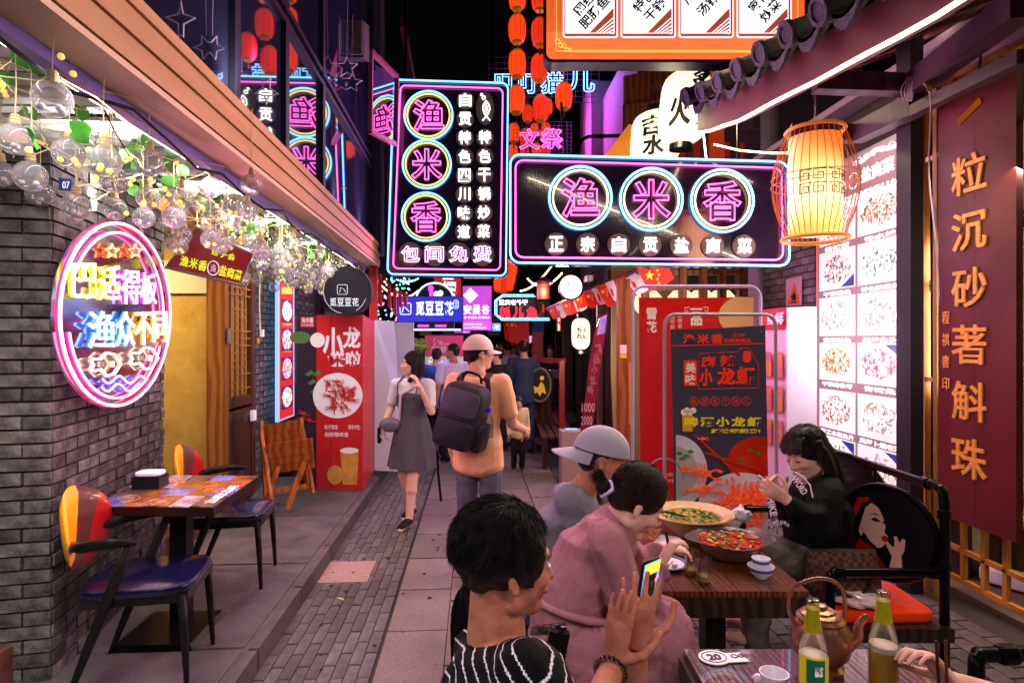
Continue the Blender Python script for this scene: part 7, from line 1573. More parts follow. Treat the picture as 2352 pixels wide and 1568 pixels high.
# --- mid street people ---
M_GRD = mat('grey_wool', '4a444c', .8, col2='3a353c', scale=80); M_WT = mat('white_cotton', 'b8a8b0', .7, bump=.9, bscale=14); M_BLK = mat('black_cloth', '121016', .7, bump=.9, bscale=14); M_PEACH = mat('peach_cotton', 'd0946e', .7, col2='c28460', scale=6, bump=.9, bscale=13); M_GRT = mat('grey_trouser', '56505e', .75, col2='484450', scale=8, bump=1, bscale=13)
def fl(px, py): p = onZ(px, py, 0); return p
faceL = lambda a: a
girl, hg_, Jg, Mg = stander('young woman in a grey pinafore dress over a white tee, holding a phone', fl(948, 1200), radians(158), 1.6, SKP, M_WT, M_GRD, M_BLK, HAIRB, dict(wR=(.14, .10, .565), eR=(.15, -.01, .66), eL=(-.14, .04, .66), wL=(-.10, .11, .81), aL=(-.03, .10, .05), kL=(-.035, .07, .28), tL=(-.03, .2, .02), aR=(.04, -.08, .06), tR=(.045, .02, .02)), skirt=(.62, .33, .092, .15), lip=LIPR, hl=.03, vox=.009, facerot=radians(-58), bulk=.88)
long_hair(girl, hg_, HAIRB, [[(.06, -.03, .06), (.085, -.02, -.04), (.085, .01, -.13), (.10, .03, -.2)], [(-.06, -.03, .06), (-.085, -.02, -.04), (-.08, .0, -.13), (-.07, .04, -.18)], [(0, -.08, .05), (.0, -.1, -.05), (.02, -.08, -.16)], [(.04, -.07, .05), (.07, -.08, -.06), (.09, -.04, -.18)], [(-.04, -.07, .05), (-.06, -.08, -.06), (-.06, -.04, -.16)]], .036)
bp = Jg['wa'] + (Jg['wR'] - Jg['wa']) * .75; cb2 = thing('shoulder_bag', 'small silver grey shoulder bag with chain carried by the woman in grey', 'bag', bp); obj('pouch', MB().ell(bp + FW * -.02, (.1, .04, .07), None, 18, 10), mat('silver_leather', '6a6470', .25, metal=.4, coat=.4), cb2, smooth=True); obj('strap', MB().tube([bp + RT * .08 + UP * .03, Jg['ch'] + Mg.to_3x3() @ V((.04, .16, 0)), Jg['sL'] + UP * .03 + Mg.to_3x3() @ V((.05, .05, 0))], .014, 6), M_WT, cb2); obj('chain', MB().tube([bp + RT * .09, bp + RT * .06 - UP * .16, bp - RT * .04 - UP * .14, bp - RT * .08], .004, 5), mat('pale_steel', 'a8a098'), cb2)
ph_ = Jg['wR'] + (Jg['wR'] - Jg['eR']).normalized() * .09; obj('phone', MB().box(ph_, (.03, .075, .14)), BLACKM, label='dark phone in the lowered hand of the woman in grey', category='phone')
# man with cap and backpack (back view, facing away to the right)
man, hm_, Jm, Mm = stander('man in a peach tee shirt and pale cap seen from behind, carrying a backpack', fl(1098, 1322), radians(-22), 1.73, SK, M_PEACH, M_GRT, M_BLK, HAIR, dict(eR=(.145, .02, .64), wR=(.16, .14, .6), kL=(-.06, .03, .28)), bald=True, vox=.010, facerot=radians(-42), bulk=1.02)
cp = MB(); k = hm_.k; cp.ell(hm_.P(0, -.012, .058), (.092 * k, .108 * k, .078 * k), hm_.R, 24, 14); cap_m = mat('cap_cotton', 'b49488', .7)
CP = thing('baseball_cap', 'pale peaked cap on the man with the backpack', 'cap', hm_.P(0, 0, .03)); cq = MB(); 
for v, in []: pass
def dome(h, rx, ry, rz, z0, m, parent, y0=-.012):
    q = MB(); n, mm = 28, 9; vs = []
    for sc_ in (1, .95):
        for i in range(mm + 1):
            a = pi / 2 * i / mm
            for j in range(n): A = 2 * pi * j / n; vs.append(h.P(rx * sc_ * cos(a) * cos(A), y0 + ry * sc_ * cos(a) * sin(A), z0 + rz * sc_ * sin(a)))
    L_ = (mm + 1) * n; fs = [(i * n + j, i * n + (j + 1) % n, (i + 1) * n + (j + 1) % n, (i + 1) * n + j) for i in range(mm) for j in range(n)]
    fs += [tuple(L_ + a for a in f[::-1]) for f in fs] + [(j, L_ + j, L_ + (j + 1) % n, (j + 1) % n) for j in range(n)]
    q.add(vs, fs); return obj('crown', q, m, parent, smooth='auto')
def brim(h, d_, m, parent, ry=.1, z=.012, drop=.02, L_=.075, y0=-.012):
    q = MB(); n = 14; vs = []
    for k2 in (0, 1):
        for i in range(n + 1):
            A = pi * .12 + pi * .76 * i / n; s_ = sin((A - pi * .12) / .76)
            for e in (0, 1): r = 1 + e * (L_ / .095) * max(s_, .05) ** .6; vs.append(h.P(.088 * r * cos(A) * (1 if e == 0 else .82), y0 + d_ * ry * r * sin(A), z - drop * e * 1.0 - .006 * k2 - .012 * e * abs(cos(A))))
    o_ = 2 * (n + 1); fs = [(2 * i, 2 * i + 1, 2 * i + 3, 2 * i + 2) for i in range(n)]; fs += [tuple(a + o_ for a in f[::-1]) for f in fs] + [(2 * i + 1, o_ + 2 * i + 1, o_ + 2 * i + 3, 2 * i + 3) for i in range(n)]
    q.add(vs, fs); return obj('brim', q, m, parent, smooth='auto')
dome(hm_, .098, .117, .112, .028, cap_m, CP); brim(hm_, 1, cap_m, CP, .105, .03)
q = MB(); q.tube([hm_.P(.088 * cos(A), -.012 - .104 * sin(A), .03) for A in [pi * .25 + pi * .5 * i / 6 for i in range(7)]], .007, 6); obj('strap', q, cap_m, CP)
R3 = Mm.to_3x3(); bc = Jm['ch'] - UP * .14 + R3 @ V((-.03, -.21, 0)); M_BP = mat('backpack_cloth', '241e28', .6, col2='2e2630', scale=50, bump=.1); bk = thing('backpack', 'large dark roll top backpack on the back of the man in peach', 'backpack', bc - UP * .25)
Rb = R3 @ Matrix.Rotation(.24, 3, 'Y'); BQ = lambda x, y, z: bc + Rb @ V((x, y, z))
def sbox(c, sx, sy, sz, p=6): return cushion(BQ(*c), sx, sz, sy, Rb @ Matrix.Rotation(pi / 2, 3, 'X'), 4, p)
obj('main_compartment', sbox((0, 0, .01), .31, .2, .46, 5), M_BP, bk, smooth=True); obj('front_pocket', sbox((.0, -.12, -.1), .27, .06, .2), mat('pocket_cloth', '1c1820', .6), bk, smooth=True); obj('upper_panel', sbox((.0, -.11, .11), .27, .03, .18), mat('panel_cloth', '3a323c', .6), bk, smooth=True); obj('side_pocket', sbox((.165, 0, -.1), .06, .16, .2), mat('pocket_cloth', '1c1820'), bk, smooth=True)
obj('grab_handle', MB().tube(curve_pts([BQ(-.07, .02, .26), BQ(-.05, .0, .31), BQ(.05, .0, .31), BQ(.07, .02, .26)]), .01, 6), BLACKM, bk)
for s_ in (-1, 1): obj('shoulder_strap', MB().loft([(p, R3 @ V((.028, 0, 0)), n_ * .008) for p, n_ in ((BQ(.1 * s_, .1, .2), UP), (Jm['ch'] + R3 @ V((.1 * s_, -.10, .12)), UP), (Jm['ch'] + R3 @ V((.1 * s_, -.02, .155)), UP), (Jm['ch'] + R3 @ V((.1 * s_, .09, .1)), R3 @ V((0, 1, 0))), (Jm['ch'] + R3 @ V((.11 * s_, .125, -.08)), R3 @ V((0, 1, 0))))], 10), M_BP, bk, smooth='auto')
obj('loose_strap', MB().tube([BQ(-.1, -.08, -.26), BQ(-.04, -.1, -.42), BQ(.02, -.1, -.58)], .009, 5), BLACKM, bk)
wb = BQ(.2, -.02, .02); t = thing('water_bottle', 'clear water bottle with a blue cap in the side pocket of the backpack', 'bottle', wb); obj('bottle_wall', MB().lathe([(0, -.1), (.03, -.1), (.032, .03), (.015, .06), (.014, .07)], wb, 14), M_CLG, t, smooth='auto'); obj('cap', MB().lathe([(.017, .07), (.018, .1), (0, .102)], wb, 12), mat('blue_cap', '2020b0', .4), t)
hk_ = obj('spectacles', MB().tube([hm_.P(.08, -.01, .0), hm_.P(.074, .07, .004), hm_.P(.05, .1, .004), hm_.P(.01, .105, .0)], .003, 5), BLACKM, label='dark rimmed spectacles on the man in the pale cap', category='glasses')
M_NAVY2 = mat('navy_cloth', '1c2440', .75, bump=.9, bscale=14); M_DEN = mat('denim', '20263c', .8, col2='2a3048', scale=20); M_BST = mat('blue_striped_knit', '28406c', .7, col2='506a98', kind='wave', scale=14, stretch=(0, 0, 1)); M_LLS = mat('lilac_shirt', 'a890b0', .7, bump=.9, bscale=14)
stander('bald man in a blue striped polo and black trousers walking away, left of the pair', fl(1003, 1048), radians(-8), 1.60, SK, M_BST, M_BLK, M_BLK, HAIR, dict(eL=(-.14, -.02, .65)), bald=True, vox=.014, hn=200, bulk=1.05)
stander('man in a pale lilac shirt looking left, beside the man in blue stripes', fl(1040, 1062), radians(25), 1.67, SKT, M_LLS, M_BLK, M_BLK, HAIR, None, bald=True, vox=.014, facerot=radians(50), hn=200)
stander('man in a navy jacket and jeans standing with his back to the viewer', fl(1203, 1040), radians(3), 1.72, SK, M_NAVY2, M_DEN, M_BLK, HAIR, dict(wL=(-.07, .12, .58), wR=(.07, .12, .58)), sleeve='long', vox=.014, bulk=1.08, hl=.015, hn=300)
chd, hc_, Jc, Mc = stander('small child in a white and yellow top reaching to the man in the cap', fl(1190, 1080), radians(-175), .98, SK, mat('child_top', 'b8a4a8', .7, col2='c09028', scale=5), M_BLK, M_BLK, HAIR, dict(hd=(0, .01, .90), nk=(0, -.01, .83)), sleeve='long', vox=.011, hl=.012, hn=300)
stander('black haired woman with a fringe between the cap man and the navy jacket man', fl(1142, 1040), radians(150), 1.6, SKP, M_BLK, M_BLK, M_BLK, HAIR, None, sleeve='long', vox=.016, hl=.03, hn=300, facerot=radians(-60))
stander('man in a bright green shirt partly hidden behind the man in peach', fl(1066, 1010), radians(20), 1.5, SK, mat('green_cloth', '0c7a4a', .7), M_BLK, M_BLK, HAIR, None, vox=.018, hn=200)
stander('waitress with tied back hair in a dark uniform carrying a steel tub', onZ(1272, 985, 0) + V((0, .6, 0)), radians(165), 1.62, SKP, mat('uniform_dark', '1c1c2c', .7), M_BLK, M_BLK, HAIR, dict(wL=(-.09, .16, .62), wR=(.09, .16, .62)), sleeve='long', vox=.016, hn=200, hl=.008)
stander('woman in a red collared uniform seen from behind beside the waitress', onZ(1246, 985, 0) + V((0, .9, 0)), radians(10), 1.58, SKP, mat('uniform_red', '5c1420', .7), M_BLK, M_BLK, HAIR, None, vox=.018, hn=300, hl=.02)
rcol = [('dark striped top', '4a3c4c'), ('grey shirt', '5a5460'), ('white blouse', '9c90a0'), ('black jacket', '18161e')]
rcol += [('brown jacket', '4c3428'), ('pink blouse', '8c5868'), ('white shirt', 'a49ca8'), ('olive shirt', '4a4c34'), ('sky blue top', '48688c')]
for i, (px, d, H) in enumerate(((1150, 15, 1.7), (1176, 14, 1.62), (1118, 16, 1.68), (1222, 16, 1.66), (1096, 14.5, 1.72), (1132, 12.5, 1.6), (1164, 12.2, 1.7), (1238, 13, 1.64), (1190, 18, 1.7))):
    p = at(px, 784, d); p.z = 0; stander(f'distant passer-by in a {rcol[i][0]} at the far end of the lane', p, radians(170 + 35 * i), H, SK, mat('crowd_cloth' + str(i), rcol[i][1], .8), M_BLK, M_BLK, HAIR, None, vox=.022, hn=120)
# ================= SEATED DINERS =================
def seg(a, b, t): return V(a).lerp(V(b), t)
# 1. man with the grey cap, facing right, beyond the woman in pink
lc_ = lambda px, py, d: at(px, py, d)
def seated_common(name_label, h, nk, ch, be, pe, sN, eN, wN, sF, eF, wF, kneeN, kneeF, footN, footF, skin, vox, kk=1.0, hands=None, fem=False):
    q = MB(); head(q, h, fem); q.cap(nk, .056 * kk, h.P(0, -.015, -.045), .05 * kk)
    side = (V(sN) - V(sF)).normalized(); ax = (V(ch) - V(pe)).normalized(); dep = side.cross(ax).normalized()
    T = [(V(pe), side * .175 * kk, dep * .13 * kk), (V(be), side * .155 * kk, dep * .125 * kk), (seg(be, ch, .5), side * .165 * kk, dep * .12 * kk), (V(ch), side * .175 * kk, dep * .115 * kk), (seg(ch, nk, .55), side * .14 * kk, dep * .085 * kk)]
    torso(q, T); q.cap(sN, .055 * kk, sF, .055 * kk); q.cap(seg(ch, nk, .6), .08 * kk, nk, .058 * kk)
    limb(q, sN, eN, wN, .052 * kk, .041 * kk, .027 * kk); limb(q, sF, eF, wF, .052 * kk, .041 * kk, .027 * kk)
    for a in (hands or []): hand(q, *a)
    for s_, kn, ft in ((1, kneeN, footN), (-1, kneeF, footF)):
        hp = V(pe) + side * .09 * s_; limb(q, hp, kn, ft, .085 * kk, .058 * kk, .036 * kk); q.cap(ft, .036, V(ft) + dep * 0 + V((0, 0, -.02)) + (V(kn) - V(hp)).normalized() * .14, .025)
    return q, T, side, dep
P = at
h = Hd(P(1385, 1052, 2.62), RT * .96 - FW * .05 - UP * .22, UP + RT * .25, 1.06)
nk, ch, be, pe = P(1335, 1128, 2.66), P(1300, 1190, 2.68), P(1288, 1300, 2.7), P(1290, 1372, 2.72); 
sN, sF = P(1312, 1150, 2.50), P(1298, 1142, 2.86); eN, wN = P(1365, 1262, 2.46), P(1420, 1240, 2.55); eF, wF = P(1400, 1225, 2.88), P(1455, 1215, 2.85)
kN, kF = P(1440, 1360, 2.6), P(1440, 1350, 2.85); fN, fF = P(1450, 1560, 2.6), P(1450, 1530, 2.85)
q, T, side, dep = seated_common('', h, nk, ch, be, pe, sN, eN, wN, sF, eF, wF, kN, kF, fN, fF, SKT, .007, 1.05, [(P(1422, 1238, 2.55), RT, -FW, 1, .5, 1), (P(1456, 1214, 2.85), RT, FW, 1, .5, -1)])
o1 = blob('person', q, .0075, 2, SKT, label='seated man in a grey tee and backwards grey cap leaning over the table', category='person')
q = MB(); torso(q, [(c, a * 1.1, b * 1.13) for c, a, b in T]); q.cap(sN, .064, sF, .064); q.cap(seg(ch, nk, .5), .085, seg(ch, nk, .85), .07); q.cap(sN, .068, seg(sN, eN, .75), .062); q.cap(sF, .068, seg(sF, eF, .75), .062)
M_GT = mat('grey_textured_knit', '6c6670', .8, col2='605a64', kind='checker', scale=110, bump=.25); blob('shirt', q, .009, 3, M_GT, o1, fold=.006, fs=8)
q = MB(); [limb(q, V(pe) + side * .09 * s_, kn, ft, .098, .075, .05) for s_, kn, ft in ((1, kN, fN), (-1, kF, fF))]; blob('trousers', q, .012, 2, M_BLK, o1, fold=.005)
face(o1, h, LIPM, closed=True); hair_short(o1, h, HAIR, .006, 500, .003, .45, -.04)
cpm = mat('grey_cap', '8c8490', .75); cp_ = thing('backwards_cap', 'pale grey cap worn backwards by the seated man', 'cap', h.P(0, 0, .05)); dome(h, .097, .116, .105, .026, cpm, cp_); brim(h, -1, cpm, cp_, .108, .02, .03, .08)
# 2. woman in pink bending over her plate
h = Hd(P(1462, 1150, 2.12), RT * .78 - UP * .6 + FW * .12, UP * .9 + RT * .55, 1.0)
nk, ch, be, pe = P(1412, 1196, 2.14), P(1372, 1250, 2.14), P(1318, 1385, 2.14), P(1320, 1475, 2.14)
sN, sF = P(1395, 1242, 1.98), P(1385, 1210, 2.32); eN, wN = P(1452, 1412, 1.98), P(1508, 1330, 2.06); eF, wF = P(1470, 1300, 2.4), P(1520, 1260, 2.4)
kN, kF = P(1520, 1455, 2.05), P(1500, 1440, 2.28); fN, fF = P(1530, 1720, 2.1), P(1510, 1680, 2.3)
wN = P(1515, 1300, 2.12)
q, T, side, dep = seated_common('', h, nk, ch, be, pe, sN, eN, wN, sF, eF, wF, kN, kF, fN, fF, SKP, .006, .98, [(P(1519, 1292, 2.13), RT * .6 + UP * .9 + FW * .2, RT * .8 - UP * .6, .92, .9, 1), (wF, RT, -UP, .9, .6, 1)], True)
o2 = blob('person', q, .0065, 2, SKP, label='seated woman in a dusty pink dress bending low over her plate', category='person')
M_PK = mat('dusty_pink_cloth', '94606a', .8, col2='86545e', scale=5, bump=1, bscale=16); q = MB(); torso(q, [(c, a * 1.08, b * 1.16) for c, a, b in T]); q.cap(sN, .064, sF, .064); q.cap(seg(ch, nk, .5), .085, seg(ch, nk, .95), .064); limb(q, sN, eN, seg(eN, wN, .82), .068, .062, .04); limb(q, sF, eF, seg(eF, wF, .8), .066, .058, .04)
q.lathe([(.03, 0), (.055, .045), (.05, .05)], seg(eN, wN, .7), 12, ax=(wN - eN)); blob('dress_top', q, .0065, 2, M_PK, o2, fold=.007, fs=11, fst=(1, 1, .6))
q = MB(); sk = []
for s_, kn, ft in ((1, kN, fN), (-1, kF, fF)): q.cap(V(pe) + side * .09 * s_, .12, kn, .098); q.cap(kn, .098, seg(kn, ft, .75), .15)
q.cap(pe, .16, be, .14); q.cap(seg(kN, kF, .5), .12, seg(fN, fF, .5) + UP * .12, .19); q.cap(P(1330, 1480, 2.1), .14, P(1400, 1600, 2.05), .2); blob('skirt', q, .011, 4, M_PK, o2, fold=.012, fs=11, fst=(1.2, 1.2, .25))
obj('belt', MB().tube([c for c in [be + side * .178 * cos(a) + dep * .155 * sin(a) for a in [2 * pi * i / 24 for i in range(24)]]], .014, 6, True), M_PK, o2, smooth=True); obj('belt_tie', MB().loft([(be + side * .16 + RT * x + UP * z, RT * .012, FW * .006) for x, z in ((.06, .0), (.075, -.08), (.07, -.16), (.09, -.22))], 8), M_PK, o2, smooth=True)
hs = hair_short(o2, h, HAIRB, .022, 900, .012, .35, -.04); bun = MB(); bc_ = h.P(0, -.125, -.03); bun.ell(bc_, (.03, .035, .03), None, 12, 9); bun.cap(bc_, .024, h.P(.0, -.17, .0), .018); blob('ponytail', bun, .006, 1, HAIRB, o2); strands(o2, 'hair_strand', [(h.P(0, -.15, -.01), -h.f + UP * .2) for _ in range(160)], HAIRB, .06, .0018, .3, 4, spread=.7)
obj('hair_tie', MB().tube([h.P(.028 * cos(a), -.112 + .006 * sin(3 * a), -.03 + .028 * sin(a)) for a in [2 * pi * i / 14 for i in range(14)]], .008, 6, True), mat('lilac_band', 'b8a0c8', .6), o2)
face(o2, h, LIPR, closed=True)
wr_ = seg(eN, wN, .93); t = thing('gold_wristwatch', 'gold wristwatch on the raised wrist of the woman in pink', 'watch', wr_); axw = (wN - eN).normalized(); pw, uw = axw.orthogonal().normalized(), axw.cross(axw.orthogonal().normalized()); obj('strap', MB().tube([wr_ + pw * .03 * cos(a) + uw * .03 * sin(a) for a in [2 * pi * i / 18 for i in range(18)]], .007, 6, True), mat('gold_metal', 'c09040', .25, metal=1), t, smooth=True); obj('dial', MB().lathe([(.015, -.004), (.016, .004), (0, .005)], wr_ - FW * .033, 16, ax=-FW), MATS['gold_metal'], t)
t = thing('chopsticks', 'pair of dark chopsticks held by the woman in pink', 'chopsticks', P(1530, 1235, 2.15)); [obj('chopstick', MB().tube([P(1528 + k * 3, 1222, 2.16), P(1500 + k * 5, 1200, 2.13)] if k > 5 else [P(1535 + k * 4, 1258, 2.14), P(1528 + k * 3, 1222, 2.17)], .003, 6), WOODD, t) for k in range(2)]
# 3. woman in the black hoodie looking at her phone
h = Hd(P(1850, 1040, 3.05), -RT * .9 - UP * .38 - FW * .35, UP * .95 - RT * .22, 1.04)
nk, ch, be, pe = P(1868, 1112, 3.08), P(1880, 1165, 3.1), P(1878, 1250, 3.12), P(1870, 1300, 3.12)
sN, sF = P(1898, 1130, 2.94), P(1848, 1125, 3.25); eN, wN = P(1882, 1212, 2.86), P(1810, 1150, 2.84); eF, wF = P(1830, 1200, 3.25), P(1790, 1135, 3.05)
kN, kF = P(1740, 1262, 3.02), P(1735, 1250, 3.25); fN, fF = P(1735, 1470, 3.0), P(1735, 1440, 3.25)
q, T, side, dep = seated_common('', h, nk, ch, be, pe, sN, eN, wN, sF, eF, wF, kN, kF, fN, fF, SKP, .007, .98, [(P(1806, 1146, 2.84), -RT * .85 + UP * .5, -RT * .2 + FW * .6 + UP * .3, .92, .55, -1), (P(1788, 1133, 3.02), -RT * .5 + UP * .7 - FW * .2, -FW * .8 + UP * .1, .92, .6, 1)], True)
o3 = blob('person', q, .007, 2, SKP, label='seated woman in a black printed hoodie looking down at her phone', category='person')
M_HD = mat('black_hoodie', '08080a', .75, col2='101014', scale=5, spec=.3, bump=1, bscale=13); q = MB(); torso(q, [(c, a * 1.16, b * 1.3) for c, a, b in T]); q.cap(sN, .078, sF, .078); q.cap(seg(ch, nk, .4), .1, seg(ch, nk, .8), .08); limb(q, sN, eN, seg(eN, wN, .88), .082, .078, .046); limb(q, sF, eF, seg(eF, wF, .85), .08, .072, .045); hd_ = blob('hoodie', q, .009, 3, M_HD, o3, fold=.009, fs=8)
q = MB(); [limb(q, V(pe) + side * .09 * s_, kn, ft, .1, .085, .065) for s_, kn, ft in ((1, kN, fN), (-1, kF, fF))]; blob('trousers', q, .011, 2, mat('camouflage_cloth', '4a443c', .8, col2='6a6056', scale=9), o3, fold=.007)
F = CF(2.86, .55, 1800)
q = MB(); rot_text(q, F, 'WORD', 1838, 1112, 46, 16, 55, .02, .03); rot_text(q, F, 'MIKE', 1775, 1160, 44, 16, 78, .02, .03); line(q, F, [(1826, 1082), (1846, 1092), (1862, 1112), (1868, 1140)], .003, .02); 
for i in range(6): rot_text(q, F, '炎', 1768 + i * 8, 1196 + (i % 2) * 5, 9, 14, i * 25, .02, .03)
obj('hoodie_print', q, WHITEP, o3)
hair_short(o3, h, HAIR, .03, 900, .014, .5, -.04)
long_hair(o3, h, HAIR, [[(.06, -.02, .06), (.088, -.02, -.04), (.09, -.02, -.14), (.085, .0, -.22)], [(-.06, -.02, .06), (-.088, -.02, -.04), (-.09, -.01, -.15), (-.085, .02, -.23)], [(0, -.08, .05), (.0, -.105, -.05), (.0, -.1, -.18)], [(.045, -.06, .05), (.075, -.07, -.06), (.08, -.06, -.2)], [(-.045, -.06, .05), (-.075, -.07, -.06), (-.08, -.06, -.2)]], .034)
q = MB()
for i in range(15): x = -.063 + i * .009; e_ = random.uniform(-.006, .008); q.cap(h.P(x, .052 - x * x * 4, .092), .009, h.P(x * 1.02, .083 - x * x * 4, .06), .008, 8); q.cap(h.P(x * 1.02, .083 - x * x * 4, .06), .008, h.P(x * 1.05, .092 - x * x * 5, .030 + e_), .003, 8)
blob('fringe', q, .005, 1, HAIR, o3, fold=.002, fs=60); face(o3, h, LIPR, closed=True, brow=False)
phc = P(1768, 1110, 2.92); obj('phone', cushion(phc, .075, .15, .009, (Matrix((-FW * .8 - RT * .3, UP * .55 - RT * .8, RT)).transposed()), 2, 8), mat('phone_dark', '0a0a0e', .2, coat=.5), smooth=True, label='dark phone held up by the woman in the black hoodie', category='phone')
# 4. near man photographing with his phone
h = Hd(P(1165, 1292, 1.38), RT * .92 + FW * .36 - UP * .1, UP + RT * .05, 1.03)
nk, ch, be, pe = P(1140, 1470, 1.38), P(1150, 1560, 1.36), P(1150, 1720, 1.36), P(1150, 1960, 1.36)
sN, sF = P(1262, 1585, 1.26), P(1090, 1520, 1.56) ; sN, sF = P(1218, 1560, 1.20), P(1105, 1500, 1.56)
eN, wN = P(1330, 1745, 1.16), P(1405, 1535, 1.38); eF, wF = P(1440, 1700, 1.45), P(1462, 1490, 1.45)
kN, kF = P(1500, 1950, 1.25), P(1480, 1900, 1.6); fN, fF = kN - UP * .45, kF - UP * .45
q = MB(); head(q, h); k = h.k
q.cap(nk, .068, h.P(0, -.02, -.05), .058, 16); q.cap(nk + UP * -.03, .07, nk, .06)
side = (sN - sF).normalized(); ax = (ch - pe).normalized(); dep = side.cross(ax).normalized()
T = [(pe, side * .18, dep * .13), (be, side * .17, dep * .13), (seg(be, ch, .5), side * .19, dep * .13), (ch, side * .19, dep * .115), (seg(ch, nk, .5), side * .15, dep * .09)]
torso(q, T); q.cap(sN, .06, sF, .06); q.cap(seg(ch, nk, .45), .085, nk, .066)
limb(q, sN, eN, wN, .058, .044, .028); limb(q, sF, eF, wF, .058, .044, .028)
# hands: right hand behind, left hand in front holding the phone between them
hand(q, P(1410, 1520, 1.39), UP * .95 + RT * .12, RT * .75 + FW * .5, 1.02, .12, -1, .1)
hand(q, P(1462, 1478, 1.42), UP * .98 + RT * .05, RT * .35 + FW * .9, 1.02, .16, -1, .16)
for kn, s_ in ((kN, 1), (kF, -1)): limb(q, pe + side * .09 * s_, kn, kn - UP * .4, .09, .06, .04)
o4 = blob('person', q, .0052, 2, SKT, label='nearest seated man in a black and white striped shirt photographing with his phone', category='person')
def stripe(c): 
    v = c - nk; pe_ = side.cross(UP); a = v.dot(UP) - .85 * abs(v.dot(pe_)) + .3 * abs(v.dot(side)) + .22 * v.dot(RT) + .003 * noise.noise(c * 9); return 1 if (a / .042) % 1 < .13 else 0
q = MB(); torso(q, [(c, a * 1.1, b * 1.14) for c, a, b in T]); q.cap(sN, .071, sF, .071); q.cap(seg(ch, nk, .4), .1, seg(ch, nk, .72), .078); q.cap(sN, .074, seg(sN, eN, .7), .07); q.cap(sF, .074, seg(sF, eF, .4), .07)
blob('shirt', q, .0042, 4, [mat('black_jersey', '0c0a0e', .75, bump=.9, bscale=14), mat('white_stripe', 'b8acb4', .75), stripe], o4, fold=.005, fs=9)
q = MB(); q.ell(h.P(0, -.026, .042), (.092 * k, .106 * k, .098 * k), h.R, 22, 14); q.ell(h.P(0, -.062, .004), (.076 * k, .052 * k, .058 * k), h.R, 18, 12)
for s_ in (-1, 1): q.ell(h.P(.07 * s_, .005, .03), (.02 * k, .052 * k, .055 * k), h.R, 12, 9); q.cap(h.P(.075 * s_, .028, .03), .012 * k, h.P(.074 * s_, .03, -.02), .006 * k)
hh = blob('hair', q, .0055, 2, HAIR, o4, fold=.004, fs=30)
rr = random.Random(21); roots = []
while len(roots) < 9000:
    v = V((rr.gauss(0, 1), rr.gauss(0, 1), rr.gauss(0, 1))).normalized()
    if v.y > .6 and v.z < .45: continue
    if v.z < -.1 and v.y > -.25: continue
    if v.z < -.28: continue
    if v.z < -.3: roots.append((h.P(v.x * .078, -.065 + v.y * .055, v.z * .062), -h.u * .3 - h.f * .2)); continue
    roots.append((h.P(v.x * .096, -.026 + v.y * .108, .042 + v.z * .102), comb(h, v, .25 if v.z > .3 else .1)))
strands(hh, 'hair_strand', roots, mat('hair_gloss', '0d0a0b', .5, col2='1e1a1b', scale=40, spec=.45), .028, .001, .06, 5, 3, .22)
face(o4, h, LIPM)
pc = P(1486, 1352, 1.47); Rp = Matrix((FW * .75 + RT * -.65, UP * .95 + RT * .25, RT)).transposed(); px_ = (RT * .72 + FW * .69).normalized(); up2 = (UP * .96 + RT * .22).normalized(); nz = px_.cross(up2).normalized(); up2 = nz.cross(px_).normalized() * -1 if nz.cross(px_).dot(UP) < 0 else nz.cross(px_)
Rp = Matrix((px_, up2, nz)).transposed(); t = thing('smartphone', 'phone held upright in both hands of the striped shirt man, screen lit blue and yellow', 'phone', pc - UP * .08)
obj('body', cushion(pc, .074, .155, .008, Rp, 2, 9), mat('phone_dark', '0a0a0e'), t, smooth=True)
sd = nz if nz.dot(EYE - pc) > 0 else -nz
def scr(x0, y0, x1, y1, z, m, nm): q = MB(); q.prism([pc + px_ * x + up2 * y + sd * z for x, y in ((x0, y0), (x1, y0), (x1, y1), (x0, y1))], sd * .0006); obj(nm, q, m, t)
scr(-.034, -.072, .034, .072, .0058, lit('screen_blue', (.18, .42, .85), 1.1), 'screen'); scr(-.032, .042, .032, .07, .0068, lit('screen_yellow', (.65, .75, .05), 1.2), 'screen_image'); q = MB(); q.prism([pc + px_ * x + up2 * y + sd * .0078 for x, y in ((-.03, -.01), (.03, .035), (.03, .028), (-.03, -.02))], sd * .0005); obj('screen_reflection', q, lit('screen_pink', (1, .3, .6), 1.3), t)
wr_ = P(1402, 1540, 1.375); axw = (P(1410, 1520, 1.39) - eN).normalized(); pw = axw.orthogonal().normalized(); uw = axw.cross(pw)
t = thing('steel_wristwatch', 'steel link wristwatch on the near wrist of the man in stripes', 'watch', wr_)
for i in range(20): a = 2 * pi * i / 20; obj('link', MB().ell(wr_ + pw * .034 * cos(a) + uw * .034 * sin(a), .0075, None, 8, 6), mat('watch_steel', 'b8a8b4', .2, metal=1), t, smooth=True)
# 5. hand with chopsticks at the lower right
q = MB(); hand(q, P(2185, 1565, 1.55), -RT * .55 + UP * .6 + FW * .1, -RT * .6 - UP * .5 - FW * .2, 1.0, .75, -1); q.cap(P(2190, 1570, 1.55), .03, P(2420, 1640, 1.6), .04)
o5 = blob('person', q, .0055, 2, SKP, label='diner mostly out of frame at the lower right holding chopsticks', category='person'); t = thing('chopsticks', 'pair of dark chopsticks in the hand at the lower right edge', 'chopsticks', P(2140, 1520, 1.55))
for k in range(2): obj('chopstick', MB().tube([P(2150 + k * 22, 1470, 1.52), P(2158 + k * 18, 1600, 1.5)], .0038, 6), WOODD, t)
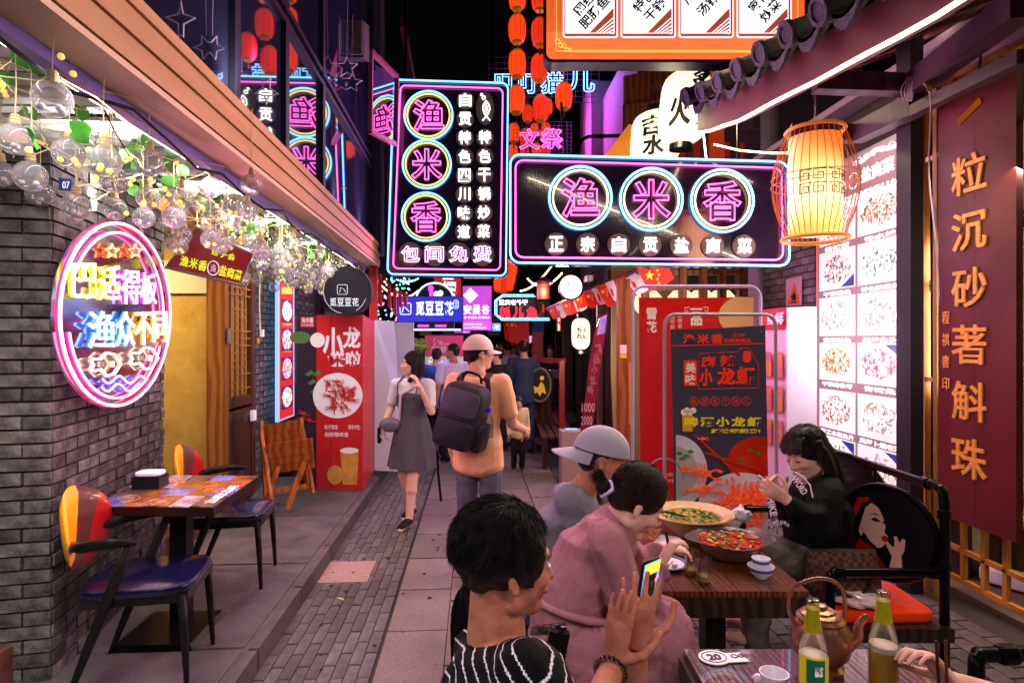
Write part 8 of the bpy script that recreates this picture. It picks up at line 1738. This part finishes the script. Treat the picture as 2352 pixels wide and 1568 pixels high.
# black chair backs around the near diners
t = thing('black_chair', 'black chair with a curved back under the man in stripes', 'chair', P(1120, 1850, 1.5)); obj('backrest', MB().loft([(P(1075, 1370, 1.62), RT * .02, UP * .05), (P(1060, 1440, 1.6), RT * .03, UP * .1), (P(1062, 1520, 1.6), RT * .03, UP * .1), (P(1075, 1600, 1.6), RT * .03, UP * .08)], 12), BLACKM, t, smooth=True)
obj('seat', cushion(P(1150, 1990, 1.45), .45, .45, .05), M_VIN, t, smooth=True); [obj('leg', MB().box(P(1150 + sx * 150, 1990, 1.45 + sy * .18) - UP * .24, (.03, .03, .46)), BLACKM, t) for sx in (-1, 1) for sy in (-1, 1)]
t = thing('black_chair', 'black chair under the woman in pink with a shiny violet lit arm', 'chair', P(1320, 1520, 2.1)); obj('armrest', MB().loft([(P(1218, 1447, 1.95), FW * .03, UP * .009), (P(1260, 1444, 1.86), FW * .03, UP * .011), (P(1300, 1440, 1.78), FW * .026, UP * .011)], 12), mat('gloss_black', '0c0a10', .15, coat=.8), t, smooth=True)
obj('seat', cushion(P(1330, 1560, 2.12), .44, .44, .05), M_VIN, t, smooth=True); obj('arm_post', MB().bar(P(1285, 1448, 1.8), P(1262, 1568, 1.8), .03, .06), BLACKM, t)
for sx in (-1, 1):
    for sy in (-1, 1): obj('leg', MB().box(P(1330 + sx * 120, 1560, 2.12 + sy * .18) - UP * .26, (.03, .03, .46)), BLACKM, t)
t = thing('wooden_stool', 'dark stool under the man in the grey cap', 'stool', P(1290, 1540, 2.72)); obj('seat', cushion(P(1290, 1425, 2.72), .4, .4, .05), M_VIN, t, smooth=True); [obj('leg', MB().box(P(1290 + sx * 85, 1425, 2.72 + sy * .16) - UP * .23, (.03, .03, .44)), BLACKM, t) for sx in (-1, 1) for sy in (-1, 1)]
# ================= SMALL THINGS =================
def far_sign(label, x0, y0, x1, y1, d, col, st, k=.9, tc=(1, .95, .9)):
    t, F = sgn('shop_sign', label, d, x0, y0, x1, y1, lit('sign_' + label.split()[1] + str(x0), col, k), .08); q = MB(); n = len(st)
    for i, c in enumerate(st):
        if x1 - x0 > y1 - y0: w_ = (x1 - x0) / n; write(q, F, c, x0 + i * w_ + 1.5, y0 + 3, x0 + (i + 1) * w_ - 1.5, y1 - 3, .01, 'fill', .02)
        else: h_ = (y1 - y0) / n; write(q, F, c, x0 + 2, y0 + i * h_ + 1.5, x1 - 2, y0 + (i + 1) * h_ - 1.5, .01, 'fill', .02)
    obj('character', q, lit('far_letter', tc, 1.2), t)
far_sign('small white blue lit sign under the framed neon sign', 1119, 742, 1150, 760, 15, (.3, .5, .9), '小吃')
far_sign('narrow red lit upright sign far down the lane on the right', 1279, 702, 1288, 760, 13, (.7, .05, .04), '火锅鱼')
far_sign('small amber lit sign far down the lane on the left', 872, 742, 905, 760, 12, (.8, .4, .1), '甜品')
far_sign('low red lit board at the far end behind the crowd', 1140, 790, 1180, 806, 18, (.7, .04, .06), '欢迎')
far_sign('small violet lit board behind the navy jacket man', 1210, 770, 1236, 790, 17, (.35, .1, .6), '酒吧')
t = obj('poster', MB().plate(CF(12.5), [(1222, 762), (1247, 762), (1247, 840), (1222, 840)], 0, .03), mat('red_poster', '7c2028', .5, emit=hx('7c2028'), es=.3), label='upright red and grey poster board behind the navy jacket man', category='poster')
# bits of glow over the far left roofs
q = MB(); rg = random.Random(6)
lgt = thing('tree_lights', 'scatter of green and blue fairy lights in the dark beyond the canopy', 'string lights', at(895, 700, 13))
for nm, c in (('green', (.1, .9, .5)), ('blue', (.15, .4, 1)), ('pink', (1, .2, .5)), ('amber', (1, .6, .2))):
    q = MB(); [q.ell(at(rg.uniform(862, 945), rg.uniform(632, 745), rg.uniform(11, 15)), .02, nu=5, nv=4) for _ in range(34)]
    m = neon('spark_' + nm, c, 3.5); m.cycles.emission_sampling = 'NONE'; obj(nm + '_spark', q, m, lgt, kind='stuff')
# security camera, cables and litter
p = at(1352, 640, 8.8); t = thing('security_camera', 'small white security camera above the round white sign', 'camera', p); obj('body', MB().box(p, (.09, .2, .08)), WHITEP, t); obj('bracket', MB().tube([p + V((.02, .08, .03)), p + V((.1, .14, .1))], .012, 6), BLACKM, t)
M_CBL = mat('white_cable', 'b8a8b4', .5)
cb3 = thing('cable_bundle', 'white cables looped over the dark beam beside the column', 'cable', at(2090, 230, 3.85))
for k in range(4): obj('cable', MB().tube(curve_pts([at(2088 + k * 5, 176, 3.82), at(2070 + k * 8, 205, 3.78), at(2078 + k * 5, 232, 3.8), at(2092 + k * 3, 200, 3.84), at(2108, 180, 3.86)]), .0035, 5), M_CBL, cb3, smooth=True)
obj('cable', MB().tube(curve_pts([at(2120, 190, 3.7), at(2138, 230, 3.68), at(2134, 400, 3.66), at(2150, 560, 3.64), at(2158, 700, 3.64)]), .005, 6), M_CBL, smooth=True, label='white cable running down the golden lattice frame', category='cable')
obj('yellow_strap', MB().prism([at(2125, 166, 3.7), at(2136, 164, 3.7), at(2140, 208, 3.68), at(2128, 210, 3.68)], RT * .004), mat('strap_yellow', 'c89a18', .5), label='yellow strap tied over the golden lattice frame', category='strap')
obj('cigarette_end', MB().tube([onZ(776, 1372, .012), onZ(790, 1377, .012)], .006, 6), mat('paper_bits', 'c8a878', .8), label='small cigarette end lying on the narrow paving bricks', category='litter')
q = MB(); rg = random.Random(12)
for i in range(170):
    x, y = rg.uniform(-1.05, 1.0), rg.uniform(2.9, 9); r = rg.uniform(.004, .016); z = .0105
    q.prism([V((x + r * cos(a) * rg.uniform(.6, 1.3), y + r * sin(a), z)) for a in (0, 1, 2.1, 3.1, 4.2, 5.2)], (0, 0, .0015))
obj('trodden_grime', q, mat('gum_spot', '1c1718', .8), kind='stuff')
obj('door_socket', MB().box((LW + .06, yy(568), .95), (.03, .09, .1)), WHITEP, label='white socket box on the lattice door edge', category='socket')
q = MB(); F = XF(LX + .25)
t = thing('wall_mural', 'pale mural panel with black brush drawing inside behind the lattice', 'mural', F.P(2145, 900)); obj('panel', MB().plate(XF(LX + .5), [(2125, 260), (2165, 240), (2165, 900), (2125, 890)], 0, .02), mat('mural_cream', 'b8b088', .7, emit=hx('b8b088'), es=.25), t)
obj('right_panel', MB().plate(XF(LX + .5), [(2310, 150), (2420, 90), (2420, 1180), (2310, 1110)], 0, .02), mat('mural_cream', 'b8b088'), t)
for (x, y, lb) in ((2312, 1372, 'white trainer on the floor inside behind the lattice'), (2236, 1345, 'grey trainer tucked under the honey coloured bench')):
    p = onX(x, y, 3.6); p.z = .1; sh_ = cushion(p, .12, .3, .1, Matrix.Rotation(.5, 3, 'Z'), 4, 4); obj('trainer_shoe', sh_, WHITEP if x > 2300 else mat('shoe_grey', '6a6068', .6), smooth=True, label=lb, category='shoe')
